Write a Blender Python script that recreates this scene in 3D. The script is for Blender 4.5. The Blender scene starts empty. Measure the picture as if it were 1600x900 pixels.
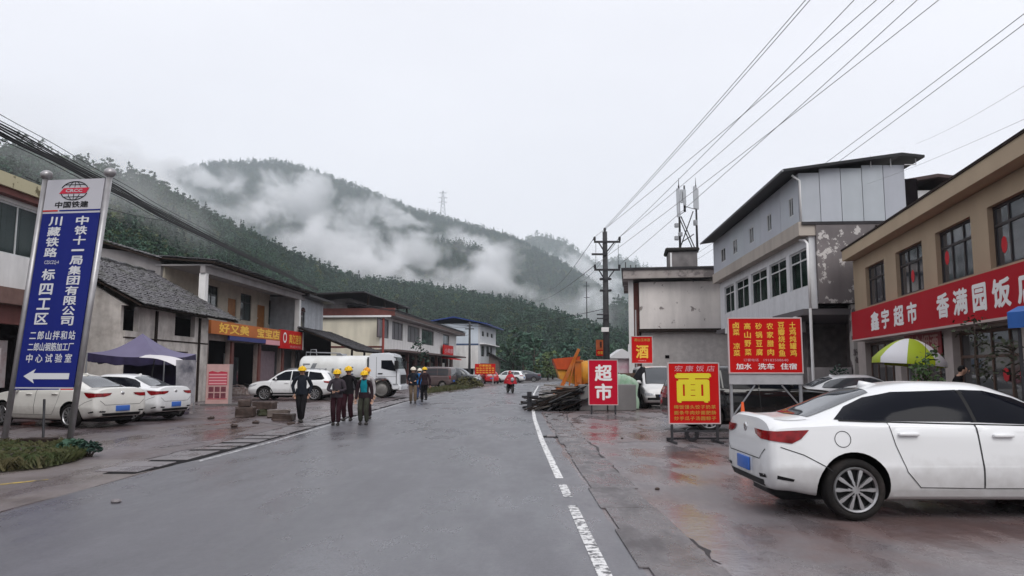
import bpy, bmesh, math, random
import numpy as np
from mathutils import Vector, Matrix
from mathutils.bvhtree import BVHTree
from mathutils.geometry import delaunay_2d_cdt

random.seed(7)
rng = np.random.default_rng(7)
sc = bpy.context.scene
C = sc.collection
R = math.radians

# ---------------------------------------------------------------- camera, sky, sun, exposure
F_PX, CAM_H, HORIZON = 1155.0, 1.62, 577.0
PITCH = math.atan((HORIZON - 450.0) / F_PX)
cam_d = bpy.data.cameras.new('camera')
cam = bpy.data.objects.new('camera', cam_d)
C.objects.link(cam)
cam.location = (0, 0, CAM_H)
cam.rotation_euler = (math.pi / 2 + PITCH, 0, 0)
cam_d.sensor_width = 36.0
cam_d.lens = 36.0 * F_PX / 1600.0
cam_d.clip_start = 0.05
cam_d.clip_end = 6000
sc.camera = cam

world = bpy.data.worlds.new('World')
sc.world = world
world.use_nodes = True
nt = world.node_tree
nt.nodes.clear()
w_out = nt.nodes.new('ShaderNodeOutputWorld')
w_bg = nt.nodes.new('ShaderNodeBackground')
w_sky = nt.nodes.new('ShaderNodeTexSky')
w_sky.sky_type = 'NISHITA'
w_sky.sun_disc = False
w_sky.sun_elevation = R(46)
w_sky.sun_rotation = R(160)
w_tc = nt.nodes.new('ShaderNodeTexCoord')
w_map = nt.nodes.new('ShaderNodeMapping')
w_map.inputs['Scale'].default_value = (1, 1, 2.6)
w_no = nt.nodes.new('ShaderNodeTexNoise')
w_no.inputs['Scale'].default_value = 1.7
w_no.inputs['Detail'].default_value = 4
w_no.inputs['Roughness'].default_value = 0.5
w_ramp = nt.nodes.new('ShaderNodeValToRGB')
w_ramp.color_ramp.elements[0].position = 0.25
w_ramp.color_ramp.elements[0].color = (0.85, 0.852, 0.91, 1)
w_ramp.color_ramp.elements[1].position = 0.75
w_ramp.color_ramp.elements[1].color = (0.955, 0.958, 1.012, 1)
w_mul = nt.nodes.new('ShaderNodeMix')
w_mul.data_type = 'RGBA'
w_mul.blend_type = 'MULTIPLY'
w_mul.inputs[0].default_value = 1.0
w_mul.inputs[7].default_value = (9.35, 9.35, 9.35, 1)
w_mix = nt.nodes.new('ShaderNodeMix')       # overcast: the cloud deck hides nearly all of the blue
w_mix.data_type = 'RGBA'
w_mix.inputs[0].default_value = 0.95
w_bg.inputs['Strength'].default_value = 0.1
L = nt.links.new
L(w_tc.outputs['Generated'], w_map.inputs[0])
L(w_map.outputs[0], w_no.inputs['Vector'])
L(w_no.outputs[0], w_ramp.inputs[0])
L(w_ramp.outputs[0], w_mul.inputs[6])
L(w_sky.outputs[0], w_mix.inputs[6])
L(w_mul.outputs[2], w_mix.inputs[7])
L(w_mix.outputs[2], w_bg.inputs[0])
L(w_bg.outputs[0], w_out.inputs[0])

sun_d = bpy.data.lights.new('sun', 'SUN')
sun_d.energy = 1.4
sun_d.angle = R(38)
sun_d.color = (1, 0.97, 0.93)
sun = bpy.data.objects.new('sun', sun_d)
C.objects.link(sun)
sun.rotation_euler = (R(90 - 46), 0, R(20))
sc.view_settings.view_transform = 'Standard'
sc.view_settings.look = 'None'
sc.view_settings.exposure = 0.29
sc.view_settings.gamma = 1.0
sc.cycles.use_denoising = True
sc.cycles.max_bounces = 8
sc.cycles.diffuse_bounces = 3
sc.cycles.glossy_bounces = 3
sc.cycles.transparent_max_bounces = 12
sc.cycles.volume_bounces = 3
sc.cycles.volume_step_rate = 1.5
sc.cycles.volume_max_steps = 96
sc.cycles.caustics_reflective = False
sc.cycles.caustics_refractive = False

# ---------------------------------------------------------------- measuring helpers
CP, SP = math.cos(PITCH), math.sin(PITCH)
def ray(u, v):
    xc, yc = (u - 800) / F_PX, -(v - 450) / F_PX
    return Vector((xc, CP - yc * SP, SP + yc * CP))
def P(u, v, Y):
    d = ray(u, v)
    return Vector((0, 0, CAM_H)) + d * (Y / d.y)
def G(u, v, z=0.0):
    d = ray(u, v)
    return Vector((0, 0, CAM_H)) + d * ((z - CAM_H) / d.z)
def ZV(v, Y):
    return P(800, v, Y).z
class Facade:
    """a vertical wall plane through o along angle a (radians, local x)"""
    def __init__(s, o, a):
        s.o = Vector((o[0], o[1], 0)); s.a = a
        s.d = Vector((math.cos(a), math.sin(a), 0)); s.n = Vector((-s.d.y, s.d.x, 0))
    def hit(s, u, v, off=0.0):
        d = ray(u, v); c = Vector((0, 0, CAM_H)); o = s.o + s.n * off
        t = (o - c).dot(s.n) / d.dot(s.n)
        p = c + d * t
        return (p - s.o).dot(s.d), p.z

# ---------------------------------------------------------------- materials
MATS = {}
def M(name, col=(.5, .5, .5), rough=.6, metal=0.0, var=0.0, vscale=3.0, col2=None, streak=0.0, bump=0.0, bscale=25.0,
      coat=0.0, edge=None, spec=0.22, emit=None, rvar=0.0, dirt=None, dirt_amt=.5, dirt_scale=2.0, dirt_lo=.45, dirt_hi=.7, objrand=0.0):
    if name in MATS: return MATS[name]
    m = bpy.data.materials.new(name); MATS[name] = m
    m.use_nodes = True
    t = m.node_tree; b = t.nodes['Principled BSDF']
    c = tuple(col) + (1,)
    b.inputs['Base Color'].default_value = c
    b.inputs['Roughness'].default_value = rough
    b.inputs['Metallic'].default_value = metal
    b.inputs['Specular IOR Level'].default_value = spec
    if coat:
        b.inputs['Coat Weight'].default_value = coat
        b.inputs['Coat Roughness'].default_value = .06
    tc = None
    def coords():
        nonlocal tc
        if tc is None: tc = t.nodes.new('ShaderNodeTexCoord')
        return tc.outputs['Object']
    def noise(scale, detail=5, vec=None, rgh=.55):
        n = t.nodes.new('ShaderNodeTexNoise')
        n.inputs['Scale'].default_value = scale; n.inputs['Detail'].default_value = detail; n.inputs['Roughness'].default_value = rgh
        t.links.new(vec if vec is not None else coords(), n.inputs['Vector'])
        return n.outputs[0]
    def ramp(fac, lo, hi, c0=(0, 0, 0, 1), c1=(1, 1, 1, 1)):
        r = t.nodes.new('ShaderNodeValToRGB')
        r.color_ramp.elements[0].position = lo; r.color_ramp.elements[0].color = c0
        r.color_ramp.elements[1].position = hi; r.color_ramp.elements[1].color = c1
        t.links.new(fac, r.inputs[0]); return r.outputs[0]
    def mix(fac, a, bb, mode='MIX'):
        x = t.nodes.new('ShaderNodeMix'); x.data_type = 'RGBA'; x.blend_type = mode
        for k, val in ((0, fac), (6, a), (7, bb)):
            if isinstance(val, (float, int)): x.inputs[k].default_value = val
            elif isinstance(val, tuple): x.inputs[k].default_value = val
            else: t.links.new(val, x.inputs[k])
        return x.outputs[2]
    cur = None
    if var or col2:
        k2 = tuple(col2) + (1,) if col2 else tuple(max(0, x * (1 - var)) for x in col) + (1,)
        cur = mix(ramp(noise(vscale), .35, .65), c, k2)
    if streak:
        mp = t.nodes.new('ShaderNodeMapping'); mp.inputs['Scale'].default_value = (.9, .9, .13)
        t.links.new(coords(), mp.inputs[0])
        cur = mix(ramp(noise(1.6, 5, mp.outputs[0]), .45, .8), cur if cur is not None else c,
                  tuple(x * (1 - streak) for x in col) + (1,))
    if dirt:
        f = ramp(noise(dirt_scale, 8, None, .65), dirt_lo, dirt_hi)
        mm = t.nodes.new('ShaderNodeMath'); mm.operation = 'MULTIPLY'; mm.inputs[1].default_value = dirt_amt
        t.links.new(f, mm.inputs[0])
        cur = mix(mm.outputs[0], cur if cur is not None else c, tuple(dirt) + (1,))
    if objrand:
        oi = t.nodes.new('ShaderNodeObjectInfo')
        hsv = t.nodes.new('ShaderNodeHueSaturation')
        mr = t.nodes.new('ShaderNodeMapRange'); mr.inputs[3].default_value = 1 - objrand; mr.inputs[4].default_value = 1 + objrand
        t.links.new(oi.outputs['Random'], mr.inputs[0]); t.links.new(mr.outputs[0], hsv.inputs['Value'])
        mh = t.nodes.new('ShaderNodeMapRange'); mh.inputs[3].default_value = .47; mh.inputs[4].default_value = .53
        ml = t.nodes.new('ShaderNodeMath'); ml.operation = 'FRACT'
        m2 = t.nodes.new('ShaderNodeMath'); m2.operation = 'MULTIPLY'; m2.inputs[1].default_value = 7.31
        t.links.new(oi.outputs['Random'], m2.inputs[0]); t.links.new(m2.outputs[0], ml.inputs[0]); t.links.new(ml.outputs[0], mh.inputs[0])
        t.links.new(mh.outputs[0], hsv.inputs['Hue'])
        if cur is None: hsv.inputs['Color'].default_value = c
        else: t.links.new(cur, hsv.inputs['Color'])
        cur = hsv.outputs[0]
    if cur is not None: t.links.new(cur, b.inputs['Base Color'])
    if rvar:
        r = t.nodes.new('ShaderNodeMapRange'); r.inputs[1].default_value = .3; r.inputs[2].default_value = .7
        r.inputs[3].default_value = max(.03, rough - rvar); r.inputs[4].default_value = min(1, rough + rvar)
        t.links.new(noise(vscale * .6, 4), r.inputs[0]); t.links.new(r.outputs[0], b.inputs['Roughness'])
    if bump:
        bp = t.nodes.new('ShaderNodeBump'); bp.inputs['Strength'].default_value = bump; bp.inputs['Distance'].default_value = .02
        t.links.new(noise(bscale, 6), bp.inputs['Height']); t.links.new(bp.outputs[0], b.inputs['Normal'])
    if emit:
        b.inputs['Emission Color'].default_value = tuple(emit) + (1,); b.inputs['Emission Strength'].default_value = 1
    return m

def glass_mat(name, tint=(.8, .85, .85), refl=.22):
    if name in MATS: return MATS[name]
    m = bpy.data.materials.new(name); MATS[name] = m
    m.use_nodes = True
    t = m.node_tree; t.nodes.clear()
    o = t.nodes.new('ShaderNodeOutputMaterial'); mx = t.nodes.new('ShaderNodeMixShader')
    tr = t.nodes.new('ShaderNodeBsdfTransparent'); gl = t.nodes.new('ShaderNodeBsdfGlossy')
    tr.inputs[0].default_value = tuple(tint) + (1,); gl.inputs['Roughness'].default_value = .04
    gl.inputs[0].default_value = (.9, .92, .95, 1)
    mx.inputs[0].default_value = refl
    t.links.new(tr.outputs[0], mx.inputs[1]); t.links.new(gl.outputs[0], mx.inputs[2]); t.links.new(mx.outputs[0], o.inputs[0])
    return m

def peel_mat(name, plaster, bare, scale=1.4, lo=.5, hi=.53):
    if name in MATS: return MATS[name]
    m = M(name, plaster, .85, dirt=bare, dirt_amt=1.0, dirt_scale=scale, dirt_lo=lo, dirt_hi=hi, var=.22, vscale=.8, streak=.35, bump=.3, bscale=8)
    return m

# ---------------------------------------------------------------- mesh builder
class MB:
    def __init__(s): s.v = []; s.f = []; s.mi = []; s.cur = 0
    def add(s, vs, fs):
        n = len(s.v); s.v += [tuple(x) for x in vs]; s.f += [tuple(i + n for i in f) for f in fs]; s.mi += [s.cur] * len(fs); return s
    def box(s, x0, x1, y0, y1, z0, z1):
        return s.add([(x0, y0, z0), (x1, y0, z0), (x1, y1, z0), (x0, y1, z0), (x0, y0, z1), (x1, y0, z1), (x1, y1, z1), (x0, y1, z1)],
                     [(3, 2, 1, 0), (4, 5, 6, 7), (0, 1, 5, 4), (1, 2, 6, 5), (2, 3, 7, 6), (3, 0, 4, 7)])
    def bbox(s, x0, x1, y0, y1, z0, z1, b=.02):
        """box with bevelled edges"""
        bm = bmesh.new()
        bmesh.ops.create_cube(bm, size=1)
        for q in bm.verts: q.co = Vector(((x0 + x1) / 2 + q.co.x * (x1 - x0), (y0 + y1) / 2 + q.co.y * (y1 - y0), (z0 + z1) / 2 + q.co.z * (z1 - z0)))
        bmesh.ops.bevel(bm, geom=bm.edges[:], offset=b, segments=2, affect='EDGES', profile=.5)
        bm.verts.index_update()
        s.add([q.co[:] for q in bm.verts], [[q.index for q in f.verts] for f in bm.faces]); bm.free(); return s
    def obox(s, c, size, mat):
        hx, hy, hz = size[0] / 2, size[1] / 2, size[2] / 2
        vs = [Vector(c) + mat @ Vector(p) for p in ((-hx, -hy, -hz), (hx, -hy, -hz), (hx, hy, -hz), (-hx, hy, -hz), (-hx, -hy, hz), (hx, -hy, hz), (hx, hy, hz), (-hx, hy, hz))]
        return s.add(vs, [(3, 2, 1, 0), (4, 5, 6, 7), (0, 1, 5, 4), (1, 2, 6, 5), (2, 3, 7, 6), (3, 0, 4, 7)])
    def prism(s, poly, ext):
        """poly: 3D points (planar); ext: extrusion vector"""
        n = len(poly); e = Vector(ext)
        vs = [Vector(p) for p in poly] + [Vector(p) + e for p in poly]
        fs = [tuple(range(n - 1, -1, -1)), tuple(range(n, 2 * n))] + [(i, (i + 1) % n, n + (i + 1) % n, n + i) for i in range(n)]
        return s.add(vs, fs)
    def quad(s, a, b, c, d): return s.add([a, b, c, d], [(0, 1, 2, 3)])
    def cyl(s, p0, p1, r0, r1=None, n=10, caps=True):
        r1 = r0 if r1 is None else r1
        p0, p1 = Vector(p0), Vector(p1); d = (p1 - p0).normalized()
        a = d.orthogonal().normalized(); b = d.cross(a)
        vs = []
        for p, r in ((p0, r0), (p1, r1)):
            for i in range(n):
                t = 2 * math.pi * i / n; vs.append(p + (a * math.cos(t) + b * math.sin(t)) * r)
        fs = [(i, (i + 1) % n, n + (i + 1) % n, n + i) for i in range(n)]
        if caps: fs += [tuple(range(n - 1, -1, -1)), tuple(range(n, 2 * n))]
        return s.add(vs, fs)
    def tube(s, pts, r, n=6):
        pts = [Vector(p) for p in pts]; rs = r if isinstance(r, (list, tuple)) else [r] * len(pts)
        vs = []; fs = []; a = None
        for k, p in enumerate(pts):
            d = (pts[min(k + 1, len(pts) - 1)] - pts[max(k - 1, 0)]).normalized()
            if a is None: a = d.orthogonal().normalized()
            a = (a - d * a.dot(d)).normalized(); b = d.cross(a)
            for i in range(n):
                t = 2 * math.pi * i / n; vs.append(p + (a * math.cos(t) + b * math.sin(t)) * rs[k])
        for k in range(len(pts) - 1):
            for i in range(n):
                j = (i + 1) % n; fs.append((k * n + i, k * n + j, (k + 1) * n + j, (k + 1) * n + i))
        fs += [tuple(range(n - 1, -1, -1)), tuple(range((len(pts) - 1) * n, len(pts) * n))]
        return s.add(vs, fs)
    def lathe(s, prof, c=(0, 0, 0), axis='z', n=20):
        """prof: (r, h) pairs"""
        vs = []; fs = []
        for r, h in prof:
            for i in range(n):
                t = 2 * math.pi * i / n; x, y = r * math.cos(t), r * math.sin(t)
                p = {'z': (x, y, h), 'y': (x, h, y), 'x': (h, x, y)}[axis]
                vs.append((c[0] + p[0], c[1] + p[1], c[2] + p[2]))
        for k in range(len(prof) - 1):
            for i in range(n):
                j = (i + 1) % n; fs.append((k * n + i, k * n + j, (k + 1) * n + j, (k + 1) * n + i))
        return s.add(vs, fs)
    def ball(s, c, r, nu=12, nv=8):
        rx, ry, rz = r if isinstance(r, (tuple, list)) else (r, r, r)
        vs = [(c[0], c[1], c[2] - rz)]; fs = []
        for j in range(1, nv):
            ph = -math.pi / 2 + math.pi * j / nv
            for i in range(nu):
                t = 2 * math.pi * i / nu
                vs.append((c[0] + rx * math.cos(ph) * math.cos(t), c[1] + ry * math.cos(ph) * math.sin(t), c[2] + rz * math.sin(ph)))
        vs.append((c[0], c[1], c[2] + rz)); top = len(vs) - 1
        for i in range(nu):
            j = (i + 1) % nu
            fs.append((0, 1 + j, 1 + i)); fs.append((top, top - nu + i, top - nu + j))
            for k in range(nv - 2): fs.append((1 + k * nu + i, 1 + k * nu + j, 1 + (k + 1) * nu + j, 1 + (k + 1) * nu + i))
        return s.add(vs, fs)
    def warp(s, fn): s.v = [tuple(fn(Vector(p))) for p in s.v]; return s
    def mesh(s, name, mat, smooth=False):
        me = bpy.data.meshes.new(name)
        me.from_pydata(s.v, [], s.f)
        for m in (mat if isinstance(mat, (list, tuple)) else [mat]): me.materials.append(m)
        if any(s.mi): me.polygons.foreach_set('material_index', s.mi)
        if smooth: me.shade_smooth() if hasattr(me, 'shade_smooth') else None
        bm = bmesh.new(); bm.from_mesh(me); bmesh.ops.recalc_face_normals(bm, faces=bm.faces); bm.to_mesh(me); bm.free()
        if smooth: 
            for p in me.polygons: p.use_smooth = True
        me.update()
        return me
    def build(s, name, mat, parent=None, smooth=False, loc=None, rotz=None):
        return obj(name, s.mesh(name, mat, smooth), parent, loc, rotz)

def obj(name, data, parent=None, loc=None, rotz=None):
    o = bpy.data.objects.new(name, data); C.objects.link(o)
    if parent is not None: o.parent = parent
    if loc is not None: o.location = loc
    if rotz is not None: o.rotation_euler.z = rotz
    return o
def tag(o, label=None, cat=None, group=None, kind=None):
    if label: o['label'] = label
    if cat: o['category'] = cat
    if group: o['group'] = group
    if kind: o['kind'] = kind
    return o
def thing(name, label, cat, loc=(0, 0, 0), rotz=0.0, group=None):
    o = obj(name, None, None, loc, rotz); o.empty_display_size = .3
    return tag(o, label, cat, group)
KIDS = {}
def copy_tree(o, parent=None):
    c = o.copy(); C.objects.link(c)
    if parent is not None: c.parent = parent; c.matrix_parent_inverse = o.matrix_parent_inverse.copy()
    for ch in [x for x in bpy.data.objects if x.parent == o]: copy_tree(ch, c)
    return c
def evaluated(o):
    dg = bpy.context.evaluated_depsgraph_get(); dg.update()
    return bpy.data.meshes.new_from_object(o.evaluated_get(dg), depsgraph=dg)
def smooth_angle(me, ang=35):
    for p in me.polygons: p.use_smooth = True
    try: me.set_sharp_from_angle(angle=R(ang))
    except Exception: pass

# ---------------------------------------------------------------- lettering
TXT = {}
def text_geo(s, bold=0.0, spacing=1.0, line=1.0):
    k = (s, bold, spacing, line)
    if k in TXT: return TXT[k]
    cu = bpy.data.curves.new('lettering', 'FONT')
    cu.body = s; cu.resolution_u = 2; cu.offset = 0.0; cu.space_character = spacing; cu.space_line = line
    cu.align_x = 'CENTER'
    o = bpy.data.objects.new('lettering', cu); C.objects.link(o)
    me = evaluated(o)
    bpy.data.objects.remove(o); bpy.data.curves.remove(cu)
    n = len(me.vertices); co = np.zeros(n * 3); me.vertices.foreach_get('co', co); co = co.reshape(-1, 3)
    fs = [tuple(p.vertices) for p in me.polygons]
    bpy.data.meshes.remove(me)
    if bold:      # heavier strokes: the outline laid again a little to each side, every layer its own fraction of a millimetre deep
        b = bold * 1.05; cs = [co]; ff = list(fs)
        for q, (dx, dy) in enumerate(((b, 0), (-b, 0), (0, b), (0, -b), (b * .7, b * .7), (-b * .7, -b * .7))):
            c2 = co.copy(); c2[:, 0] += dx; c2[:, 1] += dy; c2[:, 2] = (q + 1) * .0007; cs.append(c2); ff += [tuple(i + n * (q + 1) for i in f) for f in fs]
        co = np.concatenate(cs); fs = ff
    TXT[k] = (co, fs); return TXT[k]
def letter(s, x0, x1, z0, z1, y, mat, parent, bold=.02, name='lettering', warp=None, spacing=1.0, line=1.0, vertical=False, slant=0.0):
    """lettering fitted into the rectangle x0..x1, z0..z1 of the local xz plane, facing -y"""
    if vertical: s = '\n'.join(s)
    co, fs = text_geo(s, bold, spacing, line)
    if not len(co): return None
    lo, hi = co.min(0), co.max(0)
    mb = MB(); vs = []
    for p in co:
        a = (p[0] - lo[0]) / max(1e-6, hi[0] - lo[0]); b = (p[1] - lo[1]) / max(1e-6, hi[1] - lo[1])
        q = Vector((x0 + a * (x1 - x0) + slant * b * (z1 - z0), y - p[2], z0 + b * (z1 - z0)))
        vs.append(warp(q) if warp else q)
    mb.add(vs, fs)
    me = bpy.data.meshes.new(name); me.from_pydata([tuple(q) for q in mb.v], [], mb.f); me.materials.append(mat)
    return obj(name, me, parent)
def column(s, x0, x1, z0, z1, y, mat, parent, gap=.12, bold=.02, warp=None, name='lettering'):
    """characters one below another, each fitted in its own cell; one mesh"""
    n = len(s); h = (z1 - z0) / n; mb = MB()
    for i, ch in enumerate(s):
        if ch == ' ': continue
        co, fs = text_geo(ch, bold); lo, hi = co.min(0), co.max(0)
        w_, h_ = (x1 - x0), h * (1 - gap); zb = z1 - (i + 1) * h + h * gap / 2
        ar = (hi[0] - lo[0]) / max(.05, hi[1] - lo[1])
        hh = h_ if ar < 2.5 else h_ * .22; zz = zb + (h_ - hh) / 2
        ww = w_ if ar > .4 else w_ * .4
        vs = []
        for p in co:
            q = Vector(((x0 + x1) / 2 - ww / 2 + (p[0] - lo[0]) / (hi[0] - lo[0]) * ww, y - p[2], zz + (p[1] - lo[1]) / (hi[1] - lo[1]) * hh))
            vs.append(warp(q) if warp else q)
        mb.add(vs, fs)
    me = bpy.data.meshes.new(name); me.from_pydata([tuple(q) for q in mb.v], [], mb.f); me.materials.append(mat)
    return obj(name, me, parent)
# ---------------------------------------------------------------- ground, road, yards
def lerp(a, b, t): return a + (b - a) * t
def interp(x, pts):
    return float(np.interp(x, [p[0] for p in pts], [p[1] for p in pts]))
def sheet(name, left, right, z, mat, n=120, kind='structure'):
    """ground sheet between two polylines given as (X, Y) points"""
    def res(pl):
        pl = np.array(pl, float); d = np.r_[0, np.cumsum(np.hypot(*np.diff(pl, axis=0).T))]
        t = np.linspace(0, d[-1], n); return np.c_[np.interp(t, d, pl[:, 0]), np.interp(t, d, pl[:, 1])]
    a, b = res(left), res(right); mb = MB(); vs = []; fs = []; k = 8
    for i in range(n):
        for j in range(k + 1):
            t = j / k; vs.append((lerp(a[i, 0], b[i, 0], t), lerp(a[i, 1], b[i, 1], t), z))
    for i in range(n - 1):
        for j in range(k): q = i * (k + 1) + j; fs.append((q, q + 1, q + k + 2, q + k + 1))
    mb.add(vs, fs); o = mb.build(name, mat); o['kind'] = kind; return o

def ground_mat(name, col, col2, rlo, rhi, scale, fine=90.0, bump=.25, stain=None, stain_scale=.35, tracks=False, fleck=.0):
    m = bpy.data.materials.new(name); MATS[name] = m; m.use_nodes = True
    t = m.node_tree; b = t.nodes['Principled BSDF']; lk = t.links.new
    tc = t.nodes.new('ShaderNodeTexCoord').outputs['Object']
    def noise(s, d=6, r=.6, vec=tc):
        n = t.nodes.new('ShaderNodeTexNoise'); n.inputs['Scale'].default_value = s; n.inputs['Detail'].default_value = d; n.inputs['Roughness'].default_value = r
        lk(vec, n.inputs['Vector']); return n.outputs[0]
    def rng_(f, lo, hi, a, bb):
        r = t.nodes.new('ShaderNodeMapRange'); r.interpolation_type = 'SMOOTHSTEP'
        for i, q in zip((1, 2, 3, 4), (lo, hi, a, bb)): r.inputs[i].default_value = q
        lk(f, r.inputs[0]); return r.outputs[0]
    def mix(f, a, c, mode='MIX'):
        x = t.nodes.new('ShaderNodeMix'); x.data_type = 'RGBA'; x.blend_type = mode
        for k, q in ((0, f), (6, a), (7, c)):
            if isinstance(q, (tuple, float, int)): x.inputs[k].default_value = q
            else: lk(q, x.inputs[k])
        return x.outputs[2]
    mp = t.nodes.new('ShaderNodeMapping'); mp.inputs['Scale'].default_value = (1, .35, 1); lk(tc, mp.inputs[0])
    big = noise(scale, 6, .6, mp.outputs[0]); fin = noise(fine, 3, .7)
    c = mix(rng_(big, .3, .7, 0, 1), tuple(col) + (1,), tuple(col2) + (1,))
    c = mix(rng_(fin, .35, .65, 0, .5), c, tuple(x * .55 for x in col) + (1,))
    if stain:
        c = mix(rng_(noise(stain_scale, 7, .65), .43, .6, 0, .85), c, tuple(stain) + (1,))
    if fleck:
        c = mix(rng_(noise(230, 2, .5), .62, .68, 0, fleck), c, (.45, .45, .45, 1))
    if tracks:
        m3 = t.nodes.new('ShaderNodeMapping'); m3.inputs['Scale'].default_value = (1.1, .03, 1); lk(tc, m3.inputs[0])
        c = mix(rng_(noise(1.0, 4, .6, m3.outputs[0]), .4, .65, 0, .45), c, tuple(x * .68 for x in col) + (1,))
        m4 = t.nodes.new('ShaderNodeMapping'); m4.inputs['Scale'].default_value = (.5, .22, 1); lk(tc, m4.inputs[0])
        c = mix(rng_(noise(2.3, 8, .7, m4.outputs[0]), .50, .66, 0, .2), c, tuple(x * 1.3 for x in col) + (1,))
    lk(c, b.inputs['Base Color'])
    lk(rng_(noise(scale * 1.9, 7, .62, mp.outputs[0]), .36, .62, rlo, rhi), b.inputs['Roughness'])
    add = t.nodes.new('ShaderNodeMath'); add.operation = 'MULTIPLY_ADD'; add.inputs[1].default_value = .35
    lk(fin, add.inputs[0]); lk(noise(scale * 9, 5, .6), add.inputs[2])
    bp = t.nodes.new('ShaderNodeBump'); bp.inputs['Strength'].default_value = bump; bp.inputs['Distance'].default_value = .012
    lk(add.outputs[0], bp.inputs['Height']); lk(bp.outputs[0], b.inputs['Normal'])
    return m
m_ground = ground_mat('earth', (.10, .088, .085), (.06, .05, .05), .35, .8, .5)
m_road = ground_mat('wet_asphalt', (.128, .125, .141), (.102, .099, .113), .23, .46, .35, fine=42, bump=.4, fleck=.3, tracks=True)
m_yard = ground_mat('wet_yard', (.155, .13, .14), (.088, .07, .078), .14, .5, .45, bump=.35, stain=(.075, .05, .045), stain_scale=.3)
m_apron = ground_mat('wet_concrete', (.215, .195, .205), (.12, .106, .114), .035, .5, .7, bump=.45, fine=38, stain=(.125, .078, .072), stain_scale=.30)
m_gutter = ground_mat('gutter_concrete', (.17, .155, .162), (.095, .085, .09), .12, .55, 1.6, bump=.6, stain=(.06, .052, .055), stain_scale=.8)
m_verge = ground_mat('verge_concrete', (.21, .18, .175), (.13, .11, .108), .2, .55, .6, bump=.35, stain=(.09, .07, .06))
m_cover = ground_mat('drain_concrete', (.20, .182, .19), (.12, .106, .112), .18, .5, 1.2, bump=.3)
m_white_line = M('worn_white_paint', (.72, .72, .72), .5, dirt=(.09, .09, .095), dirt_amt=1, dirt_scale=14, dirt_lo=.50, dirt_hi=.62)
m_yellow_line = M('worn_yellow_paint', (.5, .36, .08), .5, dirt=(.1, .085, .08), dirt_amt=1, dirt_scale=3, dirt_lo=.42, dirt_hi=.55)
m_black = M('black_gap', (.010, .009, .010), .7, spec=.05)

mb = MB(); mb.add([(-900, -60, 0), (900, -60, 0), (900, 1600, 0), (-900, 1600, 0)], [(0, 1, 2, 3)])
tag(mb.build('ground', m_ground), kind='structure')
LEFT = [(-5.75, -12), (-5.75, 5), (-5.78, 9), (-5.72, 12), (-5.5, 17), (-5.45, 23), (-5.35, 36), (-4.6, 48), (-2.5, 68), (2.3, 89), (10, 108), (26, 124), (60, 134)]
RIGHT = [(1.05, -12), (1.05, 6), (1.02, 12), (1.0, 17), (1.05, 24), (1.2, 32), (1.75, 49), (2.9, 73), (6.6, 88), (14.5, 101), (30, 114), (60, 121)]
def jag(pl, amp, sd, n=150):
    r = np.random.default_rng(sd); pl = np.array(pl, float); d = np.r_[0, np.cumsum(np.hypot(*np.diff(pl, axis=0).T))]
    t = np.linspace(0, d[-1], n); x = np.interp(t, d, pl[:, 0]); y = np.interp(t, d, pl[:, 1])
    k = r.normal(0, 1, n); k = np.convolve(k, [.25, .5, .25], 'same'); return [(a + q * amp, bb) for a, bb, q in zip(x, y, k)]
sheet('left_yard', [(-40, -12), (-40, 112)], [(-5.4, -12), (-5.4, 40), (-3, 66), (0, 112)], .004, m_yard, 60)
sheet('right_apron', [(.6, -12), (.6, 40), (1.6, 60), (3, 80)], [(40, -12), (40, 80)], .004, m_apron, 60)
sheet('road', jag(LEFT, .035, 1, 420), jag(RIGHT, .035, 2, 420), .010, m_road, 420)
sheet('left_verge', [(-9.5, -6), (-9.5, 11.6), (-9.0, 13.5)], jag([(-5.75, -6), (-5.8, 9), (-5.75, 11.5), (-5.95, 13.6)], .05, 4, 60), .008, m_verge, 60)

def ribbon(name, pts, w, z, mat, kind='structure', parent=None):
    mb = MB(); vs = []
    pts = [Vector((p[0], p[1], 0)) for p in pts]
    for i, p in enumerate(pts):
        d = (pts[min(i + 1, len(pts) - 1)] - pts[max(i - 1, 0)]).normalized(); n = Vector((-d.y, d.x, 0))
        ww = w[i] if isinstance(w, list) else w
        vs += [(p + n * ww / 2) + Vector((0, 0, z)), (p - n * ww / 2) + Vector((0, 0, z))]
    mb.add(vs, [(2 * i, 2 * i + 1, 2 * i + 3, 2 * i + 2) for i in range(len(pts) - 1)])
    o = mb.build(name, mat, parent)
    if kind: o['kind'] = kind
    return o
def along(pl, y0, y1, dx=0.0, n=60):
    pl = np.array(pl, float); ys = np.linspace(y0, y1, n); return [(float(np.interp(y, pl[:, 1], pl[:, 0])) + dx, float(y)) for y in ys]
mark = tag(thing('road_marking', None, None), kind='structure')
m_worn = M('very_worn_paint', (.66, .66, .66), .5, dirt=(.10, .098, .105), dirt_amt=1, dirt_scale=15, dirt_lo=.46, dirt_hi=.58)
for y0, y1, mm in ((11.2, 80, m_white_line), (9.6, 10.6, m_worn), (4.2, 9.0, m_worn)): ribbon('edge_line', along(RIGHT, y0, y1, -.32), .115, .014, mm, None, mark)
ribbon('edge_line', along(LEFT, 13.2, 52, .16), .11, .014, M('faded_white_paint', (.42, .42, .43), .5, dirt=(.12, .118, .125), dirt_amt=1, dirt_scale=9, dirt_lo=.46, dirt_hi=.6), None, mark)
ribbon('parking_line', [G(0, 757, .012)[:2], G(75, 749, .012)[:2]], .10, .0125, m_yellow_line, None, mark)

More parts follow.
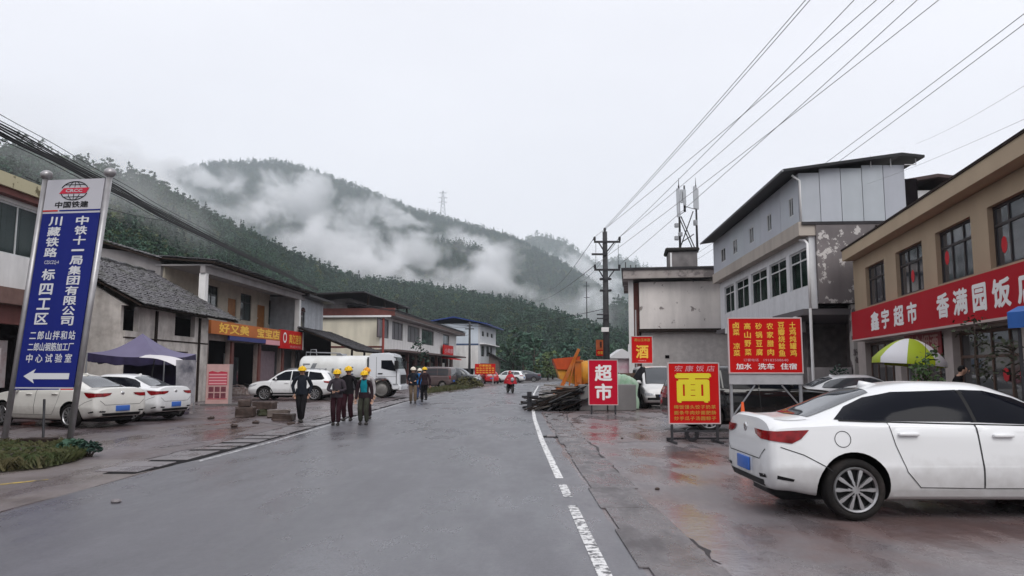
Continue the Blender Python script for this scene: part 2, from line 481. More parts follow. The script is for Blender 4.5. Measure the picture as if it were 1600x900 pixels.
# drain covers along both road edges (each slab its own piece)
drain = tag(MB().prism([(-6.35, 11.7, .0045), (-5.85, 11.7, .0045), (-5.62, 13.5, .0045), (-5.45, 24, .0045), (-5.35, 43, .0045), (-6.25, 43, .0045), (-6.45, 14, .0045)], (0, 0, .0075)).build('roadside_drain', m_black), kind='structure')
y = 11.9; k = 0
while y < 42:
    ln = random.uniform(.40, .8); gap = random.choice((.05, .10, .16, .22, .30))
    dx = interp(y + .2, [(p[1], p[0]) for p in LEFT]) + 5.62
    q = MB(); q.bbox(-6.48 + random.uniform(-.08, .05) + dx, -5.74 + random.uniform(-.05, .04) + dx, y, y + ln, .006, .016 + random.uniform(0, .012), .006); sk = random.uniform(-.12, .12); q.warp(lambda p: Vector((p.x, p.y + (p.x + 6.1 - dx) * sk, p.z)))
    o = q.build('drain_cover', m_cover, drain); y += ln + gap; k += 1
drain2 = tag(MB().box(1.16, 1.66, 1, 27, .0045, .0085).build('gutter_bed', m_black), kind='structure')
y = 1.2
while y < 26.5:
    ln = random.uniform(.45, 1.7); gap = random.choice((.008, .012, .02, .05))
    dx = interp(y, [(0, 0), (12, -.05), (27, .1)])
    q = MB(); q.bbox(1.10 + random.uniform(-.06, .05) + dx, 1.72 + random.uniform(-.06, .04) + dx, y, y + ln, .005, .016 + random.uniform(0, .012), .006)
    q.build('gutter_slab', m_gutter, drain2); y += ln + gap

# cracks in the apron and the yard
def crack(px, w=.03, sd=0, sub=8):
    r = np.random.default_rng(sd); pts = []
    for a, b in zip(px[:-1], px[1:]):
        for k in range(sub):
            t = k / sub; g = G(lerp(a[0], b[0], t), lerp(a[1], b[1], t)); pts.append((g.x + r.normal(0, .028), g.y + r.normal(0, .03)))
    ws = [abs(r.normal(w, w * .5)) + .006 for _ in pts]
    return pts, ws
m_crack = M('crack_dark', (.035, .03, .032), .6)
apron_cracks = [[(880, 640), (893, 662), (900, 678), (930, 700), (955, 730), (1000, 780), (1060, 830), (1140, 890)],
                [(880, 682), (960, 678), (1045, 671), (1120, 668)], [(958, 660), (1010, 655), (1042, 648)], [(960, 692), (1030, 690)],
                [(925, 760), (965, 757)], [(955, 778), (1005, 787)], [(905, 720), (930, 722)], [(1060, 660), (1140, 690)], [(1000, 815), (1020, 822)]]
crk = tag(thing('pavement_cracks', None, None), kind='structure')
for i, px in enumerate(apron_cracks):
    pts, ws = crack(px, .03 if i == 0 else .022, i)
    ribbon('crack', pts, ws, .0075, m_crack, None, crk)
for i, px in enumerate([[(300, 672), (380, 668)], [(385, 655), (450, 668)], [(250, 700), (330, 690)], [(160, 730), (240, 716), (330, 694)], [(420, 648), (500, 645)], [(560, 648), (590, 652)]]):
    pts, ws = crack(px, .03, 40 + i); ribbon('crack', pts, ws, .0072, m_crack, None, crk)
# manhole gap in the apron
q = MB(); g = G(878, 683)
q.box(g.x - .45, g.x + .25, g.y - .25, g.y + .25, .0045, .012)
hole = tag(q.build('broken_drain_cover', m_black), 'broken drain cover lying open at the edge of the road apron', 'drain cover')
for dx in (-.28, .02): MB().bbox(g.x + dx - .09, g.x + dx + .12, g.y - .2, g.y + .2, .012, .05, .01).build('cover_bar', m_cover, hole)

# ---------------------------------------------------------------- vegetation
m_leaf = M('leaf_broad', (.046, .100, .062), .7, var=.25, vscale=.5, objrand=.30, spec=.25)
m_leaf2 = M('leaf_conifer', (.032, .068, .052), .65, var=.4, vscale=.8, objrand=.3, spec=.2)
m_leaf3 = M('leaf_bright', (.085, .13, .04), .6, var=.4, vscale=.6, objrand=.3, spec=.25)
m_bark = M('bark', (.07, .055, .045), .85, var=.4, vscale=6, bump=.5)
m_grass = M('grass_blade', (.05, .068, .025), .65, var=.5, vscale=1.2, col2=(.09, .08, .04), spec=.2)
def leaf_quads(centres, size, r, droop=.3):
    n = len(centres)
    nrm = r.normal(0, 1, (n, 3)); nrm[:, 2] = np.abs(nrm[:, 2]) + .35; nrm /= np.linalg.norm(nrm, axis=1)[:, None]
    t = np.cross(nrm, r.normal(0, 1, (n, 3))); t /= np.linalg.norm(t, axis=1)[:, None]; bt = np.cross(nrm, t)
    s = size * r.uniform(.6, 1.25, n)[:, None]
    a = centres - t * s * .5; b = centres + bt * s * .32 - nrm * s * .05; c = centres + t * s * .5 - nrm * s * droop * .4; d = centres - bt * s * .32 - nrm * s * .05
    return np.stack([a, b, c, d], 1).reshape(-1, 3), np.arange(4 * n).reshape(-1, 4)
def crown_broad(sd, h=7.0, w=2.6, clumps=26, per=15, size=.75, z0=1.6):
    r = np.random.default_rng(sd); cs = []
    for k in range(clumps):
        t = r.uniform(0, 1); z = z0 + (h - z0) * t
        rad = w * (math.sin(math.pi * min(1, .12 + t * .85)) ** .7) * math.sqrt(r.uniform(.1, 1))
        an = r.uniform(0, 2 * math.pi); c = np.array([rad * math.cos(an), rad * math.sin(an), z]); cr = r.uniform(.55, 1.05) * w * .36
        p = r.normal(0, 1, (per, 3)); p /= np.linalg.norm(p, axis=1)[:, None]; p *= cr * r.uniform(.5, 1, (per, 1)); p[:, 2] *= .7
        cs.append(c + p)
    return leaf_quads(np.concatenate(cs), size, r)
def crown_pine(sd, h=9.0, w=1.7, tiers=11, per=26, size=.7):
    r = np.random.default_rng(sd); cs = []
    for k in range(tiers):
        t = k / (tiers - 1); z = 1.2 + (h - 1.3) * t; rad = w * (1 - t) ** .8 + .12; n = int(per * (1 - .75 * t)) + 3
        an = r.uniform(0, 2 * math.pi, n); rr = rad * np.sqrt(r.uniform(.08, 1, n))
        cs.append(np.c_[rr * np.cos(an), rr * np.sin(an), z - rr * .35 + r.normal(0, .1, n)])
    return leaf_quads(np.concatenate(cs), size, r, .8)
def mesh_np(name, vs, fs, mat):
    me = bpy.data.meshes.new(name); me.from_pydata(vs.tolist(), [], fs.tolist()); me.materials.append(mat); return me
TRUNKS = {}
def tree(kind, label, group, loc, scale=1.0, rot=0.0, sd=1, crown=None, mat=None):
    o = thing(kind, label, 'tree', loc, rot, group)
    o.scale = (scale, scale, scale)
    me = crown
    obj('crown', me, o)
    mb = MB(); mb.tube([(0, 0, -.2), (.05, 0, 1.2), (-.05, .05, 2.6), (.05, 0, 4.4), (0, 0, 5.6)], [.2, .16, .12, .08, .03], 7)
    r = random.Random(sd)
    for k in range(6):
        a = r.uniform(0, 6.28); z = r.uniform(1.6, 4); L_ = r.uniform(.9, 1.7)
        mb.tube([(0, 0, z), (math.cos(a) * L_ * .5, math.sin(a) * L_ * .5, z + .5), (math.cos(a) * L_, math.sin(a) * L_, z + 1.2)], [.07, .05, .02], 5)
    mb.build('trunk', m_bark, o, smooth=True)
    return o
cm_b1 = mesh_np('broad_crown', *crown_broad(1), m_leaf)
cm_b2 = mesh_np('broad_crown_tall', *crown_broad(2, 8.2, 2.1, 24, 15, .8), m_leaf)
cm_b3 = mesh_np('round_crown', *crown_broad(3, 5.4, 2.5, 24, 16, .7, 1.0), m_leaf3)
cm_p = mesh_np('pine_crown', *crown_pine(4), m_leaf2)
TG = 'trees where the road bends'
t1 = tree('broadleaf_tree', 'dark green leafy tree behind the parked cars at the road bend', TG, (3.5, 118, 0), .95, 0, 1, cm_b1)
t2 = tree('broadleaf_tree', 'tall narrow dark tree beside the old brown roofed house', TG, (.2, 122, 0), 1.0, 1, 2, cm_b2)
t3 = tree('broadleaf_tree', 'pale green bushy tree just above the far end of the road', TG, (5.2, 108, 0), .72, 2, 3, cm_b3)
t4 = tree('pine_tree', 'pointed dark conifer behind the orange mixing machine', TG, (9.0, 112, 0), .85, 0, 4, cm_p)
tree('broadleaf_tree', 'rounded mid green tree to one side of the orange hopper', TG, (7.4, 100, 0), .75, 3.1, 5, cm_b1)
tree('broadleaf_tree', 'slim green tree behind the utility pole and small orange sign', TG, (12.5, 104, 0), .9, 4.2, 6, cm_b2)
tree('broadleaf_tree', 'broad dark tree rising over the black parked car', TG, (1.9, 128, 0), 1.15, 5, 7, cm_b1)
tree('broadleaf_tree', 'bright green low tree hanging over the road bend', TG, (6.6, 121, 0), .8, 6, 8, cm_b3)
CROWNS = [t1.children[0], t2.children[0], t3.children[0], t4.children[0]]

def hill(name, ridge, base, nu=70, nv=26, sub=0.0, amp=6.0, sd=0, power=1.15, mat=None):
    r = np.random.default_rng(sd)
    u0, u1 = ridge[0][0], ridge[-1][0]; us = np.linspace(u0, u1, nu); ts = np.r_[np.linspace(0, 1, nv), 1.08, 1.25]
    ph = r.uniform(0, 6.28, 8); fr = r.uniform(.6, 2.2, 8)
    vs = []
    for i, u in enumerate(us):
        v = np.interp(u, [p[0] for p in ridge], [p[1] for p in ridge]); Yr = np.interp(u, [p[0] for p in ridge], [p[2] for p in ridge]); Yb = interp(u, base)
        H = P(u, v, Yr).z - sub
        for t in ts:
            Y = lerp(Yb, Yr, t); X = (u - 800) / F_PX * lerp(Y, Yr, .0)
            if t <= 1: z = -1.5 + (H + 1.5) * t ** power
            else: z = H * (1 - (t - 1) * 1.2)
            w = math.sin(math.pi * min(1, t)) if t <= 1 else 0
            s = sum(math.sin(X * .03 * fr[k] * 40 / max(40, amp * 6) + Y * .025 * fr[(k + 3) % 8] * 40 / max(40, amp * 6) + ph[k]) for k in range(8)) / 3
            z += w * s * amp
            vs.append((X, Y, max(z, -1.6)))
    n = len(ts); fs = [(i * n + j, i * n + j + 1, (i + 1) * n + j + 1, (i + 1) * n + j) for i in range(nu - 1) for j in range(n - 1)]
    mb = MB(); mb.add(vs, fs); me = mb.mesh(name, mat, True)
    o = obj(name, me); o['kind'] = 'structure'; return o
m_slope = M('forest_floor', (.045, .068, .040), .9, var=.5, vscale=.06)
near_hill = hill('near_hill', [(-420, 140, 95), (-100, 210, 115), (0, 225, 125), (100, 248, 150), (220, 277, 185), (300, 322, 215), (400, 368, 240), (480, 403, 260), (560, 434, 280), (650, 443, 310), (700, 450, 310), (760, 460, 310), (830, 474, 300), (900, 500, 280), (960, 525, 260), (1050, 550, 230), (1250, 572, 220)],
                 [(-420, 34), (0, 56), (200, 78), (400, 112), (560, 145), (650, 165), (750, 165), (820, 142), (900, 138), (1250, 140)], 90, 26, 4.0, 2.2, 3, 1.0, m_slope)
spur = hill('forest_spur', [(500, 470, 470), (560, 420, 480), (620, 388, 480), (660, 375, 480), (700, 370, 475), (755, 384, 465), (790, 415, 455), (850, 465, 440), (900, 505, 430)],
            [(500, 400), (900, 360)], 46, 20, 5.0, 5, 5, .9, m_slope)
mountain = hill('mountain', [(60, 330, 900), (150, 296, 890), (200, 284, 880), (250, 262, 860), (330, 248, 850), (430, 247, 840), (500, 268, 820), (560, 290, 800), (640, 322, 780), (700, 338, 760), (800, 366, 720), (870, 402, 690), (920, 434, 670), (960, 462, 650), (1010, 500, 630), (1080, 560, 620)],
                [(60, 420), (500, 400), (1080, 360)], 110, 40, 6.0, 22, 8, .95, m_slope)
far1 = hill('far_mountain', [(740, 430, 1150), (800, 378, 1150), (840, 363, 1150), (880, 372, 1140), (920, 398, 1130), (960, 428, 1120), (1010, 465, 1100), (1060, 510, 1080)], [(740, 900), (1060, 900)], 40, 16, 5, 10, 9, 1, m_slope)
far2 = hill('distant_ridge', [(880, 460, 1000), (920, 420, 1000), (955, 402, 1000), (985, 400, 990), (1020, 420, 980), (1070, 450, 970), (1150, 500, 950), (1300, 560, 940)], [(880, 760), (1300, 740)], 40, 16, 5, 8, 10, 1, m_slope)
right_slope = hill('right_hillside', [(905, 560, 330), (930, 515, 345), (960, 478, 350), (990, 470, 355), (1030, 478, 350), (1100, 500, 330), (1300, 540, 300)], [(905, 260), (1300, 200)], 40, 16, 5, 3, 11, 1, m_slope)

# unseen hillside added behind the camera: darkens reflections and low sky light
for nm, pts in (('unseen_valley_side', [(-420, -20), (-300, -160), (-60, -230), (160, -220), (330, -120), (380, 40)]),):
    mb = MB(); vs = []; n = 60
    pl = np.array(pts, float); d = np.r_[0, np.cumsum(np.hypot(*np.diff(pl, axis=0).T))]; t = np.linspace(0, d[-1], n); X = np.interp(t, d, pl[:, 0]); Y = np.interp(t, d, pl[:, 1])
    for i in range(n):
        for j in range(9):
            f = j / 8; k = 1 + f * .75; vs.append((X[i] * k, Y[i] * k, -1.5 + (38 + 12 * math.sin(i * .5) + 6 * math.sin(i * 1.3)) * f ** .9))
    mb.add(vs, [(i * 9 + j, i * 9 + j + 1, (i + 1) * 9 + j + 1, (i + 1) * 9 + j) for i in range(n - 1) for j in range(8)]); o = mb.build(nm, m_slope, None, True); o['kind'] = 'structure'
def forest(name, src, density, smin, smax, sd, z=0.0):
    me = src.data.copy(); me.name = name
    o = obj(name, me); tag(o, kind='stuff'); o['category'] = 'forest'
    g = bpy.data.node_groups.new(name, 'GeometryNodeTree')
    g.interface.new_socket('Geometry', in_out='INPUT', socket_type='NodeSocketGeometry')
    g.interface.new_socket('Geometry', in_out='OUTPUT', socket_type='NodeSocketGeometry')
    N = g.nodes.new; K = g.links.new
    i_, o_ = N('NodeGroupInput'), N('NodeGroupOutput')
    d = N('GeometryNodeDistributePointsOnFaces'); d.inputs['Density'].default_value = density; d.inputs['Seed'].default_value = sd
    ip = N('GeometryNodeInstanceOnPoints'); jn = N('GeometryNodeJoinGeometry')
    for c in CROWNS + [CROWNS[0], CROWNS[1]]:
        oi = N('GeometryNodeObjectInfo'); oi.inputs['Object'].default_value = c; oi.inputs['As Instance'].default_value = True; oi.transform_space = 'ORIGINAL'
        K(oi.outputs['Geometry'], jn.inputs[0])
    rr = N('FunctionNodeRandomValue'); rr.data_type = 'FLOAT_VECTOR'; rr.inputs[0].default_value = (-.08, -.08, 0); rr.inputs[1].default_value = (.08, .08, 6.28)
    rs = N('FunctionNodeRandomValue'); rs.data_type = 'FLOAT'; rs.inputs[2].default_value = smin; rs.inputs[3].default_value = smax; rs.inputs['Seed'].default_value = 3
    ip.inputs['Pick Instance'].default_value = True
    K(i_.outputs[0], d.inputs[0]); K(d.outputs[0], ip.inputs['Points']); K(jn.outputs[0], ip.inputs['Instance'])
    K(rr.outputs[0], ip.inputs['Rotation']); K(rs.outputs[1], ip.inputs['Scale'])
    K(ip.outputs[0], o_.inputs[0])
    md = o.modifiers.new('scatter', 'NODES'); md.node_group = g
    return o
forest('hillside_forest', near_hill, .24, .42, .78, 1)
forest('spur_forest', spur, .11, .55, .95, 2)
forest('mountain_forest', mountain, .055, .6, 1.05, 3)
forest('far_forest', far1, .012, 1.0, 1.5, 4)
forest('distant_forest', far2, .012, 1.0, 1.5, 5)
forest('right_forest', right_slope, .06, .7, 1.2, 6)
# ---------------------------------------------------------------- buildings
def wall(mb, s0, s1, z0, z1, y0, y1, holes=()):
    """wall slab with rectangular openings (s0, s1, z0, z1)"""
    xs = sorted({s0, s1, *[min(max(h[i], s0), s1) for h in holes for i in (0, 1)]}); zs = sorted({z0, z1, *[min(max(h[i], z0), z1) for h in holes for i in (2, 3)]})
    for a, b in zip(xs[:-1], xs[1:]):
        run = None
        for c, d in list(zip(zs[:-1], zs[1:])) + [(None, None)]:
            solid = c is not None and not any(h[0] < (a + b) / 2 < h[1] and h[2] < (c + d) / 2 < h[3] for h in holes)
            if solid: run = [run[0], d] if run else [c, d]
            elif run: mb.box(a, b, y0, y1, run[0], run[1]); run = None
    return mb
m_unlit = M('unlit_black', (.010, .008, .009), .9, spec=.0)  # near-black colour stands in for shade inside rooms and openings
m_pane_dark = M('dark_window_glass', (.03, .033, .038), .06, spec=.6)
m_glass = glass_mat('clear_window_glass', (.5, .54, .54), .02)
m_frame_w = M('white_window_frame', (.62, .63, .63), .5, var=.2, vscale=4)
m_frame_d = M('dark_window_frame', (.035, .03, .03), .5)
m_curtain_g = M('green_curtain', (.15, .30, .21), .9, var=.3, vscale=2)
m_curtain_p = M('patterned_green_curtain', (.06, .12, .05), .9, col2=(.15, .18, .07), vscale=9)
m_curtain_w = M('grey_curtain', (.34, .33, .36), .9, var=.3)
def window(parent, s0, s1, z0, z1, y, fm=m_frame_w, pm=m_pane_dark, nx=2, fr=.05, transom=None, curtain=None, label=None):
    cols = [s0 + (s1 - s0) * i / nx for i in range(nx + 1)]; rows = [z0, z1] if not transom else [z0, z0 + (z1 - z0) * transom, z1]
    mb = MB()
    mb.box(s0, s1, y, y + .07, z0, z0 + fr); mb.box(s0, s1, y, y + .07, z1 - fr, z1)
    mb.box(s0, s0 + fr, y + .002, y + .068, z0 + fr, z1 - fr); mb.box(s1 - fr, s1, y + .002, y + .068, z0 + fr, z1 - fr)
    for c in cols[1:-1]: mb.box(c - fr * .45, c + fr * .45, y + .003, y + .066, z0 + fr, z1 - fr)
    for zz in rows[1:-1]: mb.box(s0 + fr, s1 - fr, y + .001, y + .064, zz - fr * .45, zz + fr * .45)
    w = mb.build('window', fm, parent)
    for a, b in zip(cols[:-1], cols[1:]):
        for c, d in zip(rows[:-1], rows[1:]):
            MB().box(a + .01, b - .01, y + .03, y + .036, c + .01, d - .01).build('pane', pm, w)
    if curtain:
        c = MB(); n = 40; vs = []
        for i in range(n + 1):
            x = lerp(s0 + .02, s1 - .02, i / n); yy = y + .2 + .035 * math.sin(i * 1.9 + math.sin(i * .7))
            vs += [(x, yy, z0), (x, yy, z1)]
        c.add(vs, [(2 * i, 2 * i + 2, 2 * i + 3, 2 * i + 1) for i in range(n)]); c.build('curtain', curtain, w)
    return w
def px_rect(f, u0, u1, vt0, vb0, vt1, vb1, off=0.0):
    a, za = f.hit(u0, vt0, off); _, zb = f.hit(u0, vb0, off); b, zc = f.hit(u1, vt1, off); _, zd = f.hit(u1, vb1, off)
    if a > b: a, b = b, a
    return a, b, (zb + zd) / 2, (za + zc) / 2
def building(name, label, f, cat='building', group='buildings along the road'):
    return thing(name, label, cat, f.o, f.a, group)

# roof tiles: rows of small curved tiles
def tiles(parent, s0, s1, ye, ze, yr, zr, mat, step=.23, row=.3, sag=.05, sd=1):
    r = np.random.default_rng(sd); L_ = math.hypot(yr - ye, zr - ze); n = int(L_ / row); vs = []; fs = []
    dy, dz = (yr - ye) / L_, (zr - ze) / L_; ny, nz = -dz, dy
    cols = int((s1 - s0) / step)
    for k in range(n + 1):
        for i in range(cols):
            s = s0 + i * step + r.normal(0, .012); t = k * row + r.normal(0, .02); lift = .03 + r.uniform(0, .035) - sag * math.sin(math.pi * i / cols) * 1.0
            q = len(vs); tl = row * 1.25
            for tt, ex in ((t - .06, .035), (min(L_, t + tl), 0)):
                for j in range(4):
                    a = j / 3; x = s + step * 1.04 * a; h = lift + ex + .05 * math.sin(math.pi * a)
                    vs.append((x, ye + dy * tt + ny * h, ze + dz * tt + nz * h))
            fs += [(q + j, q + j + 1, q + j + 5, q + j + 4) for j in range(3)] + [(q + 3, q + 2, q + 1, q)]
    mb = MB(); mb.add(vs, fs); o = mb.build('roof_tiles', mat, parent); o['kind'] = 'stuff'; return o
m_tile = M('old_grey_tile', (.035, .032, .036), .55, var=.5, vscale=6, col2=(.15, .145, .155), dirt=(.05, .055, .035), dirt_scale=.8, dirt_amt=.6)
m_tile_dark = M('dark_roof_sheet', (.035, .032, .036), .5, var=.4, vscale=1.5)
m_wood_dark = M('dark_timber', (.03, .02, .016), .8, spec=.1, var=.4, vscale=5, bump=.3)
m_plaster_w = M('white_plaster', (.74, .73, .72), .8, var=.12, vscale=1.2, streak=.3, bump=.12)
m_plaster_c = M('stained_cream_plaster', (.70, .65, .605), .85, var=.25, vscale=.9, streak=.45, dirt=(.16, .13, .11), dirt_scale=1.1, dirt_amt=.6, bump=.25)
m_plaster_g = M('grey_plaster', (.33, .31, .31), .85, var=.25, vscale=.8, streak=.4, bump=.2)
m_cream = M('cream_wall', (.76, .71, .58), .8, var=.1, vscale=.7, streak=.25, bump=.1)
m_redbrown = M('red_brown_paint', (.15, .05, .042), .6, var=.3, vscale=2)
m_cornice = M('carved_cream_cornice', (.46, .42, .28), .7, dirt=(.10, .08, .04), dirt_scale=2.6, dirt_lo=.56, dirt_hi=.6, dirt_amt=.9)
m_white_p = M('white_paint', (.74, .74, .74), .5, streak=.15)
m_concrete = M('weathered_concrete', (.22, .205, .205), .88, var=.4, vscale=1.1, streak=.5, bump=.4, bscale=10)

# --- white shop house on the near side of the yard
fA = Facade((-16.5, 9), R(90))
A = building('shop_house', 'white two storey shop house with carved cornice and green curtains behind the blue board', fA)
hol = [(s, s + 2.75, 5.37, 7.08) for s in (14.0, 10.6, 7.2)]
shop = [(2.5, 8.2, .0, 3.1), (8.6, 12.6, .0, 3.1), (13.0, 16.6, .0, 3.1), (17.0, 18.2, .0, 3.1)]
MBw = MB(); wall(MBw, 0, 18.4, 4.24, 7.22, 0, .24, hol); MBw.box(0, 18.4, .25, 11, 4.0, 7.2); MBw.build('upper_wall', m_plaster_w, A)
q = MB(); wall(q, 0, 18.4, 0, 3.72, .02, .26, shop); q.build('lower_wall', m_redbrown, A)
MB().box(0.1, 18.3, .9, 10.8, 0, 3.9).build('dark_backing', m_unlit, A)
MB().box(-.1, 18.4, -.35, .3, 3.72, 4.24).build('balcony_band', M('dark_red_band', (.17, .10, .085), .7, var=.2, streak=.3), A)
MB().box(-.1, 18.45, -.4, .6, 7.43, 7.86).build('cornice', m_cornice, A)
MB().box(-.1, 18.42, -.3, .5, 7.22, 7.43).build('cornice_band', m_redbrown, A)
MB().box(0, 18.4, .5, 11, 7.2, 7.7).build('roof', m_tile_dark, A)
for h in hol: window(A, h[0], h[1], h[2], h[3], .08, m_frame_w, m_glass, 2, .06, None, m_curtain_p)
for i, s in enumerate((13.2, 14.9)):
    o = MB().box(s + .1, s + 1.6, .86, .89, 1.0, 2.6).build('notice_sheet', M('faded_notice', (.5, .45, .45), .7, dirt=(.3, .1, .1), dirt_scale=4), A)
MB().box(13.2, 14.9, -.04, .015, 1.5, 2.3).build('wall_notice', MATS['faded_notice'], A)

# --- old low house with grey tiled roof
fB = Facade((-15.9, 30.4), R(90))
B = building('tiled_house', 'low old plastered house with grey tiled roof behind the purple tent', fB)
holes = [px_rect(fB, 198, 218, 476, 517, 477, 518), px_rect(fB, 166, 196, 472, 485, 473, 486), px_rect(fB, 275, 306, 478, 525, 480, 527), px_rect(fB, 268, 294, 549, 562, 549, 562)]
q = MB(); wall(q, 0, 8.3, 0, 4.25, 0, .22, holes); q.box(0, .22, .22, 8, 0, 4.25); q.box(8.1, 8.3, .22, 8, 0, 4.25)
for s in (0.0, 8.1): q.prism([(s, .0, 4.25), (s, 8.2, 4.25), (s, 4.1, 6.75)], (.2, 0, 0))
q.build('plaster_wall', m_plaster_c, B)
MB().box(.3, 8.0, .8, 7.8, 0, 4.2).build('dark_backing', m_unlit, B)
rf = MB().prism([(-.3, -.75, 4.17), (-.3, 4.1, 6.82), (-.3, 4.1, 6.9), (-.3, -.75, 4.25)], (10.8, 0, 0)).prism([(-.3, 9, 4.17), (-.3, 4.1, 6.82), (-.3, 4.1, 6.9), (-.3, 9, 4.25)], (10.8, 0, 0)).build('roof', m_wood_dark, B)
tiles(rf, -.35, 10.5, -.8, 4.25, 4.1, 6.9, m_tile, sd=3)
q = MB(); q.tube([(-.3 + i * .47, 4.1, 7.0 + .03 * math.sin(i * 2)) for i in range(24)], .1, 6); q.build('ridge', m_tile, rf)
q = MB()
for u in (243, 311): s, z = fB.hit(u, 520); q.box(s - .09, s + .09, -.06, .1, 0, 4.2)
for z in (2.9,): q.box(0, 8.3, -.03, .08, z, z + .06)
q.build('timber_post', m_wood_dark, B)

# --- two storey inn with recessed balcony and orange shop board
fC = Facade((-17.5, 41.2), math.atan2(1, .045))
Cb = building('balcony_house', 'two storey house with recessed balcony, orange doors and an orange shop board', fC)
LEN = 16.4
MB().box(0, LEN + .6, -.15, 9, 4.15, 4.42).build('balcony_floor', m_plaster_g, Cb)
q = MB(); q.box(0, .25, 2.3, 9, 4.42, 8.0); q.box(.0, .25, -.02, 2.3, 4.42, 5.2); q.box(0, .22, .02, 9, 0, 4.15); q.prism([(0.0, 2.4, 8.0), (0, 9, 8.0), (0, 6.5, 8.55)], (.25, 0, 0)); q.build('side_wall', m_plaster_g, Cb)
bw = M('balcony_back_wall', (.50, .45, .37), .85, var=.15, streak=.3)
hol = []; spec_ = []
for u0, u1, v0, v1, kind in ((322, 341, 459, 497, 'w'), (356, 369, 477, 512, 'd'), (376, 393, 472, 515, 'w'), (402, 414, 487, 520, 'd'), (420, 434, 482, 520, 'w'), (441, 452, 488, 520, 'w')):
    a, _ = fC.hit(u0, v0, 2.2); b, _ = fC.hit(u1, v0, 2.2); zt = {'w': 7.0, 'd': 6.45}[kind]; z0 = {'w': 5.1, 'd': 4.44}[kind]
    hol.append((a, b, z0, zt)); spec_.append(kind)
q = MB(); wall(q, .25, LEN, 4.42, 7.45, 2.2, 2.4, hol); q.build('balcony_wall', bw, Cb)
for h, kd in zip(hol, spec_):
    if kd == 'w': window(Cb, *h, 2.26, m_frame_d, M('green_dark_glass', (.035, .05, .048), .08, spec=.6), 2, .06, .68)
    else:
        d = MB().bbox(h[0], h[1], 2.25, 2.31, h[2], h[3], .01).build('door', M('orange_wood_door', (.33, .13, .03), .5, var=.3), Cb)
        MB().ball((h[0] + .15, 2.22, h[2] + 1), .035, 8, 6).build('handle', m_frame_w, d)
MB().box(-.05, LEN + 1, -.55, 2.6, 7.42, 7.5).build('balcony_ceiling', M('porch_soffit', (.36, .34, .34), .8), Cb)
q = MB(); q.box(-.1, LEN + .8, -.3, -.02, 7.0, 7.42); q.build('beam', m_plaster_g, Cb)
for i, s in enumerate((.0, 16.0)): MB().bbox(s, s + .38, -.3, .08, 4.42, 7.0, .015).build('column', m_plaster_w, Cb)
for s in (2, 6.5, 11, 14.5): MB().lathe([(0, 7.36), (.12, 7.38), (.14, 7.42)], (s, .9, 0), 'z', 10).build('ceiling_lamp', m_white_p, Cb)
rf = MB().prism([(-.3, -.9, 7.52), (-.3, 2.6, 7.8), (-.3, 2.6, 7.9), (-.3, -.9, 7.62)], (LEN + 2.2, 0, 0)).prism([(-.4, 2.2, 7.62), (-.4, 6.4, 8.95), (-.4, 6.4, 9.05), (-.4, 2.2, 7.75)], (LEN + 2, 0, 0)).prism([(-.4, 10, 7.7), (-.4, 6.4, 8.95), (-.4, 6.4, 9.05), (-.4, 10, 7.8)], (LEN + 2, 0, 0)).build('roof', m_wood_dark, Cb)
tiles(rf, -.4, LEN + 1.6, 2.2, 7.75, 6.4, 9.05, m_tile, .26, .34, .03, 4)
tiles(rf, -.3, LEN + 1.8, -.95, 7.62, 2.4, 7.9, m_tile_dark, .26, .34, .02, 5)
q = MB()
for k in range(9): q.box(1 + k * .3, 1.2 + k * .3, 2.0 + (k % 3) * .3, 2.5, 7.95, 8.06)
q.build('stacked_tiles', m_tile, rf)['kind'] = 'stuff'
# ground floor
shop = [(1.4, 4.2, 0, 3.3), (4.7, 8.6, 0, 3.3), (9.1, 13.0, 0, 3.3), (13.6, 16.1, 0, 3.3)]
q = MB(); wall(q, .0, LEN, 0, 4.14, .0, .25, shop); q.build('shop_front_wall', M('shop_pillar_paint', (.30, .24, .22), .8, var=.3, streak=.4), Cb)
MB().box(.3, LEN - .1, 3, 8.6, 0, 4.1).build('dark_backing', m_unlit, Cb)
q = MB().box(10.0, 12.8, .35, .42, 0, 2.9); q.build('roller_shutter', M('mauve_shutter', (.20, .15, .17), .6, var=.2), Cb)
for k in range(14): MB().box(10.02, 12.78, .335, .352, .1 + k * .2, .26 + k * .2).build('shutter_slat', MATS['mauve_shutter'], Cb)
for s in (4.45, 8.85, 13.3): MB().box(s - .16, s + .16, -.12, .0, 0, 3.3).build('red_post', m_redbrown, Cb)
for s in (5.6, 6.9): MB().box(s, s + .9, .9, .95, 0, 2.4).build('glass_door', m_pane_dark, Cb)
MB().box(5.0, 5.5, .6, .68, 0, 2.6).build('door_post', m_white_p, Cb)
m_orange = M('faded_orange_banner', (.52, .165, .05), .55, spec=.06, var=.25, vscale=.5); m_red = M('sign_red', (.50, .010, .010), .5, spec=.06, var=.08, vscale=1.2)
m_gold = M('sign_yellow', (.78, .47, .06), .5); m_lemon = M('sign_lemon', (.68, .58, .03), .5); m_white_s = M('sign_white', (.78, .76, .76), .5); m_pink = M('faded_pink', (.62, .30, .33), .6)
SB = thing('shop_sign', 'long orange shop board over the shop front below the balcony', 'sign', fC.o + Vector((.3, 0, 0)), fC.a)
MB().box(.6, 11.6, -.16, .0, 3.64, 4.40).build('board', m_orange, SB)
MB().box(11.62, 16.3, -.2, .0, 3.12, 4.46).build('board', m_red, SB)
MB().box(16.3, 16.6, -.2, .0, 3.1, 4.48).build('end_panel', m_white_s, SB)
MB().box(3.2, 9.0, -.14, .0, 3.36, 3.63).build('lower_strip', M('deep_blue_strip', (.03, .035, .16), .5), SB)
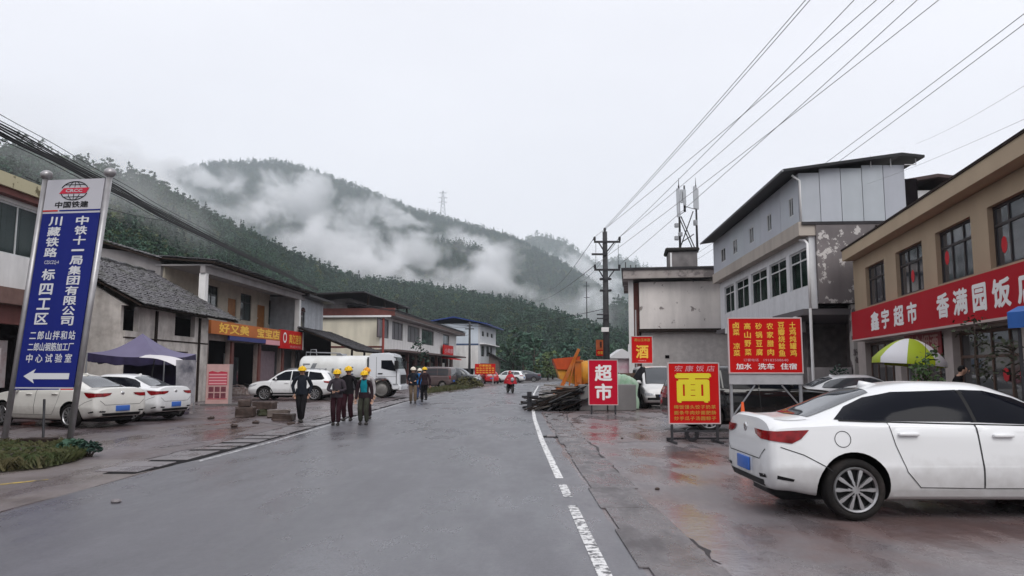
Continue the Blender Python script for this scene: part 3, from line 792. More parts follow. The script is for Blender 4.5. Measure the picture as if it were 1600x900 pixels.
MB().box(8.95, 11.6, -.15, .0, 3.3, 3.62).build('lower_strip', m_pink, SB)
letter('好又美', 1.6, 6.0, 3.72, 4.33, -.167, m_gold, SB, .03); letter('宝宝店', 7.3, 11.4, 3.70, 4.33, -.167, m_gold, SB, .03)
q = MB(); q.lathe([(.38, -.215), (.28, -.225), (.26, -.21)], (12.4, 0, 3.9), 'y', 18); q.build('emblem', m_white_s, SB)
letter('真亿连锁', 13.3, 16.0, 3.5, 4.2, -.207, m_gold, SB, .02); letter('欢迎光临', 13.5, 15.9, 3.2, 3.38, -.207, m_pink, SB, .0)

# --- narrow grey house with an arched window and its lean-to
fE = Facade((-16.75, 58.0), R(88))
E = building('narrow_house', 'narrow grey house with an arched upper window beside the orange board', fE)
a, b, z0, z1 = px_rect(fE, 470, 477, 486, 515, 488, 515)
q = MB(); wall(q, 0, 6.5, 0, 7.3, 0, .25, [(a, b, z0, z1)]); q.box(0, .25, .25, 7, 0, 7.3); q.build('plaster_wall', M('bluish_plaster', (.42, .44, .47), .8, streak=.4, var=.2), E)
w = window(E, a, b, z0, z1, .08, m_frame_d, m_pane_dark, 1, .06)
q = MB(); n = 10; q.prism([((a + b) / 2 + (b - a) / 2 * math.cos(math.pi * i / n), -.02, z1 + .35 * math.sin(math.pi * i / n)) for i in range(n + 1)], (0, .03, 0)); q.build('arch_pane', m_pane_dark, w)
MB().box(-.3, 7, -.9, 7, 7.32, 7.5).build('roof', m_tile_dark, E)
MB().box(.3, 6.3, .6, 7, 0, 7.2).build('dark_backing', m_unlit, E)
LT = thing('lean_to', 'dark tiled lean-to roof on posts behind the white tanker', 'shed', (-16.3, 56.8, 0), R(88), 'buildings along the road')
rf = MB().prism([(0, -4.4, 2.95), (0, .2, 4.75), (0, .2, 4.85), (0, -4.4, 3.05)], (8.8, 0, 0)).build('roof', m_wood_dark, LT)
tiles(rf, -.05, 8.8, -4.45, 3.05, .2, 4.85, m_tile_dark, .26, .34, .03, 6)
for s in (.3, 4.4, 8.4): MB().cyl((s, -4.0, 0), (s, -4.0, 3.1), .09, n=8).build('post', m_wood_dark, LT)
MB().box(.1, 8.7, .0, .15, 0, 4.6).build('back_wall', m_unlit, LT)

# --- long cream house with red trim
aD = math.atan2(1, .09)
fD = Facade((-12.1, 69), aD)
D = building('cream_house', 'long cream two storey house with red trim and a roof shed behind the white tanker', fD)
LD = 42
def zD(v): return ZV(v, 69)
up = []
for (u0, u1, v0, v1) in ((592, 608, 497, 527), (613, 630, 500, 529), (637, 656, 508, 535), (659, 678, 513, 538), (692, 702, 520, 545)):
    a, _ = fD.hit(u0, v0); b, _ = fD.hit(u1, v0); up.append((a, b, 4.55, 6.35))
low = [(1.5 + 8 * i, 8.2 + 8 * i, 0, 3.2) for i in range(5)]
q = MB(); wall(q, 0, LD, 3.5, 6.55, 0, .25, up); q.build('upper_wall', m_plaster_w, D)
q = MB(); wall(q, 0, LD, 0, 3.48, .5, .75, low); q.build('lower_wall', M('brown_shop_front', (.15, .08, .065), .7, var=.3), D)
q = MB(); q.box(.0, .2, .26, 12, .0, 6.55); q.build('gable_wall', m_cream, D)
MB().box(.4, LD - .3, 1.2, 11.8, 0, 6.4).build('dark_backing', m_unlit, D)
for h in up: window(D, *h, .1, m_frame_d, M('grey_green_glass', (.07, .095, .095), .07, spec=.6) if h[0] > 14 else M('grey_curtained_glass', (.20, .19, .21), .15), 3 if h[1] - h[0] > 4 else 2, .09)
MB().box(-.035, -.002, -.1, 12, 3.62, 3.78).build('red_band', m_redbrown, D)
MB().tube([(-.08, -.12, 0), (-.08, -.12, 6.4)], .11, 6).build('drain_pipe', M('red_pipe', (.26, .05, .04), .5), D)
MB().box(-.2, LD + .5, -1.2, .5, 6.56, 6.66).build('eave_soffit', m_plaster_g, D)
MB().box(-.25, LD + .6, -1.25, -1.0, 6.66, 6.95).build('fascia', M('brown_fascia', (.14, .10, .09), .7, var=.3), D)
MB().box(-.28, .1, -1.22, 12, 6.58, 7.3).build('gable_fascia', m_redbrown, D)
MB().box(-.4, -.29, -.9, 12, 6.45, 6.62).build('gable_trim', m_white_p, D)
rf = MB().prism([(-.3, -1.3, 6.96), (-.3, 3.5, 7.7), (-.3, 3.5, 7.8), (-.3, -1.3, 7.04)], (LD + 1, 0, 0)).build('roof', m_tile_dark, D)
tiles(rf, -.3, LD + .6, -1.35, 7.04, 3.5, 7.8, m_tile_dark, .4, .4, .02, 8)
MB().box(0, LD, 3.4, 12, 6.6, 7.7).build('roof_deck', m_concrete, D)
q = MB(); q.prism([(-2 + 0, 1.2, 8.6), (-2, 12, 8.3), (-2, 12, 8.42), (-2, 1.2, 8.72)], (18.5, 0, 0)); sh = q.build('roof_shed', m_tile_dark, D)
for s in (.2, 6, 11.5, 16): MB().box(s, s + .18, 1.4, 1.58, 7.3, 8.6).build('shed_post', m_wood_dark, sh)
MB().box(1, 15, 4, 4.2, 7.7, 8.2).build('shed_rail', m_wood_dark, sh)
MB().prism([(0, 2, 7.72), (0, 5, 7.72), (0, 5, 8.15), (0, 3.2, 8.3)], (5.5, 0, 0)).build('stored_boards', m_concrete, sh)
MB().box(-.1, LD, -1.5, .5, 3.28, 3.47).build('canopy', M('dark_canopy', (.11, .075, .07), .7, var=.3), D)
for i in range(5): MB().box(.9 + 8 * i, 1.3 + 8 * i, -.4, -.1, 0, 3.27).build('red_post', m_redbrown, D)
for i in range(5): MB().box(2.2 + 8 * i, 4.2 + 8 * i, .68, .72, 0, 2.5).build('glass_door', m_pane_dark, D)
a, b, z0, z1 = px_rect(fD, 688, 703, 545, 560, 546, 560)
RS = thing('shop_sign', 'small red shop board under the far upper window of the cream house', 'sign', fD.o, fD.a)
MB().box(a, b, -.5, -.3, z0 + .3, z1 + .5).build('board', m_red, RS); letter('小卖部', a + .4, b - .4, z0 + .7, z1 + .1, -.51, m_pink, RS)
MB().prism([(a - .6, -.3, z0 + .25), (a - .6, -1.6, z0 - .1), (a - .6, -1.6, z0 - .2), (a - .6, -.3, z0 - .05)], (b - a + 1.0, 0, 0)).build('awning', m_red, RS)

# --- white three storey house with a blue roof
fF = Facade((-5.0, 115), math.atan2(1, .13))
Fb = building('white_house', 'white three storey house with a blue sheet roof and blue band', fF)
hol = [px_rect(fF, 753, 756.5, 517, 525, 518, 526), px_rect(fF, 760.5, 763.5, 519, 526, 520, 527), px_rect(fF, 767, 770, 521, 528, 522, 528)]
hol2 = [px_rect(fF, 752, 757, 540, 557, 541, 557), px_rect(fF, 760, 764, 541, 557, 542, 557), px_rect(fF, 766, 769, 542, 557, 543, 557)]
q = MB(); wall(q, 0, 16.5, .0, 8.6, 0, .25, hol + hol2); q.build('front_wall', M('light_grey_plaster', (.50, .51, .53), .8, streak=.2), Fb)
MB().box(0, .25, .26, 9, 5.6, 8.7).build('upper_gable_wall', M('pale_blue_panel', (.56, .62, .68), .6, streak=.12), Fb)
MB().box(.01, .25, .26, 9, 0, 5.35).build('lower_gable_wall', m_plaster_w, Fb)
MB().box(-.03, .25, .2, 9, 5.35, 5.6).build('blue_band', M('dark_blue_band', (.06, .09, .17), .6), Fb)
MB().box(.4, 16, .6, 8.8, 0, 8.4).build('dark_backing', m_unlit, Fb)
for h in hol: window(Fb, *h, .08, m_frame_d, m_pane_dark, 2, .08)
for h in hol2: window(Fb, *h, .08, m_frame_d, m_pane_dark, 2, .1)
MB().box(-.1, 16.8, -.9, .0, 5.5, 5.65).build('ledge', m_white_p, Fb)
rf = MB().prism([(-1, -1.2, 8.55), (-1, 4, 9.6), (-1, 9.6, 8.7), (-1, 9.6, 8.85), (-1, 4, 9.78), (-1, -1.2, 8.7)], (19, 0, 0)).build('roof', M('blue_roof_sheet', (.02, .05, .22), .45, var=.2), Fb)
for k in range(12): MB().box(-1 + 1.6 * k, -.94 + 1.6 * k, -1.15, -1.1, 8.72, 8.78).build('rib', MATS['blue_roof_sheet'], rf)
MB().box(.4, 16, -.06, -.005, .1, 2.6).build('pink_shop_front', M('pink_front', (.38, .22, .24), .7, var=.2), Fb)
# awning and near-black strip under the gable: garage shade put into its colour
MB().box(-.9, -.05, .6, 9, 1.6, 1.75).build('gable_awning', m_tile_dark, Fb)
MB().box(-.06, -.01, 1.0, 8.6, 0, 1.6).build('garage_shade', m_unlit, Fb)

# --- old brown house at the road bend
OH = thing('old_house', 'low old brown house with a dark pitched roof at the road bend', 'house', (-2.1, 124, 0), R(90), 'buildings along the road')
q = MB(); wall(q, 0, 9, 0, 3.2, 0, .2, [(1.5, 3.2, .9, 2.3), (5, 6.2, 0, 2.2)]); q.box(0, .2, .2, 6, 0, 3.2); q.prism([(0, 0, 3.2), (0, 6, 3.2), (0, 3, 4.7)], (.2, 0, 0)); q.build('wall', M('brown_mud_wall', (.22, .18, .165), .9, var=.3, streak=.3), OH)
MB().box(.3, 8.8, .6, 5.8, 0, 3.1).build('dark_backing', m_unlit, OH)
rf = MB().prism([(-.5, -1, 2.75), (-.5, 3, 4.85), (-.5, 7, 2.75), (-.5, 7, 2.9), (-.5, 3, 5.0), (-.5, -1, 2.9)], (10, 0, 0)).build('roof', m_wood_dark, OH)
tiles(rf, -.5, 9.4, -1.05, 2.9, 3, 5.0, m_tile_dark, .4, .4, .02, 9)

# ---------------------------------------------------------------- right side
# --- beige house with flaking wall and a water tank on its roof
YG = 51.0
gx0 = P(995, 500, YG).x
fG = Facade((gx0, YG), R(-9))
Gb = building('beige_house', 'beige house with a flaking blank wall and concrete tank tower on its roof', fG)
m_flake = M('flaking_beige_plaster', (.78, .735, .70), .85, var=.16, vscale=.6, streak=.3, dirt=(.20, .17, .16), dirt_scale=1.5, dirt_lo=.60, dirt_hi=.63, dirt_amt=.9, bump=.25, bscale=7)
m_peel_top = peel_mat('peeling_grey_plaster', (.40, .36, .34), (.17, .15, .15), 1.1, .48, .56)
def zG(v): return ZV(v, YG)
MB().box(.2, 6.4, 0, 9, zG(517), zG(441)).build('upper_wall', m_flake, Gb)
q = MB(); q.box(.3, 6.4, .35, 9, 0, zG(519)); q.build('lower_wall', M('grey_beige_plaster', (.60, .565, .54), .85, var=.2, streak=.25), Gb)
MB().box(.1, 6.45, -.1, .36, zG(519), zG(514)).build('ledge', m_wood_dark, Gb)
MB().box(-.55, -.2, .1, 6, 0, zG(437)).build('corner_column', m_plaster_w, Gb)
MB().box(-.19, .18, .5, 8.8, 0, zG(441)).build('recess_wall', m_redbrown, Gb)
MB().box(-.9, 5.55, -.75, 9.4, zG(437), zG(424)).build('parapet', m_peel_top, Gb)
MB().box(-1.0, 5.6, -.85, 9.5, zG(424), zG(420.5)).build('coping', m_tile_dark, Gb)
cr = MB(); n = 60; vs = []
for i in range(n + 1):
    x = lerp(.1, 6.35, i / n); w_ = .04 * (i % 2); vs += [(x, -.55, zG(439) + w_), (x, .3, zG(436) + w_)]
cr.add(vs, [(2 * i, 2 * i + 2, 2 * i + 3, 2 * i + 1) for i in range(n)]); cr.build('corrugated_canopy', m_tile_dark, Gb)
q = MB(); s, _ = fG.hit(1043, 557); q.box(s - .14, s + .14, .32, .4, zG(560), zG(555)); q.build('vent', m_unlit, Gb)
tk = MB(); ax, _ = fG.hit(1044, 400); bx, _ = fG.hit(1093, 400); tk.bbox(ax + .05, bx - .05, 1.0, 3.3, zG(421), zG(391), .06); TK = tk.build('tank_tower', m_concrete, Gb)
MB().bbox(ax - .15, bx + .1, .8, 3.5, zG(391), zG(385), .12).build('tank_rim', M('mossy_black', (.03, .028, .026), .9), TK)
MB().box(ax + .18, ax + .3, .9, .98, zG(421), zG(393)).build('pipe', m_white_p, TK)
for x in (-.7, -.35, .0): MB().cyl((x, -.6, zG(421)), (x, -.6, zG(421) + random.uniform(.2, .55)), .03, n=5).build('rebar', m_wood_dark, Gb)
# antennas
m_galv = M('galvanised_steel', (.30, .31, .33), .5, metal=.3, var=.2); m_dkmetal = M('dark_painted_steel', (.04, .04, .045), .5, var=.3)
m_antenna = M('antenna_grey', (.42, .44, .47), .5)
AN = thing('antenna_mast', 'cell antenna masts with braces on the concrete tank tower', 'antenna', (0, 0, 0))
def pG(u, v, dy=0): return P(u, v, YG + 2 + dy)
zr = ZV(385, YG) + .02
for (u, v0, vt, dy, pans) in ((1060, 387, 278, 0, ((1058, 295, 340), (1064, 297, 318), (1066, 300, 316))), (1086.5, 387, 278, .6, ((1084, 292, 327), (1088, 296, 328))), (1069, 331, 292, 1.2, ((1068.5, 297, 322),))):
    top = pG(u, vt, dy); q = MB()
    if u == 1069: z_ = pG(u, v0, dy).z
    else: z_ = zr
    q.cyl((top.x, top.y, z_), (top.x, top.y, pG(u, 290, dy).z), .09, .06, 8); q.cyl((top.x, top.y, pG(u, 290, dy).z), tuple(top), .03, .012, 6); po = q.build('mast', m_dkmetal, AN, True)
    for pu, pv0, pv1 in pans:
        a_, b_ = pG(pu, pv0, dy), pG(pu, pv1, dy); MB().bbox(a_.x - .1, a_.x + .1, a_.y - .25, a_.y - .1, b_.z, a_.z, .03).build('panel_antenna', m_antenna, po)
    if u != 1069:
        for v in ((352, 366, 372) if u == 1060 else (347, 349)): 
            c_ = pG(u + 3 * (u == 1060) * (1 if v == 366 else -1), v, dy); MB().bbox(c_.x - .14, c_.x + .14, c_.y - .15, c_.y + .1, c_.z - .16, c_.z + .14, .03).build('radio_unit', m_galv, po)
q = MB()
for (u0, v0, u1, v1) in ((1064, 338, 1085, 386), (1062, 342, 1081, 386), (1083, 330, 1064, 384), (1066, 378, 1084, 366)):
    a_, b_ = pG(u0, v0), pG(u1, v1, .5); q.tube([a_, b_], .04, 6)
a_, b_ = pG(1060, 337), pG(1069, 331, 1.2); q.tube([a_, b_], .03, 6); a_, b_ = pG(1086, 327, .6), pG(1069, 322, 1.2); q.tube([a_, b_], .025, 6)
q.build('brace', m_dkmetal, AN, True)

# --- grey three storey house with sheet metal top floor
HO = Vector((12.2, 30, 0)); HF = Vector((13.3, 47, 0)); dH = (HO - HF).normalized()
fH = Facade(HO, math.atan2(dH.y, dH.x))
H = building('grey_house', 'three storey house with grey sheet metal top floor and green curtained windows', fH)
LH = (HO - HF).length; DEP = 8.5
def zH(v): return ZV(v, 30)
z_roof, z_sh, z_sl, z_wt, z_wb, z_bt = zH(270), zH(347), zH(364), zH(384), zH(446), zH(482)
m_sheet = M('grey_sheet_metal', (.44, .47, .51), .42, var=.08, vscale=.8, streak=.12, objrand=.07, bump=.05, bscale=3)
win_u = [(1108, 1129, 1131, 1146, 445, 490), (1148, 1169), (1172, 1197), (1201, 1229), (1233, 1266)]
wins = []
for u0, u1 in ((1131, 1146), (1149, 1169), (1173, 1198), (1202, 1229), (1234, 1266)):
    a, _ = fH.hit(u0, 430); b, _ = fH.hit(u1, 430); wins.append((min(a, b), min(-.12, max(a, b)), z_wb, z_wt))
small = []
for u in (1128.5, 1147.5, 1173.5, 1202, 1237):
    a, _ = fH.hit(u - 3.4, 350, -.35); b, _ = fH.hit(u + 3.4, 350, -.35); small.append((a, b, zH(331), zH(301)))
# top floor panels
bounds = [-LH] + [fH.hit(u, 350, -.35)[0] for u in (1139, 1161, 1188, 1220)] + [0.0]
for a, b in zip(bounds[:-1], bounds[1:]):
    q = MB(); wall(q, a + .015, b - .015, z_sh, z_roof - .05, -.35, -.29, small); q.build('wall_panel', m_sheet, H)
for a, b, c, d in small: window(H, a, b, c, d, -.34, m_frame_w, m_pane_dark, 2, .04)
ebs = [lerp(-.34, 3.95, t) for t in (0, .2, .4, .6, .8, 1.0)]
tops = [zH(271), zH(264), zH(264), zH(261), zH(261)]
for a, b, t in zip(ebs[:-1], ebs[1:], tops):
    MB().box(.002, .05, a + .012, b - .012, z_sh, t + random.uniform(-.02, .02)).build('end_panel', m_sheet, H)
MB().box(-LH + .1, -.1, .3, DEP - 4, z_sh, z_roof - .3).build('dark_backing', m_unlit, H)
MB().box(-LH - .1, .12, -.42, .3, z_sl - .12, z_sh - .004).build('floor_edge', M('beige_band', (.42, .375, .33), .8, streak=.3), H)
q = MB(); wall(q, -LH, .0, z_bt, z_sl - .13, 0, .25, wins); q.build('window_wall', M('white_tile_wall', (.66, .67, .69), .5, var=.1, streak=.25), H)
for h in wins: window(H, *h, .07, m_frame_w, m_glass, 2, .07, .72, m_curtain_g)
MB().box(-LH + .1, -.3, .5, DEP, z_bt + .1, z_sl - .2).build('dark_backing', m_unlit, H)
m_peel = peel_mat('peeling_wall', (.19, .17, .172), (.50, .475, .46), 2.2, .575, .60)
m_peel2 = peel_mat('peeling_pillar', (.46, .43, .41), (.13, .11, .11), .9, .52, .54)
q = MB(); q.box(-.02, .18, .255, 3.2, z_bt + .2, z_sh - .15); q.build('end_wall', m_peel, H)
q = MB(); q.box(-.03, .15, 3.21, DEP, 0, z_sh - .16); q.build('end_wall', m_peel, H)
MB().box(-.3, .10, 1.55, 2.35, 0, z_bt + .15).build('end_pillar', m_peel2, H)
MB().box(.185, .23, 2.6, 2.68, 0, z_sh - .2).build('joint_pipe', m_wood_dark, H)
MB().box(.125, .2, -.3, 3.2, z_sh - .14, z_sh - .02).build('floor_beam', m_tile_dark, H)
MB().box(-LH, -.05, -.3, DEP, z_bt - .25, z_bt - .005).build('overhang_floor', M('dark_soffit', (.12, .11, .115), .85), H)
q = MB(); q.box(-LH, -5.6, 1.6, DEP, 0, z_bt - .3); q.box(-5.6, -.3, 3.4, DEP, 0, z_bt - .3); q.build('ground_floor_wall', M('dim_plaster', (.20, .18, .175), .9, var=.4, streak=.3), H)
for s_ in (-4.6, -2.6): MB().box(s_, s_ + 1.1, 3.36, 3.395, .9, 2.6).build('ground_window', m_pane_dark, H)
q = MB(); q.box(-.28, -.1, -.2, 1.5, 0, 1.7); q.build('low_wall', m_plaster_g, H)
q = MB(); q.prism([(-LH + 3, -.42, z_bt - .02), (-4.5, -.42, z_bt - .02), (-4.5, -.42, z_bt - .75), (-LH + 3, -.42, z_bt - .35)], (0, 1.6, 0)); q.build('stair_soffit', m_plaster_w, H)
MB().bbox(-1.2, -.95, -.4, -.15, 0, z_bt - .26, .01).build('post', m_white_p, H)
MB().cyl((.06, -.08, .0), (.06, -.08, z_bt), .06, n=8).build('drain_pipe', m_white_p, H)
q = MB(); q.tube([(.06, -.08, z_bt), (.06, -.08, z_sl - .45), (-.08, -.14, z_sl - .30), (-.5, -.2, z_sl - .2)], .055, 8); q.tube([(.08, -.3, z_sh), (.08, -.3, z_roof - .35), (.08, -.6, z_roof - .12)], .05, 8); q.build('drain_pipe', m_white_p, H, True)
rz1 = zH(250)
rf = MB().prism([(-LH - .3, -1.05, z_roof - .05), (-LH - .3, 3.7, rz1), (-LH - .3, 4.6, rz1 - .1), (-LH - .3, 4.6, rz1), (-LH - .3, 3.7, rz1 + .12), (-LH - .3, -1.05, z_roof + .06)], (LH + .75, 0, 0)).build('roof', M('black_roof_sheet', (.022, .023, .026), .5, var=.3), H)
q = MB()
for y_ in (2.6, 3.4): q.cyl((.1, y_, zH(264)), (.1, y_, zH(246)), .02, n=5)
q.tube([(.2, 3.9, zH(262)), (.2, 4.35, zH(262)), (.2, 4.35, zH(251))], .025, 5); q.build('roof_strut', m_white_p, rf)
MB().tube([(-LH - .3, -1.09, z_roof - .02), (.5, -1.09, z_roof - .02)], .05, 6).build('gutter', m_galv, rf)
# brown roofed annex behind
fJ = Facade((17.3, 36.5), R(-95))
J = building('annex_house', 'small white walled house with a brown pitched roof behind the grey house', fJ)
zj = ZV(303, 35); 
q = MB(); q.box(-5, 2, 0, 6, 0, zj); q.build('wall', m_plaster_w, J)
MB().box(1.98, 2.06, .0, .3, 3, zj).build('corner_trim', m_redbrown, J)
MB().prism([(-6, -.6, zj - .02), (-6, 2.8, zj + .5), (-6, 6.4, zj - .02), (-6, 6.4, zj + .12), (-6, 2.8, zj + .65), (-6, -.6, zj + .12)], (8.6, 0, 0)).build('roof', M('brown_roof', (.07, .045, .045), .6, var=.3), J)

# --- tan shop building with red banner
IO = Vector((13.5, 29, 0)); dI = Vector((-.20, -1, 0)).normalized()
fI = Facade(IO, math.atan2(dI.y, dI.x))
I = building('tan_shop_building', 'tan two storey shop building with dark framed windows above a long red banner', fI)
m_tan = M('tan_wall', (.40, .31, .215), .8, var=.1, vscale=.6, streak=.16, bump=.08)
m_tan2 = M('tan_fascia', (.46, .36, .25), .75, var=.1, vscale=.8, streak=.12)
wI = [px_rect(fI, 1352, 1381, 424, 485, 412, 477), px_rect(fI, 1399, 1440, 403, 470, 383, 458), px_rect(fI, 1461, 1516, 371, 448, 347, 434), px_rect(fI, 1542, 1618, 330, 420, 297, 402)]
z_w0, z_w1 = 3.93, 5.37
wI = [(w[0], w[1], z_w0, z_w1) for w in wI]; wI.append((wI[3][1] + 1.2, wI[3][1] + 3.4, z_w0, z_w1))
LI = 21.0
bx0, bx1, bz0, bz1 = px_rect(fI, 1347, 1600, 490, 532, 407, 481)
z_f0 = 5.85; z_f1 = 6.27
a_, b_ = fI.hit(1325, 398)
q = MB(); wall(q, 0, LI, 3.0, z_f0, 0, .3, wI); q.box(0, .3, .3, 10, 0, z_f0); q.build('upper_wall', m_tan, I)
MB().box(.4, LI, .9, 10, 0, z_f0 - .1).build('dark_backing', m_unlit, I)
MB().box(.05, LI + .5, -.4, 10.4, z_f0 + .02, z_f1).build('fascia', m_tan2, I)
MB().box(.0, LI + .6, -.43, 10.5, z_f1, z_f1 + .07).build('coping', m_wood_dark, I)
for h in wI:
    s0, s1, z0, z1 = h; w = window(I, s0, s1, z0, z1, .12, m_frame_d, M('reflecting_dark_glass', (.045, .05, .058), .05, spec=.7), 3, .07, .68)
for s, z in ((wI[1][0] + 1.1, z_w0 + .55), (wI[2][0] + .35, z_w0 + .7), (wI[2][1] - .25, z_w0 + 1.0), (wI[1][1] - .3, z_w0 + .65), (wI[3][0] + .4, z_w0 + .5)):
    MB().prism([(s + .15 * math.cos(t * .785), .145, z + .2 * math.sin(t * .785)) for t in range(8)], (0, .006, 0)).build('paper_cut', M('red_paper', (.5, .02, .03), .6), I)
shop = [(1.1, 4.6, 0, 2.6), (5.2, 9.0, 0, 2.6), (9.6, 13.4, 0, 2.6), (13.9, 17.6, 0, 2.6), (18, 20.6, 0, 2.6)]
q = MB(); wall(q, .0, LI, 0, 3.0, .02, .32, shop); q.build('lower_wall', M('pale_pillar_tile', (.42, .37, .35), .5, var=.15, streak=.2), I)
m_shopglass = M('shop_glass', (.05, .05, .052), .06, spec=.6)
for h in shop:
    window(I, h[0], h[1], 0.02, 2.58, .2, M('brown_door_frame', (.10, .06, .045), .5), m_shopglass, 4, .08, .75)
for s, z, r_ in ((12.2, 1.5, .16), (13.0, 1.5, .14), (6.3, 1.2, .15), (15.2, 1.4, .17)):
    MB().prism([(s + r_ * math.cos(t * .785), .185, z + r_ * math.sin(t * .785)) for t in range(8)], (0, .012, 0)).build('paper_cut', MATS['red_paper'], I)
MB().box(5.8, 8.9, -.01, .018, 2.02, 2.72).build('inner_sign', M('dull_red_sign', (.22, .025, .03), .5), I)
inn = [c for c in I.children if c.name.startswith('inner_sign')][0]
letter('副食烟酒', 6.0, 8.7, 2.12, 2.62, -.016, M('faded_sign_text', (.42, .25, .22), .6), inn)
BN = thing('shop_banner', 'long red shop banner with white writing along the tan building', 'banner', fI.o, fI.a)
z_b0, z_b1 = 2.72, 3.76
MB().box(1.15, LI - .5, -.42, -.02, z_b0, z_b1).build('board', M('banner_red', (.40, .008, .018), .5, spec=.06, var=.1, vscale=.6), BN)
MB().box(1.1, LI - .45, -.45, -.01, z_b0 - .06, z_b0 - .004).build('edge_trim', M('pale_trim', (.45, .36, .34), .6), BN)
for txt, u0, u1 in (('鑫', 1359, 1372), ('宇', 1376, 1388), ('超', 1395, 1411), ('市', 1416, 1432), ('香', 1463, 1483), ('满', 1489, 1512), ('园', 1520, 1542), ('饭', 1551, 1581), ('店', 1591, 1626)):
    a, _ = fI.hit(u0, 470, -.42); b, _ = fI.hit(u1, 470, -.42)
    letter(txt, a, b, z_b0 + .2, z_b1 - .2, -.424, m_white_s, BN, .035)
print('I', bz0, bz1, z_w0, z_w1, 'fascia', b_)
# ---------------------------------------------------------------- vehicles
m_tyre = M('tyre_rubber', (.015, .014, .014), .8, spec=.1, dirt=(.06, .05, .045), dirt_scale=5, dirt_amt=.5)
m_alloy = M('alloy_rim', (.42, .42, .43), .32, metal=.75, dirt=(.12, .10, .09), dirt_scale=6, dirt_amt=.5)
m_steelrim = M('dusty_steel_rim', (.22, .21, .20), .55, metal=.3, var=.3)
m_tint = M('tinted_car_glass', (.005, .006, .010), .06, spec=.09)
m_carglass = M('car_glass', (.055, .062, .07), .04, spec=.8)
m_lamp_red = M('tail_lamp_red', (.30, .004, .008), .12, coat=.3, var=.6, vscale=9)
m_lamp_clear = M('head_lamp', (.5, .52, .55), .1, coat=.8, var=.5, vscale=12)
m_trim = M('black_trim', (.012, .012, .013), .5, spec=.15)
m_chrome = M('chrome_strip', (.6, .6, .6), .18, metal=.9)
m_plate = M('plate_blue', (.05, .14, .48), .4)
m_seam = M('panel_gap', (.03, .03, .032), .8)
def paint(name, col, rough=.28):
    m = M('paint_' + name, col, rough, coat=.6, dirt=tuple(x * .75 for x in col), dirt_scale=1.4, dirt_lo=.5, dirt_hi=.9, dirt_amt=.35)
    t = m.node_tree; b = t.nodes['Principled BSDF']; src = b.inputs['Base Color'].links[0].from_socket     # road splash, thrown up from below
    tc = t.nodes.new('ShaderNodeTexCoord'); sp = t.nodes.new('ShaderNodeSeparateXYZ'); t.links.new(tc.outputs['Object'], sp.inputs[0])
    nz = t.nodes.new('ShaderNodeTexNoise'); nz.inputs['Scale'].default_value = 7; nz.inputs['Detail'].default_value = 7; t.links.new(tc.outputs['Object'], nz.inputs['Vector'])
    ad = t.nodes.new('ShaderNodeMath'); ad.operation = 'MULTIPLY_ADD'; ad.inputs[1].default_value = -.55; t.links.new(nz.outputs[0], ad.inputs[0]); t.links.new(sp.outputs['Z'], ad.inputs[2])
    mr = t.nodes.new('ShaderNodeMapRange'); mr.inputs[1].default_value = .38; mr.inputs[2].default_value = -.02; mr.inputs[3].default_value = 0; mr.inputs[4].default_value = .55; t.links.new(ad.outputs[0], mr.inputs[0])
    mx = t.nodes.new('ShaderNodeMix'); mx.data_type = 'RGBA'; mx.inputs[7].default_value = tuple(lerp(x, y, .6) for x, y in zip(col, (.15, .12, .10))) + (1,); t.links.new(mr.outputs[0], mx.inputs[0]); t.links.new(src, mx.inputs[6]); t.links.new(mx.outputs[2], b.inputs['Base Color'])
    return m
P_WHITE = paint('white', (.72, .73, .74)); P_CREAM = paint('pearl_white', (.70, .69, .65)); P_BLACK = paint('black', (.006, .006, .007), .15); P_BROWN = paint('brown', (.11, .082, .082), .35)
P_GREY = paint('dark_grey', (.05, .053, .057), .3); P_RED = paint('red', (.45, .012, .02)); P_VANW = paint('van_white', (.62, .62, .62), .35)
P_DARK = paint('dusk_blue', (.03, .03, .045), .3)

def pchip(xs, ys, q):
    xs = np.array(xs, float); ys = np.array(ys, float); h = np.diff(xs); d = np.diff(ys) / h; m = np.zeros(len(xs))
    for i in range(1, len(xs) - 1):
        if d[i - 1] * d[i] > 0:
            w1, w2 = 2 * h[i] + h[i - 1], h[i] + 2 * h[i - 1]; m[i] = (w1 + w2) / (w1 / d[i - 1] + w2 / d[i])
    m[0], m[-1] = d[0], d[-1]
    k = np.clip(np.searchsorted(xs, q) - 1, 0, len(xs) - 2); t = (q - xs[k]) / h[k]
    return ((2 * t**3 - 3 * t**2 + 1) * ys[k] + (t**3 - 2 * t**2 + t) * h[k] * m[k] + (-2 * t**3 + 3 * t**2) * ys[k + 1] + (t**3 - t**2) * h[k] * m[k + 1])
def catmull(pts, sub):
    pts = np.array(pts, float); n = len(pts); out = []
    for i in range(n - 1):
        p0, p1, p2, p3 = pts[max(i - 1, 0)], pts[i], pts[i + 1], pts[min(i + 2, n - 1)]
        for k in range(sub):
            t = k / sub; out.append(.5 * ((2 * p1) + (-p0 + p2) * t + (2 * p0 - 5 * p1 + 4 * p2 - p3) * t * t + (-p0 + 3 * p1 - 3 * p2 + p3) * t**3))
    out.append(pts[-1]); return np.array(out)
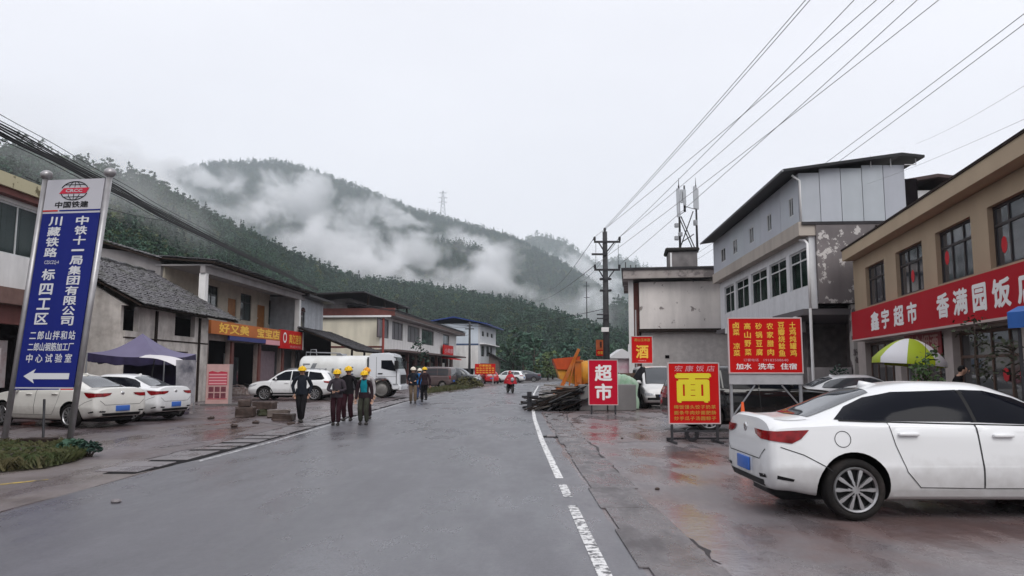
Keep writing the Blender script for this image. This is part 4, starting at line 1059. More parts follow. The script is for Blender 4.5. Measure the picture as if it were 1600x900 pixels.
# stations: x, bottom z, widest z, shoulder z, top z, bottom w, widest w, shoulder w, top w   (x = 0 is the tail)
SEDAN = [(0, .42, .54, .66, .76, .58, .66, .64, .46), (.03, .34, .56, .80, .95, .68, .76, .73, .56), (.07, .30, .58, .93, 1.075, .75, .82, .78, .62), (.12, .29, .59, .95, 1.09, .77, .84, .80, .63), (.26, .28, .60, .97, 1.075, .78, .86, .82, .62),
         (.50, .24, .60, .98, 1.085, .80, .885, .84, .60), (.80, .21, .60, .995, 1.18, .81, .895, .855, .585), (1.15, .20, .60, 1.0, 1.325, .82, .90, .865, .565), (1.5, .20, .60, 1.0, 1.42, .82, .90, .87, .56),
         (2.0, .20, .60, .99, 1.47, .82, .90, .87, .565), (2.45, .20, .60, .975, 1.465, .82, .90, .865, .57), (2.85, .20, .60, .96, 1.37, .82, .90, .86, .575), (3.2, .20, .60, .945, 1.20, .82, .895, .85, .60), (3.5, .21, .60, .93, 1.03, .81, .89, .84, .64),
         (3.9, .22, .59, .88, .965, .80, .885, .82, .62), (4.25, .24, .57, .80, .87, .77, .86, .78, .56), (4.48, .27, .54, .70, .76, .68, .77, .70, .48), (4.57, .32, .50, .60, .66, .56, .64, .58, .38), (4.60, .42, .50, .56, .58, .44, .50, .46, .30)]
SUV = [(0, .46, .62, .80, .9, .58, .66, .62, .42), (.04, .38, .64, .95, 1.10, .70, .78, .74, .52), (.12, .34, .66, 1.02, 1.28, .76, .86, .82, .58), (.30, .31, .68, 1.05, 1.50, .80, .91, .87, .60), (.60, .27, .68, 1.06, 1.64, .82, .925, .89, .63),
       (1.2, .26, .68, 1.06, 1.695, .84, .93, .90, .645), (2.0, .26, .68, 1.05, 1.70, .84, .93, .90, .65), (2.55, .26, .68, 1.04, 1.67, .84, .93, .90, .65), (2.95, .26, .68, 1.03, 1.52, .84, .93, .895, .655), (3.3, .26, .68, 1.02, 1.27, .84, .925, .885, .68), (3.52, .27, .68, 1.01, 1.10, .83, .92, .88, .70),
       (3.95, .28, .67, .97, 1.055, .82, .915, .86, .68), (4.3, .30, .65, .90, .98, .79, .89, .82, .62), (4.48, .33, .61, .80, .87, .72, .81, .75, .52), (4.56, .38, .58, .68, .74, .60, .68, .63, .40), (4.59, .46, .56, .62, .65, .48, .54, .50, .32)]
VAN = [(0, .42, .6, .85, 1.0, .60, .66, .64, .50), (.03, .34, .62, .95, 1.60, .68, .74, .72, .58), (.10, .28, .64, 1.0, 1.80, .72, .79, .77, .64), (.4, .24, .65, 1.02, 1.87, .75, .815, .80, .67), (1.2, .22, .65, 1.02, 1.89, .76, .82, .805, .68), (2.3, .22, .65, 1.01, 1.88, .76, .82, .805, .68),
       (2.75, .22, .65, 1.0, 1.82, .76, .82, .80, .68), (3.1, .22, .65, .99, 1.52, .76, .82, .80, .68), (3.38, .23, .65, .98, 1.14, .76, .815, .795, .68), (3.6, .25, .64, .93, 1.04, .74, .80, .775, .62), (3.78, .28, .60, .82, .92, .68, .75, .72, .54), (3.86, .34, .55, .68, .76, .58, .65, .62, .42), (3.9, .42, .52, .60, .63, .46, .52, .50, .32)]
BODY = {}
def body_mesh(kind):
    if kind in BODY: return BODY[kind]
    st = np.array({'sedan': SEDAN, 'suv': SUV, 'van': VAN}[kind], float); nx = 76; Ln = st[-1, 0]
    q = np.r_[0, .012, .03, np.linspace(.06, Ln - .06, nx), Ln - .03, Ln - .012, Ln]
    cols = [pchip(st[:, 0], st[:, k], q) for k in range(1, 9)]
    rings = []
    for i, x in enumerate(q):
        zb, zm, zs, zt, wb, wm, ws, wt = [c[i] for c in cols]
        g = max(0, zt - zs - .12); e = min(1, g / .2)
        pts = [(0, zb), (wb * .8, zb), (wb, zb + .05), (wm, zm - .08), (wm * .998, zm + .04), (ws + .008, zs - .03), (ws - .012 - .02 * e, zs + .012 + .02 * e), (lerp(ws - .03, wt, .5) + .02 * e, lerp(zs, zt, .5)), (wt + .02 * e, zt - .035 - .05 * e), (wt * .62, zt - .004 - .006 * e), (0, zt)]
        half = catmull(pts, 4); full = np.r_[half, (half * [-1, 1])[::-1][1:-1]]
        rings.append(np.c_[np.full(len(full), x), full])
    V = np.concatenate(rings); m = len(rings[0]); F = []
    for i in range(len(q) - 1):
        for j in range(m): F.append((i * m + j, i * m + (j + 1) % m, (i + 1) * m + (j + 1) % m, (i + 1) * m + j))
    F.append(tuple(range(m))[::-1]); F.append(tuple((len(q) - 1) * m + j for j in range(m)))
    BODY[kind] = (V, F, Ln); return BODY[kind]
AX = {'L': (lambda a, b: (a, 3, b), (0, -1, 0)), 'R': (lambda a, b: (a, -3, b), (0, 1, 0)), 'T': (lambda a, b: (a, b, 4), (0, 0, -1)), 'B': (lambda a, b: (-2, a, b), (1, 0, 0)), 'F': (lambda a, b: (8, a, b), (-1, 0, 0))}
def patch(bvh, poly, side, off=.005, res=.07):
    """a sheet that follows the body where a 2D outline is projected onto it"""
    P_, dr = AX[side]; dv = Vector(dr); pts = []
    n = len(poly)
    for i in range(n):
        a, b = Vector(poly[i]), Vector(poly[(i + 1) % n]); k = max(1, int((b - a).length / res))
        pts += [a.lerp(b, t / k) for t in range(k)]
    edge = [(i, (i + 1) % len(pts)) for i in range(len(pts))]
    xs = [p.x for p in pts]; ys = [p.y for p in pts]; inn = []
    def inside(x, y):
        c = False; j = len(pts) - 1
        for i in range(len(pts)):
            if (pts[i].y > y) != (pts[j].y > y) and x < (pts[j].x - pts[i].x) * (y - pts[i].y) / (pts[j].y - pts[i].y) + pts[i].x: c = not c
            j = i
        return c
    x = min(xs) + res
    while x < max(xs):
        y = min(ys) + res
        while y < max(ys):
            if inside(x, y) and min((Vector((x, y)) - p).length for p in pts) > res * .45: inn.append(Vector((x, y)))
            y += res
        x += res
    vo, _, fo, _, _, _ = delaunay_2d_cdt(pts + inn, edge, [list(range(len(pts)))], 1, 1e-5)
    vs = []; bad = set()
    for i, p in enumerate(vo):
        h = bvh.ray_cast(Vector(P_(p.x, p.y)), dv)
        if h[0] is None: bad.add(i); vs.append((0, 0, 0)); continue
        nn = h[1] if h[1].dot(dv) < 0 else -h[1]
        vs.append(tuple(h[0] + nn * off))
    fs = [f for f in fo if not any(i in bad for i in f)]
    mb = MB(); mb.add(vs, fs); return mb
def strip(bvh, line, side, w=.01, off=.004, res=.04):
    P_, dr = AX[side]; dv = Vector(dr); pts = []
    for a, b in zip(line[:-1], line[1:]):
        a, b = Vector(a), Vector(b); k = max(1, int((b - a).length / res)); pts += [a.lerp(b, t / k) for t in range(k)]
    pts.append(Vector(line[-1])); vs = []; ok = []
    for i, p in enumerate(pts):
        d = (pts[min(i + 1, len(pts) - 1)] - pts[max(i - 1, 0)]).normalized(); n = Vector((-d.y, d.x)) * w / 2
        for q in (p + n, p - n):
            h = bvh.ray_cast(Vector(P_(q.x, q.y)), dv)
            if h[0] is None: ok.append(False); vs.append((0, 0, 0))
            else: nn = h[1] if h[1].dot(dv) < 0 else -h[1]; ok.append(True); vs.append(tuple(h[0] + nn * off))
    fs = [(2 * i, 2 * i + 1, 2 * i + 3, 2 * i + 2) for i in range(len(pts) - 1) if all(ok[2 * i:2 * i + 4])]
    mb = MB(); mb.add(vs, fs); return mb
def flip_ok(o):
    return o
WHEEL = {}
def wheel_meshes(r, style):
    k = (round(r, 3), style)
    if k in WHEEL: return WHEEL[k]
    w = .105; rr = r * .75
    t = MB().lathe([(rr, -w * .8), (rr + .015, -w), (r - .03, -w), (r - .006, -w * .75), (r, -w * .4), (r, w * .4), (r - .006, w * .75), (r - .03, w), (rr + .015, w), (rr, w * .8)], (0, 0, 0), 'y', 36).mesh('tyre', m_tyre, True)
    q = MB().lathe([(rr, -w * .82), (rr - .012, -w * .98), (rr - .03, -w * .8), (rr - .035, w * .6), (0, w * .6)], (0, 0, 0), 'y', 32)
    q.cur = 1; q.lathe([(rr - .025, -w * .34), (0, -w * .34)], (0, 0, 0), 'y', 32); q.cur = 0
    if style == 'alloy':
        for i in range(10):
            a = i * math.pi / 5; ca, sa = math.cos(a), math.sin(a); pr = ((.15, .035), (.45, .05), (.72, .085), (.93, .07))
            pts = [(ca * r_ * rr - sa * k_ * rr, -w * (.95 - .12 * r_), sa * r_ * rr + ca * k_ * rr) for r_, k_ in pr] + [(ca * r_ * rr + sa * k_ * rr, -w * (.95 - .12 * r_), sa * r_ * rr - ca * k_ * rr) for r_, k_ in pr[::-1]]
            q.prism(pts, (0, .035, 0))
        q.lathe([(0, -w * .92), (rr * .16, -w * .92), (rr * .2, -w * .7), (rr * .2, 0)], (0, 0, 0), 'y', 16)
        for i in range(5):
            a = i * 2 * math.pi / 5 + .6; q.cyl((math.cos(a) * rr * .3, -w * .6, math.sin(a) * rr * .3), (math.cos(a) * rr * .3, -w * .84, math.sin(a) * rr * .3), .018, n=6)
        q.lathe([(rr * .86, w * .4), (rr * .3, w * .45)], (0, 0, 0), 'y', 20)
    else:
        q.lathe([(rr - .03, -w * .4), (rr * .55, -w * .75), (rr * .3, -w * .9), (0, -w * .92)], (0, 0, 0), 'y', 24)
        for i in range(8):
            a = i * math.pi / 4; q.cyl((math.cos(a) * rr * .42, -w * .7, math.sin(a) * rr * .42), (math.cos(a) * rr * .42, -w * .93, math.sin(a) * rr * .42), .02, n=6)
    rim = q.mesh('rim', [m_alloy if style == 'alloy' else m_steelrim, m_trim], False); smooth_angle(rim, 40)
    WHEEL[k] = (t, rim); return WHEEL[k]
def add_wheel(root, x, y, r, style='alloy', side=-1):
    t, rm = wheel_meshes(r, style)
    w = obj('wheel', t, root, (x, y, r)); rr = obj('rim', rm, w)
    if side > 0: w.rotation_euler.z = math.pi
    return w

SPEC = {
 'sedan': dict(wh=(.91, 3.62), r=.325, yw=.80,
   win=[[(1.5, 1.352), (2.2, 1.378), (2.25, 1.04), (1.13, 1.05), (.76, 1.06), (.96, 1.19), (1.2, 1.29)], [(2.24, 1.378), (2.5, 1.37), (2.82, 1.29), (3.14, 1.145), (3.34, 1.015), (3.2, 1.0), (2.29, 1.035)]],
   rear=('T', [(.56, -.52), (.50, -.25), (.48, 0), (.50, .25), (.56, .52), (1.30, .44), (1.36, 0), (1.30, -.44)]),
   front=('T', [(3.44, -.58), (3.52, 0), (3.44, .58), (2.72, .48), (2.66, 0), (2.72, -.48)]),
   doors=[[(1.30, 1.035), (2.24, 1.02), (2.26, .80), (2.30, .34), (1.62, .35), (1.47, .52), (1.36, .8)], [(2.25, 1.02), (3.22, .985), (3.34, .80), (3.32, .42), (3.26, .34), (2.31, .34), (2.27, .80)]],
   handles=[(1.50, .915), (2.52, .90)], tail_s=[(.02, .93), (.22, .945), (.45, .955), (.36, .86), (.26, .81), (.02, .84)], tail_b=[(.34, .94), (.82, .93), (.82, .84), (.62, .845), (.40, .88)],
   head=[(4.05, .80), (4.4, .74), (4.52, .62), (4.42, .60), (4.2, .68)], plate=('B', .52), plate_z=.52, skirt=.34, fuel=(.80, .86), mirror=(3.02, 1.0)),
 'suv': dict(wh=(.92, 3.60), r=.36, yw=.82,
   win=[[(.62, 1.50), (1.25, 1.575), (1.28, 1.12), (.55, 1.14), (.42, 1.2)], [(1.30, 1.58), (2.15, 1.60), (2.18, 1.105), (1.32, 1.12)], [(2.2, 1.60), (2.55, 1.57), (2.95, 1.36), (3.25, 1.12), (3.15, 1.085), (2.23, 1.10)]],
   rear=('B', [(-.62, 1.14), (.62, 1.14), (.50, 1.50), (0, 1.53), (-.50, 1.50)]),
   front=('T', [(3.40, -.64), (3.50, 0), (3.40, .64), (2.78, .56), (2.70, 0), (2.78, -.56)]),
   doors=[[(1.26, 1.10), (2.18, 1.085), (2.22, .42), (1.52, .42), (1.36, .7)], [(2.19, 1.085), (3.2, 1.065), (3.3, .8), (3.26, .42), (2.23, .42)]],
   handles=[(1.45, .98), (2.42, .96)], tail_s=[(.02, 1.05), (.45, 1.06), (.40, .97), (.06, .92)], tail_b=[(.45, 1.03), (.86, 1.05), (.86, .92), (.50, .95)],
   head=[(4.0, .90), (4.4, .84), (4.5, .72), (4.36, .72), (4.12, .80)], plate=('B', .52), plate_z=.74, skirt=.44, fuel=None, mirror=(3.0, 1.13)),
 'van': dict(wh=(.72, 3.2), r=.29, yw=.70,
   win=[[(.22, 1.68), (1.15, 1.72), (1.15, 1.14), (.22, 1.12)], [(1.2, 1.72), (2.1, 1.72), (2.1, 1.12), (1.2, 1.14)], [(2.15, 1.72), (2.66, 1.68), (3.15, 1.28), (3.2, 1.08), (2.15, 1.10)]],
   rear=('B', [(-.60, 1.10), (.60, 1.10), (.54, 1.66), (-.54, 1.66)]),
   front=('T', [(3.38, -.62), (3.44, 0), (3.38, .62), (2.84, .58), (2.80, 0), (2.84, -.58)]),
   doors=[[(1.18, 1.08), (2.12, 1.07), (2.12, .36), (1.18, .36)], [(2.14, 1.07), (3.2, 1.04), (3.2, .6), (3.0, .36), (2.14, .36)]],
   handles=[(1.32, .95), (2.3, .93)], tail_s=[(.02, 1.05), (.10, 1.05), (.10, .78), (.02, .78)], tail_b=[(.66, 1.08), (.76, 1.06), (.76, .76), (.66, .76)],
   head=[(3.45, .88), (3.74, .82), (3.80, .66), (3.55, .68)], plate=('B', .5), plate_z=.60, skirt=.36, fuel=None, mirror=(3.08, 1.12)),
}
def car(name, label, loc, heading, kind, pt, cat='car', glass=None, style='alloy', group=None, scale=(1, 1, 1), detail=True, badge=None, rails=False, plate=True):
    glass = glass or m_tint; S = SPEC[kind]; V, F, Ln = body_mesh(kind)
    root = thing(name, label, cat, loc, R(heading), group); root.scale = scale
    me = bpy.data.meshes.new('body'); me.from_pydata(V.tolist(), [], F); me.materials.append(pt); me.materials.append(m_trim)
    bmx = bmesh.new(); bmx.from_mesh(me); bmesh.ops.recalc_face_normals(bmx, faces=bmx.faces); bmesh.ops.triangulate(bmx, faces=bmx.faces); bmx.to_mesh(me); bmx.free()
    bvh = BVHTree.FromPolygons([Vector(v) for v in V], F)
    body = obj('body', me, root)
    # wheel arches cut out of the shell
    cut = MB(); 
    for x in S['wh']:
        for sg in (-1, 1): cut.cyl((x, sg * .52, S['r'] + .01), (x, sg * 1.3, S['r'] + .01), S['r'] + .065, n=36)
    cm = cut.mesh('cutter', m_trim); co = obj('cutter', cm, root)
    bo = body.modifiers.new('arch', 'BOOLEAN'); bo.operation = 'DIFFERENCE'; bo.object = co; bo.solver = 'EXACT'; bo.material_mode = 'TRANSFER'
    new = evaluated(body); body.modifiers.clear(); body.data = new; bpy.data.objects.remove(co)
    new.name = 'body'; smooth_angle(new, 38)
    def add(nm, mb, mat, par=root):
        m_ = mb.mesh(nm, mat, True); return obj(nm, m_, par)
    for sd in 'LR':
        sg = 1 if sd == 'L' else -1
        for d, h in zip(S['doors'], S['handles']):
            if detail:
                dm = patch(bvh, d, sd, .0035, .09); do = add('door', dm, pt)
                add('gap', strip(bvh, d + d[:1], sd, .0075, .0048), m_seam, do)
                hp = bvh.ray_cast(Vector((h[0], sg * 3, h[1])), Vector((0, -sg, 0)))[0]
                if hp: 
                    hb = MB().bbox(h[0] - .11, h[0] + .11, hp.y - .02 if sg > 0 else hp.y - .045, hp.y + .045 if sg > 0 else hp.y + .02, h[1] - .018, h[1] + .018, .012); add('handle', hb, pt, do)
        for w in S['win']: 
            wo = add('side_window', patch(bvh, w, sd, .007, .045), glass)
        if detail: add('window_trim', strip(bvh, [S['win'][0][-1]] + [(p[0], p[1] - .012) for p in (S['win'][0][3], S['win'][-1][-1])] if kind != 'sedan' else [(.80, 1.05), (1.13, 1.042), (3.2, .99)], sd, .014, .007), m_trim)
        add('tail_lamp', patch(bvh, S['tail_s'], sd, .010, .025), m_lamp_red)
        add('head_lamp', patch(bvh, S['head'], sd, .009, .06), m_lamp_clear)
        tb = [(p[0] * sg, p[1]) for p in S['tail_b']]; add('tail_lamp', patch(bvh, tb, 'B', .0105, .025), m_lamp_red)
        hf = [(a * sg, b) for a, b in ((.42, S['head'][2][1] + .02), (.78, S['head'][2][1] + .06), (.74, S['head'][2][1] - .08), (.45, S['head'][2][1] - .06))]
        add('head_lamp', patch(bvh, hf, 'F', .009, .06), m_lamp_clear)
        z = S['skirt']; add('sill_trim', patch(bvh, [(S['wh'][0] + .42, z - .02), (S['wh'][1] - .42, z - .02), (S['wh'][1] - .42, z - .09), (S['wh'][0] + .42, z - .09)], sd, .004, .1), m_trim if kind == 'suv' else pt)
        if S['mirror']:
            mx, mz = S['mirror']; hp = bvh.ray_cast(Vector((mx, sg * 3, mz - .02)), Vector((0, -sg, 0)))[0]
            if hp: add('mirror', MB().ball((mx - .02, hp.y + sg * .13, mz + .05), (.06, .11, .075), 12, 8).cyl((mx, hp.y - sg * .02, mz - .01), (mx, hp.y + sg * .12, mz + .02), .025, n=6), pt)
    if S['fuel'] and detail:
        c = S['fuel']; add('fuel_cap', strip(bvh, [(c[0] + .085 * math.cos(t * .3142), c[1] + .085 * math.sin(t * .3142)) for t in range(21)], 'R', .007, .004), m_seam)
    add('rear_window', patch(bvh, S['rear'][1], S['rear'][0], .006, .08), m_carglass if glass is m_tint else glass)
    add('windshield', patch(bvh, S['front'][1], S['front'][0], .006, .08), m_carglass)
    pz = S['plate_z']
    hp = bvh.ray_cast(Vector((-2, 0, pz)), Vector((1, 0, 0)))[0]
    if plate: add('number_plate', MB().bbox(hp.x - .028, hp.x - .006, -.22, .22, pz - .075, pz + .075, .006), m_plate)
    if detail:
        add('plate_recess', patch(bvh, [(-.30, pz - .10), (.30, pz - .10), (.30, pz + .10), (-.30, pz + .10)], 'B', .003, .08), m_trim if kind != 'sedan' else pt)
        add('boot_gap', strip(bvh, [(-.70, pz + .22), (-.55, pz + .1), (.55, pz + .1), (.70, pz + .22)], 'B', .01, .005), m_seam)
        if kind == 'sedan':
            add('boot_gap', strip(bvh, [(.52, -.60), (.40, -.62), (.16, -.60)], 'T', .01, .004), m_seam); add('boot_gap', strip(bvh, [(.52, .60), (.40, .62), (.16, .60)], 'T', .01, .004), m_seam)
            add('bumper_gap', strip(bvh, [(.14, .77), (.38, .69), (.62, .56), (.68, .52)], 'R', .009, .004), m_seam); add('bumper_gap', strip(bvh, [(.14, .77), (.38, .69), (.62, .56), (.68, .52)], 'L', .009, .004), m_seam)
            hb = bvh.ray_cast(Vector((-2, 0, .93)), Vector((1, 0, 0)))[0]; add('boot_badge', MB().lathe([(.0, -.016), (.05, -.016), (.058, 0)], (hb.x + .004, 0, .93), 'x', 16), m_chrome)
            for s_ in (1, -1): add('bumper_vent', patch(bvh, [(s_ * .52, .46), (s_ * .70, .47), (s_ * .70, .43), (s_ * .54, .42)], 'B', .005, .05), m_trim); add('bumper_vent', patch(bvh, [(.10, .47), (.28, .43), (.27, .405), (.10, .43)], 'L' if s_ > 0 else 'R', .005, .05), m_trim)
            for sd in 'LR': add('pillar_trim', patch(bvh, [(2.17, 1.376), (2.27, 1.376), (2.32, 1.035), (2.22, 1.035)], sd, .0055, .04), m_trim)
            add('roof_aerial', MB().prism([(1.38, -.03, 1.40), (1.62, -.02, 1.435), (1.42, -.012, 1.475)], (0, .05, 0)), pt)
        add('lower_bumper', patch(bvh, [(-.62, .40), (.62, .40), (.60, .325), (-.60, .325)], 'B', .006, .08), m_trim)
        add('grille', patch(bvh, [(-.38, S['head'][2][1] - .02), (.38, S['head'][2][1] - .02), (.34, S['head'][2][1] - .2), (-.34, S['head'][2][1] - .2)], 'F', .008, .06), m_trim)
    if kind == 'van':
        add('front_bumper', patch(bvh, [(-.66, .40), (.66, .40), (.66, .50), (-.66, .50)], 'F', .012, .06), m_trim); add('number_plate', patch(bvh, [(-.2, .52), (.2, .52), (.2, .62), (-.2, .62)], 'F', .018, .06), m_plate); add('windshield_trim', strip(bvh, [(3.40, -.64), (3.47, 0), (3.40, .64), (2.82, .60), (2.78, 0), (2.82, -.60), (3.40, -.64)], 'T', .045, .009), m_trim)
    if kind == 'suv':
        for x in S['wh']:
            for sd in 'LR':
                arc = [(x + (S['r'] + .075) * math.cos(t), S['r'] + .01 + (S['r'] + .075) * math.sin(t)) for t in np.linspace(-.05, math.pi + .05, 18)]
                add('arch_trim', strip(bvh, arc, sd, .05, .006), m_trim)
    if rails:
        for s_ in (1, -1): add('roof_rail', MB().tube([(.7, s_ * .56, 1.66), (.85, s_ * .56, 1.73), (2.3, s_ * .57, 1.745), (2.5, s_ * .57, 1.68)], .02, 6), m_galv)
    # dark floor pan and wheels
    add('floor_pan', MB().box(.25, Ln - .3, -.5, .5, .16, .3), m_trim)
    for x in S['wh']:
        add_wheel(root, x, -S['yw'], S['r'], style, -1); add_wheel(root, x, S['yw'], S['r'], style, 1)
    return root
PK = 'cars parked beside the road'
car('white_sedan', 'large white sedan with black side glass parked in front of the red menu signs', (2.78, 9.0, .008), -0.3, 'sedan', P_WHITE, glass=m_tint, group=PK)
g = G(148, 667)
def place_tail(u, v, th, near='L'):
    """tail centre from the ground point under its near rear corner"""
    g = G(u, v); h = Vector((math.cos(R(th)), math.sin(R(th)), 0)); n = Vector((-h.y, h.x, 0)); return g + n * (-.8 if near == 'L' else .8) * (1)
p = place_tail(150, 671, 158); car('white_sedan', 'pearl white sedan seen through the legs of the blue board', (p.x, p.y, .008), 158, 'sedan', P_CREAM, group=PK, scale=(1.03, 1.02, 1.02))
p = place_tail(246, 660, 166); car('white_sedan', 'white sedan with low blue plate parked before the purple tent', (p.x, p.y, .008), 166, 'sedan', P_WHITE, group=PK, scale=(.96, .97, 1.0))
g = G(490, 626); car('white_suv', 'white sport utility car parked in front of the white tanker', (g.x + .92, g.y + .85, .008), 180, 'suv', P_WHITE, group=PK, scale=(.97, .97, .95), rails=True)
car('black_suv', 'black car with a chrome window line behind the red menu signs', (4.15, 20.3, .008), 0, 'suv', P_BLACK, group=PK, plate=False, scale=(1.04, 1, 1.01), glass=m_tint)
g = G(1012, 640); car('white_van', 'white microvan facing the camera beside the green tarpaulin', (g.x + .80, g.y + 4.0, .008), -91, 'van', P_VANW, cat='van', group=PK, glass=m_carglass, style='steel', scale=(1.0, 1.05, .93))
g = G(694, 606); car('brown_van', 'brown estate van with a red tail lamp beyond the tanker', (g.x + .8, g.y + .5, .008), 164, 'van', P_BROWN, cat='van', group=PK, glass=m_carglass, style='steel', scale=(1.05, 1.1, .97))
g = G(722, 605); car('grey_suv', 'dark grey off road car parked beyond the brown van', (g.x - 2.8, g.y + .8, .008), -8, 'suv', P_GREY, group=PK, glass=m_carglass, detail=False, scale=(1, 1, 1.05))
g = G(783, 600); car('red_hatchback', 'bright red car behind the scooter rider', (g.x - 1.0, g.y, .008), 100, 'suv', P_RED, group=PK, glass=m_carglass, detail=False, scale=(.86, .9, .82))
g = G(801, 599); car('white_hatchback', 'small white car parked beyond the red car', (g.x + 1.4, g.y + 3, .008), 165, 'suv', P_WHITE, group=PK, glass=m_carglass, detail=False, scale=(.86, .9, .85))
g = G(822, 598); car('dark_car', 'dark car parked farthest along under the trees', (g.x + 2.0, g.y + 5, .008), 178, 'sedan', P_DARK, group=PK, glass=m_carglass, detail=False)
car('white_car', 'white car half hidden behind the black car and beside the grey house', (9.0, 24.2, .008), 2, 'sedan', P_WHITE, group=PK, glass=m_carglass, scale=(.95, 1, .98))

# white tanker truck
g = G(597, 622)
TR = thing('tanker_truck', 'white water tanker truck with a green stripe along the tank', 'truck', (g.x, g.y + 1.0, .008), R(-2), None)
m_tank = M('white_tank', (.66, .67, .66), .35, streak=.22, dirt=(.4, .38, .34), dirt_scale=1.2, dirt_amt=.35)
m_cab = paint('cab_white', (.66, .68, .71), .35)
tk = MB(); n = 28; prof = []
for i in range(n):
    t = 2 * math.pi * i / n; c_, s_ = math.cos(t), math.sin(t)
    prof.append((1.18 * math.copysign(abs(c_) ** .75, c_), 1.62 + .78 * math.copysign(abs(s_) ** .75, s_)))
def ring(x, k): return [(x, y * k, 1.62 + (z - 1.62) * k) for y, z in prof]
vs = []; xs = ((-4.75, .9), (-4.67, .98), (-4.55, 1), (-1.05, 1), (-.93, .98), (-.85, .9))
for x, k in xs: vs += ring(x, k)
fs = [(i * n + j, i * n + (j + 1) % n, (i + 1) * n + (j + 1) % n, (i + 1) * n + j) for i in range(len(xs) - 1) for j in range(n)] + [tuple(range(n))[::-1], tuple(range((len(xs) - 1) * n, len(xs) * n))]
tk.add(vs, fs); tm = tk.mesh('tank', m_tank); smooth_angle(tm, 40); TK = obj('tank', tm, TR)
def band(x0, x1, z0, z1, mat, nm, off=1.012, sh=0):
    pts = []
    for z in np.linspace(z0, z1, 5):
        s_ = (z - 1.62) / .78; s_ = math.copysign(abs(s_) ** (1 / .75), s_); y = 1.18 * math.sqrt(max(0, 1 - s_ * s_)) ** .75
        pts.append((-y * off, z))
    mb = MB(); vs = []
    for (y, z) in pts: k = (z - z0) * sh; vs += [(x0 + k, y, z), (x1 + k, y, z)]
    mb.add(vs, [(2 * i, 2 * i + 1, 2 * i + 3, 2 * i + 2) for i in range(4)]); return mb.build(nm, mat, TK)
m_green = M('tank_green', (.045, .07, .025), .5); m_dkgrey = M('tank_lettering', (.17, .18, .19), .5); m_navy = M('tank_emblem', (.10, .12, .2), .5)
band(-4.6, -.95, 1.02, 1.16, m_green, 'stripe'); band(-4.2, -3.95, 1.35, 1.95, m_dkgrey, 'emblem', sh=.45); band(-4.5, -4.1, 1.86, 1.94, m_dkgrey, 'emblem'); band(-4.48, -4.4, 1.35, 1.86, m_dkgrey, 'emblem')
for i in range(4): band(-3.75 + .42 * i, -3.53 + .42 * i, 1.38, 1.45, m_dkgrey, 'tank_mark'); band(-3.69 + .42 * i, -3.58 + .42 * i, 1.45, 1.66, m_dkgrey, 'tank_mark', sh=.2)
for z in (1.3, 1.5, 1.68): band(-1.95, -1.6, z, z + .075, m_navy, 'emblem')
q = MB(); q.tube([(-4.6, -.3, 2.38), (-4.6, -.3, 2.6), (-2.6, -.35, 2.54), (-2.4, -.35, 2.38)], .035, 6); q.tube([(-4.4, -.2, 2.38), (-4.35, -.2, 2.75), (-4.05, -.2, 2.75), (-4.0, -.2, 2.38)], .03, 6); q.lathe([(.3, 2.38), (.3, 2.5), (0, 2.52)], (-2.6, 0, 0), 'z', 16); q.build('top_rail', m_galv, TR, True)
cb = MB(); sec = [(-.72, .55, 2.32), (-.66, .5, 2.45), (.35, .5, 2.50), (.66, .5, 2.38), (.95, .5, 1.55), (1.02, .5, 1.30), (1.04, .42, .62), (1.0, .42, .5), (.62, .42, .5), (.6, .5, .78)]
pl = [(-.74, .92), (-.74, 2.32), (-.64, 2.5), (.38, 2.55), (.70, 2.44), (.93, 1.62), (1.02, 1.32), (1.05, .60), (.98, .46), (.62, .46), (.58, .72), (.40, .98), (.2, 1.1), (-.2, 1.1), (-.42, .98)]
cb.prism([(x, -1.12, z) for x, z in pl], (0, 2.24, 0)); cm = cb.mesh('cab', m_cab)
bmx = bmesh.new(); bmx.from_mesh(cm); bmesh.ops.bevel(bmx, geom=[e for e in bmx.edges if e.is_manifold and e.calc_face_angle(0) > .9], offset=.05, segments=2, affect='EDGES'); bmx.to_mesh(cm); bmx.free(); smooth_angle(cm, 35); CB = obj('cab', cm, TR)
for sg in (-1, 1):
    y0 = sg * 1.122; q = MB(); q.prism([(-.02, y0, 2.12), (.58, y0, 2.12), (.80, y0, 1.66), (.80, y0, 1.50), (.42, y0, 1.56), (-.02, y0, 1.66)], (0, sg * .008, 0)); q.build('side_window', m_tint, TR)
    q = MB(); 
    for a, b in (((-.3, 2.3), (-.3, 1.0)), ((.86, 1.5), (.84, .8)), ((-.3, 1.2), (.86, 1.2))): q.box(min(a[0], b[0]) - .008, max(a[0], b[0]) + .008, y0, y0 + sg * .006, min(a[1], b[1]) - .008, max(a[1], b[1]) + .008)
    q.build('door_gap', m_seam, TR); MB().box(-.2, .06, y0, y0 + sg * .03, 1.34, 1.40).build('handle', m_trim, TR)
    q = MB(); q.box(.78, .98, y0 + sg * .05, y0 + sg * .28, 1.62, 2.1); q.tube([(.7, y0, 2.3), (.9, y0 + sg * .16, 2.25), (.88, y0 + sg * .16, 2.05)], .025, 6); q.build('mirror', m_trim, TR)
    MB().box(.66, .94, y0 - sg * .2, y0 + sg * .02, .74, .80).build('step', m_galv, TR)
q = MB(); q.prism([(.735, -1.0, 2.30), (.735, 1.0, 2.30), (.925, 1.02, 1.64), (.925, -1.02, 1.64)], (.012, 0, .006)); q.build('windshield', m_carglass, TR)
MB().box(1.05, 1.075, -.8, .8, .78, 1.3).build('grille', m_trim, TR); MB().bbox(.99, 1.14, -1.15, 1.15, .42, .72, .04).build('bumper', m_cab, TR)
for s_ in (-1, 1): MB().bbox(1.10, 1.155, s_ * .95 - .16, s_ * .95 + .16, .50, .66, .02).build('head_lamp', m_lamp_clear, TR)
